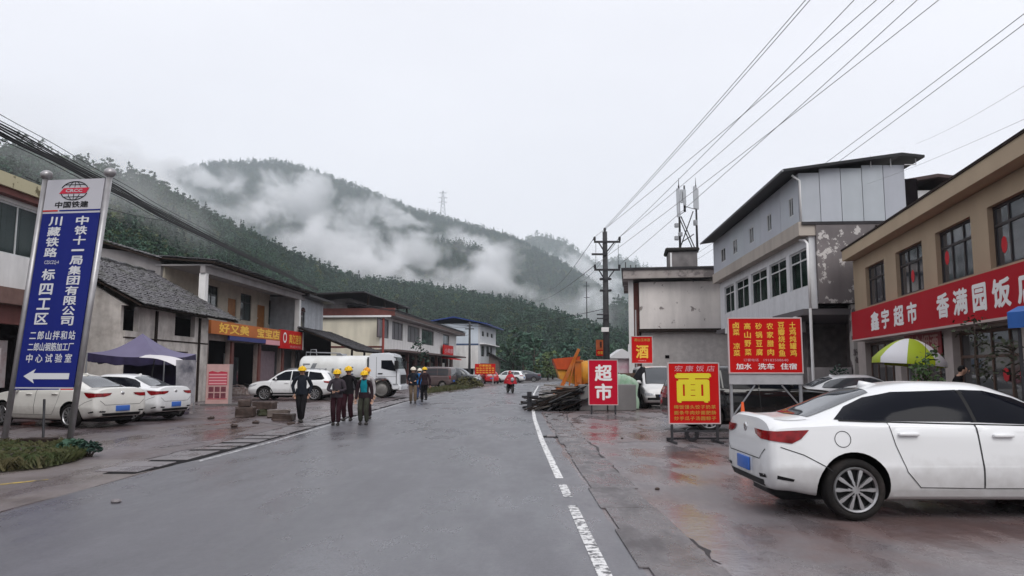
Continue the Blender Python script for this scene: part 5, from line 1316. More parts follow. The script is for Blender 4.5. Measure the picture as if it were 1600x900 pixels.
MB().box(-4.7, .6, -.42, .42, .62, .86).build('chassis', m_trim, TR); MB().box(-.84, -.76, -1.05, 1.05, .9, 2.3).build('cab_rear_panel', m_trim, TR)
q = MB(); q.box(-2.4, -1.0, -1.05, -.95, .42, .9); q.build('side_guard', m_dkmetal, TR)
for x in (0, -3.0, -4.15):
    for sg in (-1, 1): w = add_wheel(TR, x, sg * .95, .5, 'steel', sg); w.scale = (1, 1.35, 1)

# ---------------------------------------------------------------- parked two wheelers
def motorbike(name, label, loc, heading, body_mat, canopy=False, scale=1.0, group='parked two wheelers'):
    r = thing(name, label, 'motor scooter', loc, R(heading), group); r.scale = (scale,) * 3
    for x in (-.58, .62): add_wheel(r, x, 0, .25, 'steel', -1).scale = (1, .5, 1)
    q = MB(); q.tube([(-.62, 0, .45), (-.35, 0, .62), (-.05, 0, .42), (.2, 0, .34), (.42, 0, .5), (.5, 0, .9)], [.10, .15, .12, .10, .11, .09], 8); q.build('body', body_mat, r, True)
    q = MB(); q.bbox(-.75, -.05, -.13, .13, .72, .82, .05); q.build('seat', m_trim, r)
    q = MB(); q.tube([(.62, 0, .3), (.52, 0, .9), (.46, 0, 1.02)], .035, 6); q.tube([(.42, -.34, 1.02), (.5, -.15, 1.06), (.5, .15, 1.06), (.42, .34, 1.02)], .018, 6); q.build('handlebar', m_dkmetal, r, True)
    q = MB(); q.ball((.60, 0, .93), (.10, .13, .14), 10, 8); q.build('head_lamp', m_lamp_clear, r)
    q = MB(); q.tube([(-.35, -.12, .4), (-.75, -.16, .4)], .05, 8); q.build('exhaust', m_galv, r)
    if canopy:
        q = MB()
        vs = []; nx = 14
        for i in range(nx + 1):
            t = i / nx; x = lerp(-.95, .85, t); z = 1.95 + .16 * math.sin(math.pi * t) - .12 * t + (.18 * (1 - t) ** 3)
            for y in (-.45, -.2, .0, .2, .45): vs.append((x, y, z - y * y * .5))
        q.add(vs, [(i * 5 + j, i * 5 + j + 1, i * 5 + j + 6, i * 5 + j + 5) for i in range(nx) for j in range(4)]); q.build('rain_canopy', M('white_canopy_cloth', (.62, .60, .62), .6), r, True)
        q = MB(); vs = []
        for i in range(9):
            t = i / 8; 
            for y in (-.42, -.2, 0, .2, .42): vs.append((.80 + .10 * math.cos(y * 3) + .05 * math.sin(t * 3), y, lerp(.45, 1.93, t)))
        q.add(vs, [(i * 5 + j, i * 5 + j + 1, i * 5 + j + 6, i * 5 + j + 5) for i in range(8) for j in range(4)]); q.build('rain_apron', M('grey_apron_cloth', (.36, .35, .37), .7, col2=(.05, .05, .07), vscale=1.6), r, True)
        q = MB(); q.tube([(-.75, 0, .8), (-.8, 0, 1.5), (-.7, 0, 2.06)], .02, 6); q.tube([(.55, 0, .95), (.75, 0, 1.5), (.75, 0, 2.0)], .02, 6); q.build('canopy_pole', m_dkmetal, r, True)
        q = MB(); q.bbox(-.98, -.6, -.2, .2, .85, 1.2, .05); q.build('top_box', M('purple_box', (.07, .05, .09), .5), r)
    return r
g = P(262, 600, 26.0); motorbike('motor_scooter', 'scooter under a pale rain canopy parked beside the white sedan', (g.x, g.y, .008), -25, M('scooter_navy', (.03, .035, .06), .35), True)
g = G(741, 600); motorbike('motorcycle', 'small parked motorcycle in front of the far red board', (g.x, g.y, .008), -20, M('scooter_red', (.2, .02, .025), .35))
g = G(746, 603); motorbike('motorcycle', 'dark motorcycle parked nearest the grass tuft', (g.x - .4, g.y + .3, .008), -35, M('scooter_black', (.02, .02, .022), .35))
# ---------------------------------------------------------------- people
m_skin = M('skin', (.50, .30, .215), .55); m_helm = M('helmet_yellow', (.72, .45, .015), .35); m_helm_o = M('helmet_orange', (.70, .30, .02), .35); m_helm_w = M('helmet_white', (.66, .62, .52), .4)
def cloth(n, c): return M('cloth_' + n, c, .9, spec=.04, var=.35, vscale=5, bump=.3, bscale=14)
m_hair = M('hair_black', (.010, .009, .009), .6, spec=.1); m_shoe = M('shoe_dark', (.025, .022, .02), .5); m_eye = M('eye_dark', (.02, .015, .012), .3); m_lip = M('lip', (.28, .12, .10), .5)
HANDS = {}
def skin_mesh(verts, edges, radii, mats, face_mat, root=0, sub=2):
    me = bpy.data.meshes.new('figure'); me.from_pydata([tuple(v) for v in verts], edges, []); o = bpy.data.objects.new('figure', me); C.objects.link(o)
    md = o.modifiers.new('skin', 'SKIN'); md.use_smooth_shade = True; md.branch_smoothing = .4
    sv = me.skin_vertices[0].data
    for i, r in enumerate(radii): sv[i].radius = r if isinstance(r, tuple) else (r, r)
    for i in range(len(verts)): sv[i].use_root = (i == root)
    sd = o.modifiers.new('sub', 'SUBSURF'); sd.levels = sub; sd.render_levels = sub
    new = evaluated(o); bpy.data.objects.remove(o); bpy.data.meshes.remove(me)
    new.materials.clear()
    for m in mats: new.materials.append(m)
    for p in new.polygons: p.use_smooth = True; p.material_index = face_mat(p.center, p.normal)
    return new
def hand_mesh():
    if 'h' in HANDS: return HANDS['h']
    # palm hangs down -z from the wrist at 0; thumb leaves the side of the palm
    v = [(0, 0, .02), (0, 0, -.03), (0, 0, -.075)]; e = [(0, 1), (1, 2)]; r = [(.022, .018), (.034, .016), (.036, .014)]
    for k, (y, ln, c) in enumerate(((-.027, .068, .010), (-.009, .076, .012), (.009, .071, .014), (.026, .056, .016))):
        b = len(v); v += [(0, y, -.088), (.006 + c * .4, y * 1.08, -.088 - ln * .5), (.014 + c, y * 1.05, -.088 - ln)]; e += [(2, b), (b, b + 1), (b + 1, b + 2)]; r += [(.0095, .0095), (.0085, .0085), (.007, .007)]
    b = len(v); v += [(.012, -.040, -.045), (.026, -.056, -.072), (.032, -.058, -.098)]; e += [(1, b), (b, b + 1), (b + 1, b + 2)]; r += [(.012, .012), (.0105, .0105), (.008, .008)]
    HANDS['h'] = skin_mesh(v, e, r, [m_skin], lambda c, n: 0, 0, 1); HANDS['h'].name = 'hand'; return HANDS['h']
def person(label, loc, rot, H=1.68, top=None, legs=None, helmet=None, pose=None, group=None, shirt=None, hood=False, seated=False, name='person', phone=False, sole=True):
    ps = dict(la=(.11, .06), ra=(-.11, -.06), lk=None, rk=None, lw=(.24, .0, .80), rw=(-.24, 0, .80), le=None, re=None, lean=0.0, head=0.0, hipz=.90, lf=0.0, rf=0.0)
    ps.update(pose or {}); k = H / 1.68
    root = thing(name, label, 'person', loc, R(rot), group); root.scale = (k * 1.09, k * 1.06, k)
    hz = ps['hipz']; ln = ps['lean']
    def up(x, y, z): return Vector((x, y - ln * (z - hz), z))
    pel, wai, che, nb, nk, hd, ht = up(0, 0, hz + .02), up(0, .005, hz + .16), up(0, 0, hz + .36), up(0, .015, hz + .52), up(0, .0, hz + .575), up(0, -.025, hz + .665), up(0, -.015, hz + .755)
    shl, shr = up(.172, .01, hz + .455), up(-.172, .01, hz + .455)
    lw, rw = Vector(ps['lw']), Vector(ps['rw'])
    def elbow(s, w, sg, e):
        if e: return Vector(e)
        mid = (s + w) / 2; d = (w - s).length; b = math.sqrt(max(.0, .285 ** 2 - (d / 2) ** 2)); return mid + Vector((sg * .35, .9, -.1)).normalized() * b
    el, er = elbow(shl, lw, 1, ps['le']), elbow(shr, rw, -1, ps['re'])
    hl, hr = Vector((.09, 0, hz - .03)), Vector((-.09, 0, hz - .03))
    al, ar = Vector((ps['la'][0], ps['la'][1], .075 + ps['lf'])), Vector((ps['ra'][0], ps['ra'][1], .075 + ps['rf']))
    def knee(h, a, kk):
        if kk: return Vector(kk)
        mid = (h + a) / 2; d = (a - h).length; b = math.sqrt(max(0.0004, .415 ** 2 - (d / 2) ** 2)); return mid + Vector((0, -1, .05)).normalized() * b
    kl, kr = knee(hl, al, ps['lk']), knee(hr, ar, ps['rk'])
    V = [pel, wai, che, nb, nk, hd, ht, shl, el, lw, shr, er, rw, hl, kl, al, hr, kr, ar]
    E = [(0, 1), (1, 2), (2, 3), (3, 4), (4, 5), (5, 6), (3, 7), (7, 8), (8, 9), (3, 10), (10, 11), (11, 12), (0, 13), (13, 14), (14, 15), (0, 16), (16, 17), (17, 18)]
    Rr = [(.155, .115), (.15, .108), (.185, .125), (.105, .085), (.05, .052), (.078, .092), (.058, .066), (.066, .066), (.056, .056), (.043, .043), (.066, .066), (.056, .056), (.043, .043), (.105, .10), (.078, .08), (.062, .066), (.105, .10), (.078, .08), (.062, .066)]
    segs = [('t', pel, wai), ('t', wai, che), ('t', che, nb), ('s', nk, ht), ('a', nb, shl), ('a', shl, el), ('a', el, lw), ('a', nb, shr), ('a', shr, er), ('a', er, rw), ('l', pel - Vector((0, 0, .06)), hl), ('l', hl, kl), ('l', kl, al), ('l', hr, kr), ('l', kr, ar)]
    def fm(c, n):
        best, bk = 9, 't'
        for kd, a, b in segs:
            ab = b - a; t = max(0, min(1, (c - a).dot(ab) / ab.length_squared)); d = (c - a - ab * t).length
            if kd == 't': d -= .06
            if d < best: best, bk = d, kd
        if bk == 's' or c.z > nb.z + .03: return 0
        if bk == 'l': return 2
        if shirt and bk == 't' and n.y < -.35 and abs(c.x) < .085 and c.z > hz - .02: return 3
        if bk in 'ta' and c.z < hz - .02 and bk == 't': return 2
        return 1
    me = skin_mesh(V, E, Rr, [m_skin, top, legs, shirt or top], fm, 0, 2); me.name = 'body'
    obj('body', me, root)
    # jacket hem, collar, shoes, hands, face
    q = MB(); q.lathe([(.168, 0), (.172, .07), (.160, .18)], (0, 0, 0), 'z', 18).warp(lambda p: Vector((p.x, p.y * .78 - ln * (p.z), p.z + hz - .04))); q.build('jacket_hem', top, root, True)
    q = MB(); q.lathe([(.085, -.015), (.075, .03), (.068, .035)], (0, 0, 0), 'z', 14).warp(lambda p: Vector((p.x, p.y * .95, p.z)) + nb + Vector((0, -.005, .012))); q.build('collar', top, root, True)
    for a in (al, ar):
        q = MB(); q.ball((0, 0, 0), (.053, .135, .052), 12, 8).warp(lambda p: Vector((p.x * (1.1 if p.y < 0 else .9), p.y - .05, max(p.z, -.035) - (.012 if p.y < -.06 else 0))) + a + Vector((0, 0, -.036))); q.build('shoe', m_shoe, root, True)
    for w, e, sg in ((lw, el, 1), (rw, er, -1)):
        h = obj('hand', hand_mesh(), root); d = (w - e).normalized(); zz = -d
        xx = Vector((0, -1, 0)) if abs(d.y) < .8 else Vector((0, 0, 1)); yy = zz.cross(xx).normalized(); xx = yy.cross(zz).normalized()
        if sg > 0: pass
        h.matrix_local = Matrix.Translation(w) @ Matrix((xx, yy, zz)).transposed().to_4x4() @ Matrix.Diagonal((1, 1 if sg < 0 else -1, 1, 1))
    hm = Matrix.Translation(hd) @ Matrix.Rotation(ps['head'], 4, 'Z')
    def on_head(mb, nm, mat): mb.warp(lambda p: hm @ p); return mb.build(nm, mat, root, True)
    for s_ in (-1, 1):
        on_head(MB().ball((s_ * .03, -.086, .008), (.012, .008, .008), 8, 6), 'eye', m_eye); on_head(MB().ball((s_ * .078, .0, -.005), (.012, .022, .032), 8, 6), 'ear', m_skin)
    on_head(MB().prism([(0, -.092, .012), (-.014, -.088, -.03), (.014, -.088, -.03), (0, -.113, -.026)][:3], (0, -.02, -.002)), 'nose', m_skin)
    on_head(MB().ball((0, -.080, -.052), (.024, .012, .007), 8, 6), 'mouth', m_lip)
    on_head(MB().ball((0, .012, .03), (.088, .095, .088), 14, 10).warp(lambda p: Vector((p.x, p.y if p.y > -.03 else p.y * .55, max(p.z, -.035 if p.y > .02 else .03)))), 'hair', m_hair)
    if helmet:
        q = MB(); prof = [(.0, .158), (.045, .154), (.085, .135), (.115, .10), (.128, .06), (.132, .03), (.13, .025)]
        q.lathe(prof, (0, 0, 0), 'z', 22).warp(lambda p: Vector((p.x * .93, p.y * 1.08 + .005, p.z + .0)))
        hb = on_head(q.warp(lambda p: p + Vector((0, 0, .018))), 'helmet', helmet)
        q = MB(); n = 22; vs = []
        for i in range(n):
            t = 2 * math.pi * i / n; c_, s_ = math.cos(t), math.sin(t); f = max(0, -s_) ** 1.5
            vs += [(c_ * .12, s_ * .14 + .005, .036), (c_ * (.14 + .012 * f), s_ * (.155 + .055 * f) + .005, .022 - .012 * f), (c_ * .122, s_ * .142 + .005, .02)]
        fs = []
        for i in range(n):
            j = (i + 1) % n; fs += [(3 * i, 3 * j, 3 * j + 1, 3 * i + 1), (3 * i + 1, 3 * j + 1, 3 * j + 2, 3 * i + 2)]
        q.add(vs, fs); q.warp(lambda p: hm @ (p + Vector((0, 0, .018)))); q.build('helmet_brim', helmet, hb, True)
        q = MB(); q.tube([(0, -.13, .075), (0, -.09, .135), (0, 0, .163), (0, .09, .138), (0, .13, .08)], [.012, .016, .018, .016, .012], 6); q.warp(lambda p: hm @ (p + Vector((0, 0, .018)))); q.build('helmet_ridge', helmet, hb, True)
    if phone:
        c = (lw + rw) / 2; tag(obj('phone', MB().obox(tuple(c + Vector((0, -.09, .03))), (.14, .075, .012), Matrix.Rotation(.5, 3, 'X')).mesh('phone', m_trim), None), 'dark phone held in both hands by the worker in grey', 'phone')
        ph = bpy.data.objects['phone']; ph.matrix_world = Matrix.Translation(Vector(loc)) @ Matrix.Rotation(R(rot), 4, 'Z') @ Matrix.Scale(k, 4)
    return root
WK = 'workers in hard hats on the road edge'
def at(u, v): g = G(u, v, .02); return (g.x, g.y, .014)
navy, blk, maroon, khaki, grn = cloth('navy', (.022, .025, .034)), cloth('black', (.016, .015, .017)), cloth('maroon', (.035, .013, .018)), cloth('khaki', (.16, .12, .085)), cloth('camouflage', (.05, .052, .04))
gry, teal, blue, dkc = cloth('grey_check', (.06, .05, .06)), cloth('teal', (.012, .22, .28)), cloth('blue', (.03, .16, .42)), cloth('dark_coat', (.035, .022, .027))
def hgt(u, v, vt): g = G(u, v, .02); return ZV(vt, g.y) / 1.735 * 1.68 if True else 1.68
person('worker in black jacket with a yellow helmet walking alone by the concrete blocks', at(470, 659), 12, hgt(470, 659, 573), navy, blk, m_helm, dict(la=(.03, -.14), ra=(-.03, .12), lw=(.20, .03, .86), rw=(-.20, .03, .86), le=(.27, .10, 1.12), re=(-.27, .10, 1.12)), WK)
person('worker in a grey shirt and yellow helmet looking at a phone', at(525, 664), 6, hgt(525, 664, 578), gry, maroon, m_helm, dict(la=(.07, -.10), ra=(-.08, .06), lw=(.09, -.25, 1.06), rw=(-.08, -.25, 1.06), le=(.24, -.02, 1.10), re=(-.25, -.02, 1.10)), WK, phone=True)
person('tall worker in dark clothes with maroon trousers and a pale yellow helmet', at(543, 657), -4, hgt(543, 657, 573), blk, maroon, m_helm, dict(la=(.10, .02), ra=(-.09, -.05), lw=(.25, -.02, .82), rw=(-.24, 0, .82)), WK)
person('worker with an open jacket over a bright teal shirt and yellow helmet', at(568, 663), -3, hgt(568, 663, 580), dkc, grn, m_helm, dict(la=(.11, -.06), ra=(-.10, .04), lw=(.24, -.03, .80), rw=(-.24, -.01, .80)), WK, shirt=teal)
person('worker in orange helmet mostly hidden behind the one in the teal shirt', at(572, 654), -3, hgt(572, 654, 575), cloth('pale', (.45, .43, .44)), dkc, m_helm_o, dict(), WK)
person('worker in navy jacket and khaki trousers with a white helmet near the tanker', at(645, 630), 10, hgt(645, 630, 574), navy, khaki, m_helm_w, dict(la=(.10, -.08), ra=(-.09, .08), lw=(.10, -.24, 1.08), rw=(-.12, -.22, 1.02)), WK)
person('worker in a bright blue jacket half hidden between two others near the tanker', at(655, 624), 170, hgt(655, 624, 576), blue, cloth('denim', (.05, .07, .14)), m_helm_w, dict(la=(.09, .05), ra=(-.09, -.08)), WK)
person('worker in a long dark coat and yellow helmet walking away past the tanker', at(663, 628), 200, hgt(663, 628, 574), dkc, blk, m_helm, dict(la=(.05, -.20), ra=(-.05, .18), lf=0.0, rf=.10, lw=(.24, -.10, .84), rw=(-.24, .08, .82)), WK)
person('person in dark clothes bending in front of the tan shop door', (9.75, 16.6, .006), 60, 1.70, blk, blk, None, dict(lean=.35, lw=(.20, -.40, .98), rw=(-.16, -.42, 1.02)), None)

# scooter with the rider in a red rain cape
g = G(797, 614)
MS = motorbike('motor_scooter', 'dark scooter carrying the rider in the red rain cape', (g.x, g.y, .012), 96 + 180 + 10, M('scooter_dark', (.03, .03, .034), .35), False, .98, None)
rp = person('scooter rider in a wide red rain cape', (g.x, g.y, .014), 16, 1.52, M('red_cape', (.42, .010, .02), .55, var=.2), blk, None,
       dict(hipz=.86, la=(.13, -.20), ra=(-.13, -.20), lk=(.15, -.36, .62), rk=(-.15, -.36, .62), lf=.20, rf=.20, lw=(.30, -.42, 1.05), rw=(-.30, -.42, 1.05)))
rp.location.z -= .02
q = MB(); prof = [(.10, 1.42), (.22, 1.36), (.30, 1.2), (.38, 1.0), (.43, .80), (.45, .70)]
q.lathe(prof, (0, 0, 0), 'z', 24).warp(lambda p: Vector((p.x * (1.02 + .08 * math.sin(p.z * 9)), p.y * (1.25 if p.y < 0 else .85) - .05, p.z + .03 * math.sin(p.x * 14))))
q.build('cape', MATS['red_cape'], rp, True); q = MB(); q.ball((0, .035, 1.535), (.115, .12, .15), 16, 10); q.build('hood', MATS['red_cape'], rp, True)
# ---------------------------------------------------------------- signs
m_blue = M('sign_blue', (.012, .020, .17), .45, var=.08, spec=.12); m_signgrey = M('sign_grey_white', (.47, .47, .51), .45); m_pole_steel = M('brushed_steel', (.42, .41, .42), .35, metal=.6, var=.25, streak=.3)
m_ink = M('sign_black', (.015, .015, .018), .5); m_signtext = M('sign_text_white', (.62, .63, .66), .5)
BL, BR = G(5, 699.5), G(107, 701)
ang = math.atan2(BR.y - BL.y, BR.x - BL.x); Wd = (BR - BL).length
fS = Facade(BL, ang)
sx, sz = fS.hit(172, 270); shear = (sx - Wd) / sz
tx, tz = fS.hit(165, 279); _, bz = fS.hit(120, 609)
SG = thing('road_sign', 'tall blue direction board with white writing between two leaning steel poles', 'road sign', BL, ang)
wp = lambda p: Vector((p.x + p.z * shear, p.y, p.z))
for x in (0, Wd):
    q = MB(); q.cyl((x, 0, -.1), (x, 0, sz - .1), .062, n=14); q.warp(wp); po = q.build('pole', m_pole_steel, SG, True)
    q = MB(); q.ball((x, 0, sz), (.125, .125, .105), 14, 10); q.warp(lambda p: wp(p)); q.build('pole_cap', m_pole_steel, po, True)
x0, x1 = .075, Wd - .075; zA, zB = bz, tz; zs = zB - (zB - zA) * .165
MB().box(x0, x1, -.03, .03, zA + .05, zs).warp(wp).build('blue_panel', m_blue, SG)
MB().box(x0, x1, -.031, .031, zs + .07, zB).warp(wp).build('logo_panel', m_signgrey, SG)
MB().box(x0, x1, -.029, .029, zs + .002, zs + .068).warp(wp).build('panel_strip', m_signgrey, SG)
MB().box(x0, x0 + (x1 - x0) * .26, -.036, -.0305, zs + .045, zs + .075).warp(wp).build('red_line', m_red, SG); MB().box(x0 + (x1 - x0) * .29, x1, -.036, -.0305, zs + .045, zs + .075).warp(wp).build('blue_line', m_blue, SG)
MB().box(x0, x1, -.029, .029, zA, zA + .048).warp(wp).build('panel_strip', m_signgrey, SG)
MB().box(x0, x0 + (x1 - x0) * .76, -.036, -.0295, zA - .002, zA + .022).warp(wp).build('blue_line', m_blue, SG); MB().box(x0 + (x1 - x0) * .79, x1, -.036, -.0295, zA - .002, zA + .022).warp(wp).build('red_line', m_red, SG)
W_, Hh = x1 - x0, zs - zA
def sx_(a): return x0 + W_ * a
def sz_(b): return zA + Hh * b
yT = -.034
column('中铁十一局集团有限公司', sx_(.61), sx_(.83), sz_(.355), sz_(.985), yT, m_signtext, SG, .10, .025, wp)
column('川藏铁路', sx_(.14), sx_(.37), sz_(.745), sz_(.985), yT, m_signtext, SG, .10, .025, wp)
letter('CZSCZQ-4', sx_(.17), sx_(.42), sz_(.705), sz_(.728), yT, m_signtext, SG, .0, 'lettering', wp)
column('标四工区', sx_(.16), sx_(.39), sz_(.355), sz_(.69), yT, m_signtext, SG, .22, .025, wp)
letter('二郎山拌和站', sx_(.12), sx_(.90), sz_(.278), sz_(.328), yT, m_signtext, SG, .012, 'lettering', wp, 1.25)
letter('二郎山钢筋加工厂', sx_(.12), sx_(.90), sz_(.215), sz_(.262), yT, m_signtext, SG, .012, 'lettering', wp, 1.0)
letter('中心试验室', sx_(.12), sx_(.90), sz_(.150), sz_(.200), yT, m_signtext, SG, .012, 'lettering', wp, 1.6)
q = MB(); a0, a1, zc = sx_(.12), sx_(.90), sz_(.075)
q.prism([(a0, yT, zc), (a0 + .26, yT, zc + .15), (a0 + .22, yT, zc + .062), (a1, yT, zc + .062), (a1, yT, zc - .062), (a0 + .22, yT, zc - .062), (a0 + .26, yT, zc - .15)], (0, -.004, 0)); q.warp(wp).build('arrow', m_signtext, SG)
# emblem: meridian globe with a slanted red band
lc = (x0 + W_ * .50, zs + (zB - zs) * .66); rx, rz = W_ * .235, (zB - zs) * .27
q = MB()
def arc(rx_, rz_, t0, t1, cx=0, n=18): return [(lc[0] + cx + rx_ * math.cos(lerp(t0, t1, i / n)), -.036, lc[1] + rz_ * math.sin(lerp(t0, t1, i / n))) for i in range(n + 1)]
for s_ in (1, -1):
    q.tube(arc(rx, rz, s_ * .32, s_ * (math.pi - .32)), .010, 5); q.tube(arc(rx * .45, rz, s_ * .4, s_ * (math.pi - .4)), .007, 5)
    q.tube([(lc[0], -.036, lc[1] + s_ * rz * .36), (lc[0], -.036, lc[1] + s_ * rz)], .007, 5); q.tube([(lc[0] - rx * .74, -.036, lc[1] + s_ * rz * .66), (lc[0] + rx * .74, -.036, lc[1] + s_ * rz * .66)], .007, 5)
q.warp(wp); q.build('emblem_globe', m_ink, SG)
q = MB(); q.prism([(lc[0] - rx * 1.1, -.0365, lc[1] - rz * .30), (lc[0] + rx * .9, -.0365, lc[1] - rz * .30), (lc[0] + rx * 1.1, -.0365, lc[1] + rz * .30), (lc[0] - rx * .8, -.0365, lc[1] + rz * .30)], (0, -.004, 0)); q.warp(wp); q.build('emblem_band', M('emblem_red', (.5, .02, .05), .4), SG)
letter('CRCC', lc[0] - rx * .62, lc[0] + rx * .62, lc[1] - rz * .17, lc[1] + rz * .17, -.0415, m_signgrey, SG, .03, 'lettering', wp)
letter('中国铁建', x0 + W_ * .20, x0 + W_ * .78, zs + (zB - zs) * .16, zs + (zB - zs) * .35, yT, m_ink, SG, .025, 'lettering', wp)
b0 = G(45, 698); q = MB(); q.tube([(.75 + 1.0 * shear, .02, 1.0), (1.0, -.12, .02)], .025, 6); q.build('stay', m_dkmetal, SG)
q = MB(); g = G(57, 705); q.bbox(g.x - .30, g.x + .28, g.y - .1, g.y + .25, 0, .25, .02); tag(q.build('concrete_block', m_wood_dark), 'dark square footing block between the poles of the blue board', 'block')

def board(name, label, cat, u0, u1, v0, v1, Y, mat, rot=0.0, th=.04, frame=None):
    """a flat sign: root at the lower left front corner, x along, z up, facing -y"""
    a, b = P(u0, (v0 + v1) / 2, Y), P(u1, (v0 + v1) / 2, Y); z0, z1 = ZV(v1, Y), ZV(v0, Y); w = (b.x - a.x)
    r = thing(name, label, cat, (a.x, Y, z0), R(rot)); MB().box(0, w, 0, th, 0, z1 - z0).build('panel', mat, r)
    if frame:
        q = MB(); f = .025; h = z1 - z0; q.box(-f, w + f, -.01, th + .01, -f, 0); q.box(-f, w + f, -.01, th + .01, h, h + f); q.box(-f, 0, -.009, th + .009, 0, h); q.box(w, w + f, -.009, th + .009, 0, h); q.build('frame', frame, r)
    return r, w, z1 - z0, z0
m_alu = M('pale_metal_frame', (.50, .42, .42), .5)
# menu board
r, w, h, z0 = board('menu_sign', 'large red menu board with six columns of yellow dishes above the black car', 'sign', 1139.5, 1251, 498, 582, 16.4, m_red, -1.5, .04, m_alu)
for i, (s, gp) in enumerate((('卤菜 凉菜', .1), ('高山野菜', .24), ('砂锅豆腐', .24), ('农家腊肉', .24), ('豆瓣烧鲶鱼', .06), ('土鸡炖罐鸡', .06))):
    xa = w * (.055 + i * .157); column(s, xa, xa + w * .092, h * .295, h * .94, -.004, m_gold, r, gp, .018)
letter('订餐电话', w * .19, w * .40, h * .205, h * .255, -.004, m_pink, r, .008); letter('19183508640', w * .47, w * .81, h * .205, h * .25, -.004, m_pink, r, .004)
for s, a, b in (('加水', .085, .30), ('洗车', .39, .615), ('住宿', .70, .925)): letter(s, w * a, w * b, h * .055, h * .17, -.004, m_white_s, r, .018)
for x in (.03, w - .03): MB().bbox(x - .03, x + .03, .05, .11, -z0, h * .5, .005).build('post', m_galv, r)
MB().box(-.02, w, .02, .04, -.26, -.03).build('lower_panel', M('bare_sign_sheet', (.42, .42, .44), .5, var=.2), r)
q = MB(); q.tube([(.05, .05, -.95), (.55, .06, -.28)], .018, 5); q.tube([(w * .72, .06, -.28), (w, .08, -.8)], .018, 5); q.build('stay', m_galv, r)
# noodle sign
r, w, h, z0 = board('noodle_sign', 'red stand board with one giant yellow character before the black car', 'sign', 1045.5, 1124, 568, 661, 16.6, m_red, 2.0, .05, m_alu)
m_lem2 = M('dull_yellow_text', (.50, .30, .05), .5)
letter('宏康饭店', w * .11, w * .92, h * .865, h * .965, -.004, m_pink, r, .004, spacing=1.5, slant=.15)
letter('面', w * .12, w * .85, h * .34, h * .835, -.005, m_lemon, r, .045)
for k, s in enumerate(('稀饭馒头饺子奶茶', '面条牛肉炒面肥肠', '炒手瓜子汤圆粽子')): letter(s, w * .09, w * .93, h * (.235 - .095 * k), h * (.30 - .095 * k), -.004, m_lem2, r, .008, spacing=1.15)
for x in (.05, w - .05): MB().box(x - .025, x + .025, .0, .05, -z0 + .02, -.026).build('leg', m_dkmetal, r); MB().box(x - .025, x + .025, -.35, .45, -z0, -z0 + .05).build('foot', m_dkmetal, r)
q = MB(); q.box(.076, w - .076, .01, .04, -.2, -.16); q.box(0, w + .6, .3, .35, -z0 + .05, -z0 + .09); q.lathe([(.16, -.02), (.16, .06), (.08, .06), (.08, -.02), (.16, -.02)], (w * .5, .25, -z0 + .17), 'y', 14); q.build('base_frame', m_dkmetal, r)
# supermarket sign
r, w, h, z0 = board('supermarket_sign', 'red upright board with two white characters leaning on grey concrete blocks', 'sign', 920.5, 964.5, 563, 632, 26.8, M('bright_sign_red', (.47, .008, .030), .5, spec=.06), 0, .05, m_alu)
column('超市', w * .20, w * .82, h * .07, h * .93, -.004, m_white_s, r, .12, .03)
for x in (.08, w - .08): MB().box(x - .03, x + .03, .0, .05, -z0 + .01, -.026).build('leg', m_dkmetal, r)
# liquor sign
r, w, h, z0 = board('liquor_sign', 'small red board with a yellow character hung on the beige house', 'sign', 987, 1019, 526, 567, 33, m_red, 0, .05, m_alu)
letter('酒', w * .2, w * .82, h * .17, h * .68, -.004, m_gold, r, .03); letter('高山玉米酒', w * .14, w * .9, h * .82, h * .93, -.004, m_lem2, r, .008); letter('纯粮酿造', w * .3, w * .7, h * .06, h * .11, -.004, m_pink, r, 0)
q = MB(); q.box(w * .2, w * .27, .06, .1, -z0, h + 1.2); q.build('post', m_plaster_g, r)
# small orange sign on the pole
r, w, h, z0 = board('orange_sign', 'small orange and red board fixed to the utility pole', 'sign', 931.5, 944, 531, 556, 39.2, M('sign_orange', (.55, .14, .05), .5, var=.3, vscale=3), 6, .05)
MB().box(.0, w, -.012, -.002, .0, h * .38).build('red_half', m_red, r); letter('餐', w * .45, w * .75, h * .5, h * .9, -.004, m_ink, r, .02); letter('住宿', w * .15, w * .85, h * .1, h * .3, -.014, m_gold, r, .02)
# far red board
r, w, h, z0 = board('far_menu_sign', 'red board with rows of pale writing on two posts before the white house', 'sign', 742, 774, 568.5, 585, 78, m_red, 0, .06)
letter('农家饭庄', w * .2, w * .8, h * .74, h * .94, -.005, m_gold, r, .02)
for k, s in enumerate(('特色火锅野味', '各类炒菜凉菜', '停车住宿加水')): letter(s, w * .06, w * .95, h * (.52 - .21 * k), h * (.66 - .21 * k), -.005, m_gold, r, .02, spacing=1.3)
for x in (.3, w - .25): MB().box(x - .06, x + .06, .07, .19, -z0, h * .6).build('post', m_plaster_g, r)
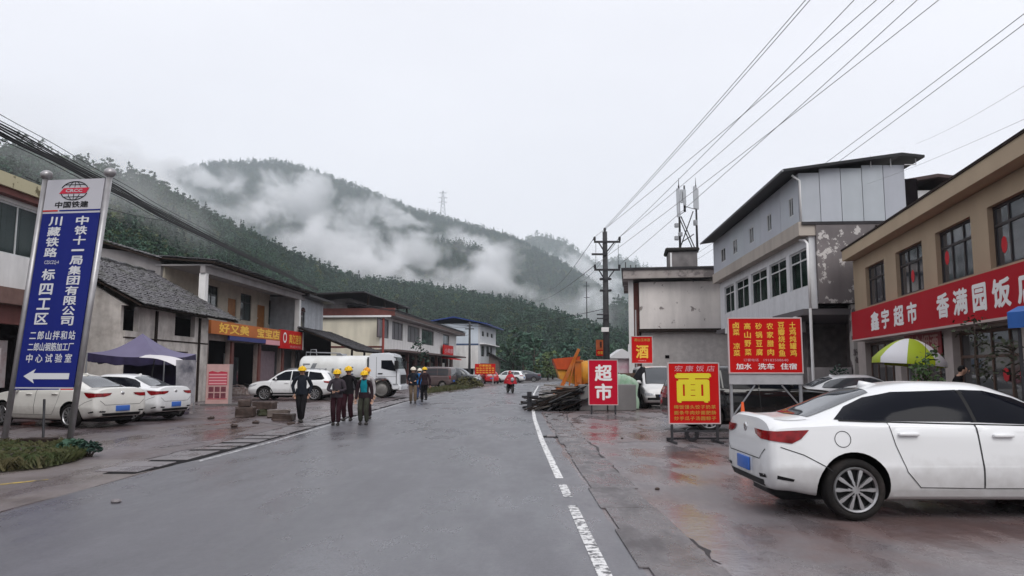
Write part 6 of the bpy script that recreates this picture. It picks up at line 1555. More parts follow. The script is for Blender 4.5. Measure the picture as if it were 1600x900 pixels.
# poster stand
g = G(340, 634)
r, w, h, z0 = board('poster_stand', 'pale poster stand with red printed panels beside the scooter', 'sign', 322, 356, 569, 631, g.y, M('poster_pale_pink', (.52, .33, .31), .6, var=.15), 8, .12, None)
MB().box(w, w + .14, .0, .12, 0, h).build('side_panel', m_plaster_g, r)
q = MB(); q.prism([(w * .1, -.004, h * .47), (w * .92, -.004, h * .47), (w * .92, -.004, h * .80), (w * .65, -.004, h * .82), (w * .5, -.004, h * .79), (w * .25, -.004, h * .83), (w * .1, -.004, h * .8)], (0, -.004, 0)); q.build('red_print', M('poster_red', (.45, .03, .06), .5), r)
for k in range(4): MB().box(w * .12, w * .9, -.012, -.0085, h * (.49 + .075 * k), h * (.53 + .075 * k)).build('print_line', m_pink, r)
for k in range(2):
    for i in range(3): MB().box(w * (.12 + .27 * i), w * (.34 + .27 * i), -.008, -.003, h * (.14 + .16 * k), h * (.27 + .16 * k)).build('print_picture', M('poster_dark', (.22, .06, .08), .5, var=.5, vscale=6), r)
MB().box(w * .08, w * .94, -.007, -.003, h * .115, h * .13).build('print_line', MATS['poster_red'], r)
MB().box(-.2, w + .4, -.1, .5, -z0, -.001).build('base', m_concrete, r)

# ---------------------------------------------------------------- poles and wires
m_pole = M('dark_concrete_pole', (.055, .055, .058), .7, var=.3, streak=.2); m_wire = M('black_cable', (.02, .02, .022), .6); m_wire2 = M('grey_wire', (.24, .245, .26), .5)
YP = 38.5; px = P(948, 577, YP).x
UP = thing('utility_pole', 'tall dark utility pole with crossarms behind the red supermarket board', 'utility pole', (px, YP, 0))
def zP(v): return ZV(v, YP)
def xP(u): return P(u, 400, YP).x - px
MB().cyl((0, 0, 0), (0, 0, zP(362)), .19, .12, 14).build('pole_shaft', m_pole, UP, True)
tops = []
for v, u0, u1 in ((378.5, 928, 969), (422, 928, 968)):
    q = MB(); q.box(xP(u0), xP(u1), -.16, -.07, zP(v) - .05, zP(v) + .05); q.tube([(xP(u0) * .62, -.12, zP(v)), (0, -.16, zP(v) - .62)], .035, 5); q.tube([(xP(u1) * .62, -.12, zP(v)), (0, -.16, zP(v) - .62)], .035, 5); ca = q.build('crossarm', m_dkmetal, UP)
    for u in (u0 + 1, u1 - 1):
        MB().lathe([(0, .24), (.05, .22), (.075, .14), (.05, .1), (.075, .05), (.03, 0)], (xP(u), -.115, zP(v) + .05), 'z', 10).build('insulator', m_dkmetal, ca, True); tops.append(Vector((px + xP(u), YP - .115, zP(v) + .25)))
q = MB(); q.box(xP(924), .1, -.2, -.13, zP(398) - .05, zP(398) + .05); ca = q.build('crossarm', m_dkmetal, UP)
MB().lathe([(0, .22), (.06, .2), (.08, .1), (.03, 0)], (0, 0, zP(362)), 'z', 10).build('insulator', m_dkmetal, UP, True); pt_top = Vector((px, YP, zP(362) + .2))
for v in (436, 454): MB().bbox(-.3, .3, -.14, .14, zP(v) - .05, zP(v) + .05, .02).build('bracket', m_dkmetal, UP)
for v in (492, 498): MB().box(-.5, .1, -.25, -.18, zP(v) - .03, zP(v) + .03).build('step_bar', m_dkmetal, UP)
MB().bbox(-.28, .1, -.32, -.18, zP(519), zP(512), .02).build('junction_box', m_plaster_w, UP)
def wire(name, label, pts, r, mat, group, sag=.25, n=24, cat='wire'):
    a, b = Vector(pts[0]), Vector(pts[1]); q = MB()
    q.tube([a.lerp(b, i / n) + Vector((0, 0, -4 * sag * (i / n) * (1 - i / n))) for i in range(n + 1)], r, 5); return tag(q.build(name, mat, None, True), label, cat, group)
def ext(u, v, Y): return P(u, v, Y)
WG = 'wires running from the utility pole over the road'
def over(a, u, v):
    """straight on through the picture point, ending beyond the frame above the camera"""
    Yn = 9.0; ua, va = 800 + (a.x) / a.y * F_PX * 1.0, None
    p = P(u, v, 17.0); d = (p - a); e = a + d * 1.45; return e
LW = 'thin power wire rising from the utility pole top into the sky'
for a, u, v in ((pt_top, 1250, 0), (pt_top + Vector((.05, 0, -.04)), 1257, 0), (tops[1], 1325, 0), (tops[1] + Vector((0, .05, 0)), 1386, 0), (tops[0], 1358, 0), (tops[3], 1422, 0), (tops[2], 1454, 0)):
    wire('power_wire', LW, (a, over(a, u, v)), 0.010, m_wire2, WG, .18)
LW2 = 'thin wire passing above the grey house roof'
for u0, v0, u1, v1 in ((1075, 405, 1600, 14), (1085, 408, 1600, 30)):
    a, b = P(u0, v0, 62), P(u1, v1, 20); wire('power_wire', LW2, (a, b + (b - a) * .15), .012, m_wire2, 'wires behind the grey house', .3)
for u0, v0, u1, v1 in ((1330, 295, 1600, 180), (1430, 225, 1600, 128)):
    a, b = P(u0, v0, 33), P(u1, v1, 15); wire('power_wire', 'very thin wire above the tan building', (a, b + (b - a) * .2), .004, m_wire2, 'wires over the tan building', .15)
# wires going on along the valley
for a, u, v, Y in ((tops[0], 860, 452, 130), (tops[2], 835, 470, 130), (tops[1], 905, 440, 130), (Vector((px, YP, zP(482))), 700, 505, 80)):
    wire('power_wire', 'thin wire leading from the utility pole toward the misty valley', (a, P(u, v, Y)), .015, m_wire, 'wires toward the valley', .6)
for i, (u, v0, v1) in enumerate(((931, 380, 422), (966, 382, 422))): wire('jumper_wire', 'short wire joining the two crossarms of the utility pole', (P(u, v0, YP - .1), P(u, v1, YP - .1)), .012, m_wire, 'jumper wires on the pole', 0)
# cable bundle on the left
CBN = 'black cables sagging over the blue board'
r_ = random.Random(3)
for i, (dv, rr) in enumerate(((-18, .007), (-9, .009), (-4, .017), (1, .014), (4, .019), (8, .024), (11, .022), (17, .009), (-1, .011))):
    a = P(-60, 166 + dv * 1.25, 12); b = P(497, 452 + dv * .18, 60)
    m1 = P(165, 285 + dv * .75, 17.5); m2 = P(330, 372 + dv * .45, 27)
    q = MB(); pts = []
    A_, B_, C_, D_ = np.array(a), np.array(m1), np.array(m2), np.array(b)
    for p in catmull([A_ * 3 - B_ * 2, A_ * 2.4 - B_ * 1.4, A_, B_, C_, D_, D_ + (D_ - C_)], 10)[10:51]: pts.append(p + np.array((0, 0, .012 * math.sin(len(pts) * .9 + i))))
    q.tube(pts, rr, 6); tag(q.build('overhead_cable', m_wire, None, True), 'black cable in the thick bundle sagging over the blue board', 'cable', CBN)
a, b = P(40, 274, 24), P(185, 320, 21); wire('thin_cable', 'thin cable crossing behind the blue board logo', (P(40, 276, 20), P(260, 345, 30)), .012, m_wire, None, .2)
# second, small pole before the white house
Y2 = 92; p2 = P(733.5, 577, Y2).x
U2 = thing('utility_pole', 'slim far utility pole standing before the white house', 'utility pole', (p2, Y2, 0)); MB().cyl((0, 0, 0), (0, 0, ZV(503, Y2)), .17, .12, 10).build('pole_shaft', m_pole, U2, True)
q = MB(); q.box(-.55, .55, -.2, -.12, ZV(514, Y2) - .06, ZV(514, Y2) + .06); q.build('crossarm', m_dkmetal, U2); q = MB(); q.box(-.35, .35, -.2, -.12, ZV(509, Y2) - .05, ZV(509, Y2) + .05); q.build('crossarm', m_dkmetal, U2)
for (u, v) in ((700, 512), (690, 525)): wire('service_wire', 'thin service wire between the far pole and the cream house', (P(733, v - 2, Y2), P(u - 15, v - 10, 80)), .02, m_wire, 'service wires at the far pole', .4)
# pole among trees, far
U3 = thing('utility_pole', 'faint distant pole on the wooded slope', 'utility pole', (P(917, 500, 150).x, 150, 0)); MB().cyl((0, 0, 12), (0, 0, ZV(440, 150)), .11, .08, 8).build('pole_shaft', m_pole, U3, True)
for v in (447, 465): MB().box(-.6, .6, -.2, -.1, ZV(v, 150) - .05, ZV(v, 150) + .05).build('crossarm', m_dkmetal, U3)
# lattice pylon on the ridge
yy = 765; zb = P(692, 334, yy).z - 8; zt = P(692, 298, yy).z; pxx = P(692, 320, yy).x
PY = thing('lattice_pylon', 'pale lattice power pylon standing on the mountain ridge', 'pylon', (pxx, yy, zb)); Hp = zt - zb
q = MB()
for i in range(8):
    f0, f1 = i / 8, (i + 1) / 8; w0, w1 = lerp(3.2, .6, f0), lerp(3.2, .6, f1)
    for sx2 in (-1, 1):
        for sy in (-1, 1):
            q.tube([(sx2 * w0, sy * w0, Hp * f0), (sx2 * w1, sy * w1, Hp * f1)], .2, 4)
        q.tube([(sx2 * w0, -w0, Hp * f0), (-sx2 * w1, -w1, Hp * f1)], .13, 4); q.tube([(sx2 * w0, w0, Hp * f0), (-sx2 * w1, w1, Hp * f1)], .13, 4)
q.build('lattice_body', m_galv, PY)
for f, wv in ((.62, 4.6), (.77, 4.8), (.93, 4.2)):
    q = MB(); q.tube([(-wv, 0, Hp * f), (0, 0, Hp * (f + .02)), (wv, 0, Hp * f)], .25, 4); q.tube([(-wv, 0, Hp * f), (0, 0, Hp * (f - .035)), (wv, 0, Hp * f)], .15, 4); q.build('pylon_arm', m_galv, PY)

# ---------------------------------------------------------------- things in the yards
# purple tent
m_tent = M('tent_canvas', (.15, .135, .225), .6, var=.15, vscale=1); m_tent_d = M('tent_valance', (.035, .028, .075), .6, var=.4, vscale=3)
YT = 27.2; a, b = P(136, 552, YT), P(306, 560, YT + 2.7); ex0, ex1 = a.x, b.x; zt_ = ZV(551, YT); dpt = 2.7
TN = thing('canopy_tent', 'purple grey pop up tent with a dark valance behind the white sedans', 'tent', (ex0, YT, 0)); wT = ex1 - ex0
px_, pz_ = P(223, 520, YT + 1.35).x - ex0, ZV(521, YT + 1.35)
q = MB(); n = 10; vs = []
corners = [(0, 0, zt_), (wT, 0, zt_ - .12), (wT, dpt, zt_), (0, dpt, zt_)]
tip = Vector((px_, dpt / 2, pz_))
for k in range(4):
    A_, B_ = Vector(corners[k]), Vector(corners[(k + 1) % 4]); base = len(vs); m_ = 10
    for i in range(m_ + 1):
        t = i / m_
        for j in range(9):
            e = A_.lerp(B_, j / 8); e.z += -.10 * math.sin(math.pi * j / 8) * (1 - t); p = e.lerp(tip, t); p.z -= .30 * math.sin(math.pi * t) * .7; vs.append(p)
    q.add(vs[base:], [(i * 9 + j, i * 9 + j + 1, (i + 1) * 9 + j + 1, (i + 1) * 9 + j) for i in range(m_) for j in range(8)])
q.build('canopy', m_tent, TN, True)
q = MB()
for k in range(4):
    A_, B_ = Vector(corners[k]), Vector(corners[(k + 1) % 4]); vv = []
    for j in range(17):
        e = A_.lerp(B_, j / 16); e.z += -.10 * math.sin(math.pi * j / 16); vv += [e, e + Vector((.03 * math.sin(j * 2.1), .04 * math.sin(j * 1.7), -.30 - .03 * math.sin(j * 1.3)))]
    q.add(vv, [(2 * j, 2 * j + 2, 2 * j + 3, 2 * j + 1) for j in range(16)])
q.build('valance', m_tent_d, TN, True)
for c in corners: MB().cyl((c[0], c[1], 0), (c[0], c[1], c[2]), .025, n=6).build('tent_leg', m_galv, TN)
MB().box(-.0, wT * .95, dpt - .1, dpt - .05, 0, 2.0).build('back_curtain', m_tent_d, TN)
# blocks and stones at the yard edge
BG = 'rough blocks lying at the edge of the yard'; m_block = M('wet_brown_block', (.085, .06, .052), .55, var=.45, vscale=6, bump=.6, bscale=12)
def block(u, v, sx2, sy, sz2, rot, label, z=0.0, mat=m_block):
    g = G(u, v, .01); q = MB(); q.bbox(-sx2, sx2, -sy, sy, 0, sz2, .03); r2 = np.random.default_rng(int(u * 7 + v))
    q.v = [(x + r2.normal(0, .012), y_ + r2.normal(0, .012), z_ + (r2.normal(0, .012) if z_ > .01 else 0)) for x, y_, z_ in q.v]
    return tag(q.build('stone_block', mat, None, False, (g.x, g.y + sy, .01 + z), R(rot)), label, 'block', BG)
block(380, 652, .30, .22, .34, 5, 'squat dark block just beyond the poster stand carrying a smaller block'); block(379, 652, .20, .16, .24, 12, 'small dark block sitting on the squat block', .345)
block(411, 650, .24, .2, .22, 30, 'green stained low block in the middle of the row', 0, M('mossy_block', (.06, .065, .035), .7, var=.5, vscale=6, bump=.5)); block(410, 650, .36, .22, .26, -8, 'wide flat block resting on the mossy block', .225)
block(432, 653, .34, .2, .26, 6, 'long pale topped block leaning near the walking worker', 0, M('pale_block', (.15, .12, .105), .5, var=.4, vscale=5, bump=.5)); block(441, 658, .32, .2, .22, -4, 'lowest front block of the row with a wet top')
for i, (u, v) in enumerate(((366, 668), (455, 664), (330, 655), (400, 662))):
    g = G(u, v); q = MB(); q.ball((0, 0, .04), (.12, .09, .06), 8, 6); r2 = np.random.default_rng(i); q.v = [tuple(np.array(p) + r2.normal(0, .012, 3)) for p in q.v]; tag(q.build('stone', m_block, None, False, (g.x, g.y, 0)), 'small loose stone on the wet yard', 'stone', 'loose stones on the yard')
# clutter at the shop front
for i, (u, v, s_) in enumerate(((372, 617, .45), (384, 612, .4), (392, 618, .35))):
    g = G(u, v); q = MB(); q.bbox(-s_, s_, -.2, .2, .0, s_ * 1.1, .04); q.tube([(-s_, -.2, s_ * 1.15), (0, -.25, s_ * 1.4), (s_, -.2, s_ * 1.2)], .03, 6); tag(q.build('scrap_rack', M('shop_scrap', (.16, .10, .09), .6, col2=(.30, .27, .26), vscale=6), None, False, (g.x, g.y, .006), .2 * i), ('lowest cluttered rack of goods beside the poster stand', 'small cluttered rack between two others outside the dark shop door', 'cluttered rack of goods standing nearest the white sport utility car')[i], 'rack', 'racks outside the shop')
g = G(395, 604); q = MB(); [q.box(-.07, .07, -.05, .05, .25 * k, .25 * k + .245) for k in range(0, 12, 2)]; bp = q.build('bollard_post', m_white_p); bp.location = (g.x, 40.6, .006); tag(bp, 'thin black and white striped post before the shop', 'post'); q = MB(); [q.box(-.069, .069, -.049, .049, .25 * k, .25 * k + .245) for k in range(1, 11, 2)]; q.build('dark_band', m_trim, bp)
# young tree in front of the cream house
def sapling(name, label, loc, h, sd, n=140, spread=.5, leafmat=None, size=.2, thick=.03, z0=.35, group=None):
    r = np.random.default_rng(sd); o = thing(name, label, 'tree', loc, 0, group)
    q = MB(); q.tube([(0, 0, -.1), (.04, .02, h * .35), (-.03, 0, h * .7), (.02, .02, h)], [thick, thick * .8, thick * .5, thick * .25], 6)
    tips = []
    for k in range(9):
        z = h * r.uniform(z0, .98); a = r.uniform(0, 6.28); L_ = spread * r.uniform(.4, 1); e = (math.cos(a) * L_, math.sin(a) * L_, z + L_ * .4); q.tube([(0, 0, z), (e[0] * .5, e[1] * .5, z + L_ * .3), e], [thick * .4, thick * .3, thick * .12], 5); tips += [np.array(e) * t + np.array((0, 0, z)) * (1 - t) for t in (.5, .8, 1)]
    q.build('trunk', m_bark, o, True)
    c = np.concatenate([t + r.normal(0, .13 * spread / .5, (n // 27 + 1, 3)) for t in tips]); vs, fs = leaf_quads(c, size, r, .5); me = mesh_np('crown', vs, fs, leafmat or m_leaf); obj('crown', me, o); return o
g = P(657, 577, 58); sapling('young_tree', 'bare leaning young tree before the cream house', (g.x, 58, 0), 3.6, 3, 90, .8, m_leaf2, .3, .05)
g = P(1527, 577, 13.5); sapling('young_tree', 'young street tree with drooping leaves in front of the tan building', (g.x, 13.5, 0), 2.5, 5, 150, .34, M('leaf_dusty', (.07, .08, .055), .8, var=.4, spec=.05), .09, .03, .45)
g = P(1586, 577, 12.5); sapling('young_tree', 'thin bare trunked young tree under the blue awning', (g.x, 12.5, 0), 2.1, 6, 60, .35, MATS['leaf_dusty'], .12, .035, .7)
g = P(1448, 577, 15.2); sapling('young_tree', 'small green sapling growing below the green and white umbrella', (g.x, 15.2, 0), 2.15, 8, 260, .34, m_leaf3, .12, .02, .45)
# shrub in front of the peeling wall
def shrub(label, loc, w, h, sd, mat, size=.16, n=500, name='shrub', group=None):
    r = np.random.default_rng(sd); p = r.normal(0, 1, (n, 3)); p /= np.linalg.norm(p, axis=1)[:, None]; p *= r.uniform(.3, 1, (n, 1)) ** .5; p[:, 2] = np.abs(p[:, 2]); p *= (w, w, h); p[:, 2] += .1
    o = thing(name, label, 'plant', loc, 0, group); vs, fs = leaf_quads(p, size, r); obj('leaves', mesh_np('leaves', vs, fs, mat), o); q = MB()
    for k in range(6): a = k * 1.05; q.tube([(0, 0, -.03), (math.cos(a) * w * .4, math.sin(a) * w * .4, h * .6)], [.03, .01], 5)
    q.build('stem', m_bark, o); return o
g = P(1313, 577, 26); shrub('potted looking dark shrub against the peeling pillar', (g.x, 26, 0), .55, 1.75, 3, m_leaf2)
g = G(735, 606); shrub('low grassy bush at the road edge beyond the brown van', (g.x - .4, g.y + 1.5, 0), 1.6, .9, 4, M('leaf_dry_bush', (.09, .085, .03), .7, var=.4), .22, 900)
g = G(705, 610); 
# grass bed under the blue board
def grass_bed(name, label, poly, n, h, sd, mats=m_grass):
    r = np.random.default_rng(sd); poly = np.array(poly); lo, hi = poly.min(0), poly.max(0); pts = []
    while len(pts) < n:
        x, y = r.uniform(lo[0], hi[0]), r.uniform(lo[1], hi[1]); c = False; j = len(poly) - 1
        for i in range(len(poly)):
            if (poly[i][1] > y) != (poly[j][1] > y) and x < (poly[j][0] - poly[i][0]) * (y - poly[i][1]) / (poly[j][1] - poly[i][1]) + poly[i][0]: c = not c
            j = i
        if c: pts.append((x, y))
    vs = []; fs = []
    for (x, y) in pts:
        hh = h * r.uniform(.4, 1.2); a = r.uniform(0, 6.28); w = .012 + .02 * r.random(); dx, dy = math.cos(a) * hh * r.uniform(.2, .9), math.sin(a) * hh * r.uniform(.2, .9); q = len(vs)
        vs += [(x - w * math.sin(a), y + w * math.cos(a), 0.03), (x + w * math.sin(a), y - w * math.cos(a), 0.03), (x + dx * .5 + w * .8 * math.sin(a), y + dy * .5, hh * .7), (x + dx, y + dy, hh * .8)]; fs.append((q, q + 1, q + 2, q + 3))
    me = bpy.data.meshes.new(name); me.from_pydata(vs, [], fs); me.materials.append(mats); o = obj(name, me); tag(o, label, None, None, 'stuff'); return o
bed = [G(-120, 742)[:2], G(0, 740)[:2], G(70, 734)[:2], G(120, 722)[:2], G(140, 712)[:2], G(105, 701)[:2], G(0, 702)[:2], G(-120, 705)[:2]]
grass_bed('grass', 'tangled wet grass around the foot of the blue board', bed, 5200, .26, 2)
q = MB(); n = len(bed); c = np.mean(np.array(bed), 0); vs = [(p[0], p[1], .006) for p in bed] + [(lerp(p[0], c[0], .45), lerp(p[1], c[1], .45), .16) for p in bed] + [(c[0], c[1], .2)]
q.add(vs, [(i, (i + 1) % n, n + (i + 1) % n, n + i) for i in range(n)] + [(n + i, n + (i + 1) % n, 2 * n) for i in range(n)]); tag(q.build('soil_mound', M('dark_soil', (.05, .042, .03), .85, var=.5, vscale=5, bump=.6), None, True), kind='structure')
shrub('small round dark shrub at the tip of the grass bed', tuple(G(140, 714)), .22, .2, 9, m_leaf2, .08, 260); shrub('leafy weed clump at the foot of the blue board pole', tuple(G(112, 712)), .32, .22, 10, m_leaf, .10, 320)
grass_bed('verge_grass', 'strip of grass between the brown van and the road', [G(668, 616)[:2], G(738, 607)[:2], G(728, 603)[:2], G(668, 611)[:2]], 2600, .35, 4)
g = G(181, 787); q = MB(); q.ball((0, 0, .02), (.07, .05, .03), 8, 6); tag(q.build('stone', m_cover, None, False, (g.x, g.y, .01)), 'small pale stone lying on the road surface', 'stone')
for u, v in ((1027, 766), (1020, 640), (972, 686)):
    g = G(u, v); q = MB(); q.ball((0, 0, .01), (.035, .03, .022), 6, 5); tag(q.build('stone', m_block, None, False, (g.x, g.y, .008)), 'tiny loose stone on the wet concrete apron', 'stone', 'loose stones on the apron')

# ---------------------------------------------------------------- junk beside the road on the far right bend
YJ = G(905, 642).y; xb0, xb1 = P(906, 620, YJ).x, P(994, 620, YJ).x; zb1 = ZV(601, YJ)
m_blk = M('grey_concrete_block', (.20, .195, .195), .8, var=.2, vscale=1.2, streak=.3, bump=.25)
CG = 'concrete road blocks behind the supermarket board'
for i, (a, b, lb) in enumerate(((0, .48, 'grey concrete road block on the lumber side of the supermarket board'), (.50, 1.0, 'grey concrete road block in front of the green tarpaulin'))):
    q = MB(); q.bbox(lerp(xb0, xb1, a), lerp(xb0, xb1, b), YJ, YJ + .75, .005, zb1, .03); tag(q.build('concrete_block', m_blk), lb, 'concrete block', CG)
# lumber pile
LP = thing('lumber_pile', 'heap of dark scrap boards and poles beside the orange mixer', 'lumber pile', (P(875, 630, 30).x, 30, 0)); r_ = random.Random(5)
for i in range(85):
    L_ = r_.uniform(1.2, 3.2); x = r_.uniform(-.6, .95); y = r_.uniform(-1.0, 1.6); hmax = .15 + .95 * max(0, min(1, (x + 1.0) / 1.9)); z = r_.uniform(.05, hmax)
    yaw = r_.gauss(.35, .45); pit = r_.uniform(-.1, .38); m3 = Matrix.Rotation(yaw, 3, 'Z') @ Matrix.Rotation(-pit, 3, 'Y')
    L_ = min(L_, 2.4); zc = max(z, .06 + abs(math.sin(pit)) * L_ / 2); q = MB(); q.obox((x, y, zc), (L_, r_.uniform(.06, .18), r_.uniform(.03, .07)), m3)
    q.build('plank', r_.choice((m_wood_dark, m_wood_dark, m_trim, m_trim, m_dkmetal, M('pale_board', (.24, .22, .20), .7, var=.3))), LP)
q = MB(); q.cyl((-1.25, -.9, 0), (-1.25, -.9, .75), .09, n=8); q.box(-1.55, -.9, -.95, -.85, .52, .6); q.box(-1.5, -1.0, -.96, -.84, .3, .38); q.build('iron_frame', m_dkmetal, LP)
MB().prism([(-.75, 2.2, 0), (1.3, 2.2, 0), (1.3, 2.2, 1.02), (.7, 2.2, .86), (-.2, 2.2, .42)], (0, -2.4, 0)).build('heap_core', m_unlit, LP)
# orange mixer
m_mix = M('mixer_orange', (.52, .135, .015), .5, var=.25, vscale=1.5, dirt=(.25, .17, .12), dirt_scale=2.5, dirt_amt=.5); m_mix2 = M('mixer_yellow', (.60, .27, .03), .5, var=.2, dirt=(.3, .22, .15), dirt_scale=2, dirt_amt=.4); m_mix3 = M('hopper_red_orange', (.50, .075, .018), .5, var=.25)
YM = 34.0
def pm(u, v, dy=0): q_ = P(u, v, YM + dy); return (q_.x - xm, dy, q_.z)
xm = P(890, 600, YM).x
MX = thing('concrete_mixer', 'orange self loading mixing machine with a red hopper and raised arm', 'mixer', (xm, YM, 0))
def pz(u, v): p_ = pm(u, v); return p_[0], p_[2]
h0, h1, h2, h3, h4 = [pz(*t) for t in ((863, 561), (905, 557), (901, 578), (884, 586), (869, 577))]
q = MB(); q.prism([(a, -.6, b) for a, b in (h0, h1, h2, h4)], (0, 1.5, 0)); q.build('hopper', m_mix3, MX)
q = MB(); q.prism([(a, -.5, b) for a, b in (h4, h2, pz(896, 600), pz(874, 592))], (0, 1.3, 0)); q.build('hopper_chute', m_mix2, MX)
q = MB(); q.lathe([(.0, 0), (.36, .0), (.60, .4), (.62, .5), (.60, .52), (.62, 1.0), (.60, 1.02), (.62, 1.1), (.42, 1.7), (.32, 1.8), (.0, 1.8)], (pz(895, 580)[0], .2, pz(892, 584)[1]), 'x', 22); q.build('drum', m_mix2, MX, True)
for dy in (-.9,):
    a_, b_ = pz(902, 546), pz(868, 620); m_ = Vector((b_[0] - a_[0], 0, b_[1] - a_[1])); q = MB(); nn = Vector((-m_.z, 0, m_.x)).normalized() * .12
    nn = nn * .75; q.prism([Vector((a_[0], dy, a_[1])) + nn * .7, Vector((a_[0], dy, a_[1])) - nn * .7, Vector((b_[0], dy, b_[1])) - nn, Vector((b_[0], dy, b_[1])) + nn], (0, .12, 0)); q.tube([Vector((lerp(a_[0], b_[0], .15), dy - .06, lerp(a_[1], b_[1], .15))), Vector((lerp(a_[0], b_[0], .8) + .35, dy - .06, lerp(a_[1], b_[1], .75)))], .035, 6); q.build('lift_arm', m_mix, MX)
a_, b_ = pz(902, 575), pz(893, 612); q = MB(); q.box(a_[0] - .18, a_[0] + .12, -.75, -.45, b_[1], a_[1] + .3); q.box(a_[0] - .10, a_[0] + .04, -.80, -.76, lerp(a_[1], b_[1], .6), lerp(a_[1], b_[1], .25)); q.box(a_[0] - .24, a_[0] + .2, -.8, -.4, a_[1] + .28, a_[1] + .36); q.build('support_frame', m_mix, MX)
q = MB(); a_ = pz(868, 612); q.prism([(a_[0] - .1, -1.1, .35), (a_[0] + .8, -1.1, .25), (a_[0] + 1.0, -1.1, .55), (a_[0] + .1, -1.1, .75)], (0, 2.2, 0)); q.build('bucket', m_mix, MX)
q = MB(); q.box(-.6, 2.2, -.55, .55, .5, .85); q.build('chassis', m_mix, MX)
for x in (-.2, 1.7):
    for s_ in (-1, 1): add_wheel(MX, x, s_ * .75, .42, 'steel', s_)
q = MB(); q.bbox(1.2, 2.2, -.5, .5, .85, 1.5, .08); q.build('engine_box', m_dkmetal, MX)
# green tarpaulin over a stack and dark sacks behind
YQ = 30.2; x0_, x1_ = P(962, 600, YQ).x, P(997, 600, YQ).x
q = MB(); vs = []; r2 = np.random.default_rng(4); nx, nz = 16, 14
for i in range(nx + 1):
    for j in range(nz + 1):
        t = j / nz; x = lerp(x0_, x1_, i / nx); ztp = ZV(585 + 4 * (i / nx) ** 3 * 3, YQ)
        y = YQ + (.9 * max(0, (t - .6) / .4)); z = lerp(.05, ztp, min(1, t / .6)); vs.append((x + r2.normal(0, .012) + .05 * math.sin(j * .9) * (1 - t), y + .05 * math.sin(i * 1.7) * (1 - t) + r2.normal(0, .01), z + r2.normal(0, .012)))
q.add(vs, [(i * (nz + 1) + j, (i + 1) * (nz + 1) + j, (i + 1) * (nz + 1) + j + 1, i * (nz + 1) + j + 1) for i in range(nx) for j in range(nz)])
ST = thing('covered_stack', 'stack of goods under a pale green striped tarpaulin beside the white van', 'tarpaulin', (0, 0, 0)); q.build('tarpaulin', M('green_tarpaulin', (.24, .40, .27), .5, col2=(.36, .46, .38), vscale=5), ST, True)
MB().box(x0_ + .06, x1_ - .06, YQ + .12, YQ + 1.6, .005, ZV(590, YQ)).build('stacked_goods', m_wood_dark, ST)
YR = 31.5
q = MB(); r2 = np.random.default_rng(12); vs = []; n = 18; hp = ZV(574, YR); cx_ = P(1001, 600, YR).x
for k in range(15):
    t = k / 14; rr = (.44 - .10 * t + .03 * math.sin(t * 9)) * math.sqrt(max(.02, 1 - max(0, (t - .6) / .4) ** 2))
    for i in range(n):
        a = 2 * math.pi * i / n; rad = max(.03, rr * (1 + .08 * math.sin(a * 3 + k * .5) + r2.normal(0, .05))); vs.append((cx_ + rad * math.cos(a) - .10 * math.sin(t * 5), YR + rad * .8 * math.sin(a), .01 + hp * t + r2.normal(0, .02) * (k > 0)))
q.add(vs, [(k * n + i, k * n + (i + 1) % n, (k + 1) * n + (i + 1) % n, (k + 1) * n + i) for k in range(14) for i in range(n)] + [tuple(14 * n + i for i in range(n))])
tag(q.build('dark_heap', M('dark_sack_cloth', (.012, .012, .015), .7, var=.3, spec=.1), None, True), 'tall black lumpy heap under dark sheeting between the green tarpaulin and the white van', 'heap')
MB_ = MB().box(P(966, 578, 33).x, P(1002, 578, 33).x, 32.4, 33.6, .005, ZV(583, 33)); tag(MB_.build('brown_crate', M('brown_crate_wood', (.13, .085, .06), .75, var=.4, vscale=4)), 'brown timber crate behind the green tarpaulin', 'crate')
# pale far shed and pink sheet behind
q = MB(); a_, b_ = P(953, 560, 70), P(984, 560, 70)
SH = thing('far_shed', 'low pale shed with pink and white sheets behind the utility pole', 'shed', (a_.x, 70, 0)); ws = b_.x - a_.x
MB().box(0, ws, 0, 3, 0, ZV(560, 70)).build('wall', M('faded_pink_sheet', (.42, .25, .30), .6, col2=(.5, .48, .48), vscale=.9), SH); MB().prism([(-.2, -.4, ZV(560, 70)), (ws * .6, -.4, ZV(545, 70)), (ws + .4, -.4, ZV(556, 70)), (ws + .4, -.4, ZV(560, 70))], (0, 3.6, 0)).build('roof', M('white_sheet', (.55, .55, .56), .5), SH)
MB().box(ws - .1, ws + .5, -.3, .3, 0, ZV(538, 70)).build('pillar', m_plaster_w, SH)

# traffic cone
g = G(1160, 651, .0); YC = 15.6; p_ = P(1160.5, 640, YC)
CN = thing('traffic_cone', 'small orange and white traffic cone between the menu board post and the white sedan', 'traffic cone', (p_.x, YC, 0))
m_cone = M('cone_orange', (.62, .09, .02), .45); MB().bbox(-.16, .16, -.16, .16, .005, .04, .01).build('base', m_cone, CN)
zc = ZV(628, YC); MB().lathe([(.125, .04), (.09, .30)], (0, 0, 0), 'z', 16).build('cone_body', m_cone, CN, True); MB().lathe([(.0895, .30), (.06, .52)], (0, 0, 0), 'z', 16).build('white_band', m_white_s, CN, True); MB().lathe([(.0595, .52), (.025, zc), (0, zc)], (0, 0, 0), 'z', 16).build('cone_tip', m_cone, CN, True)
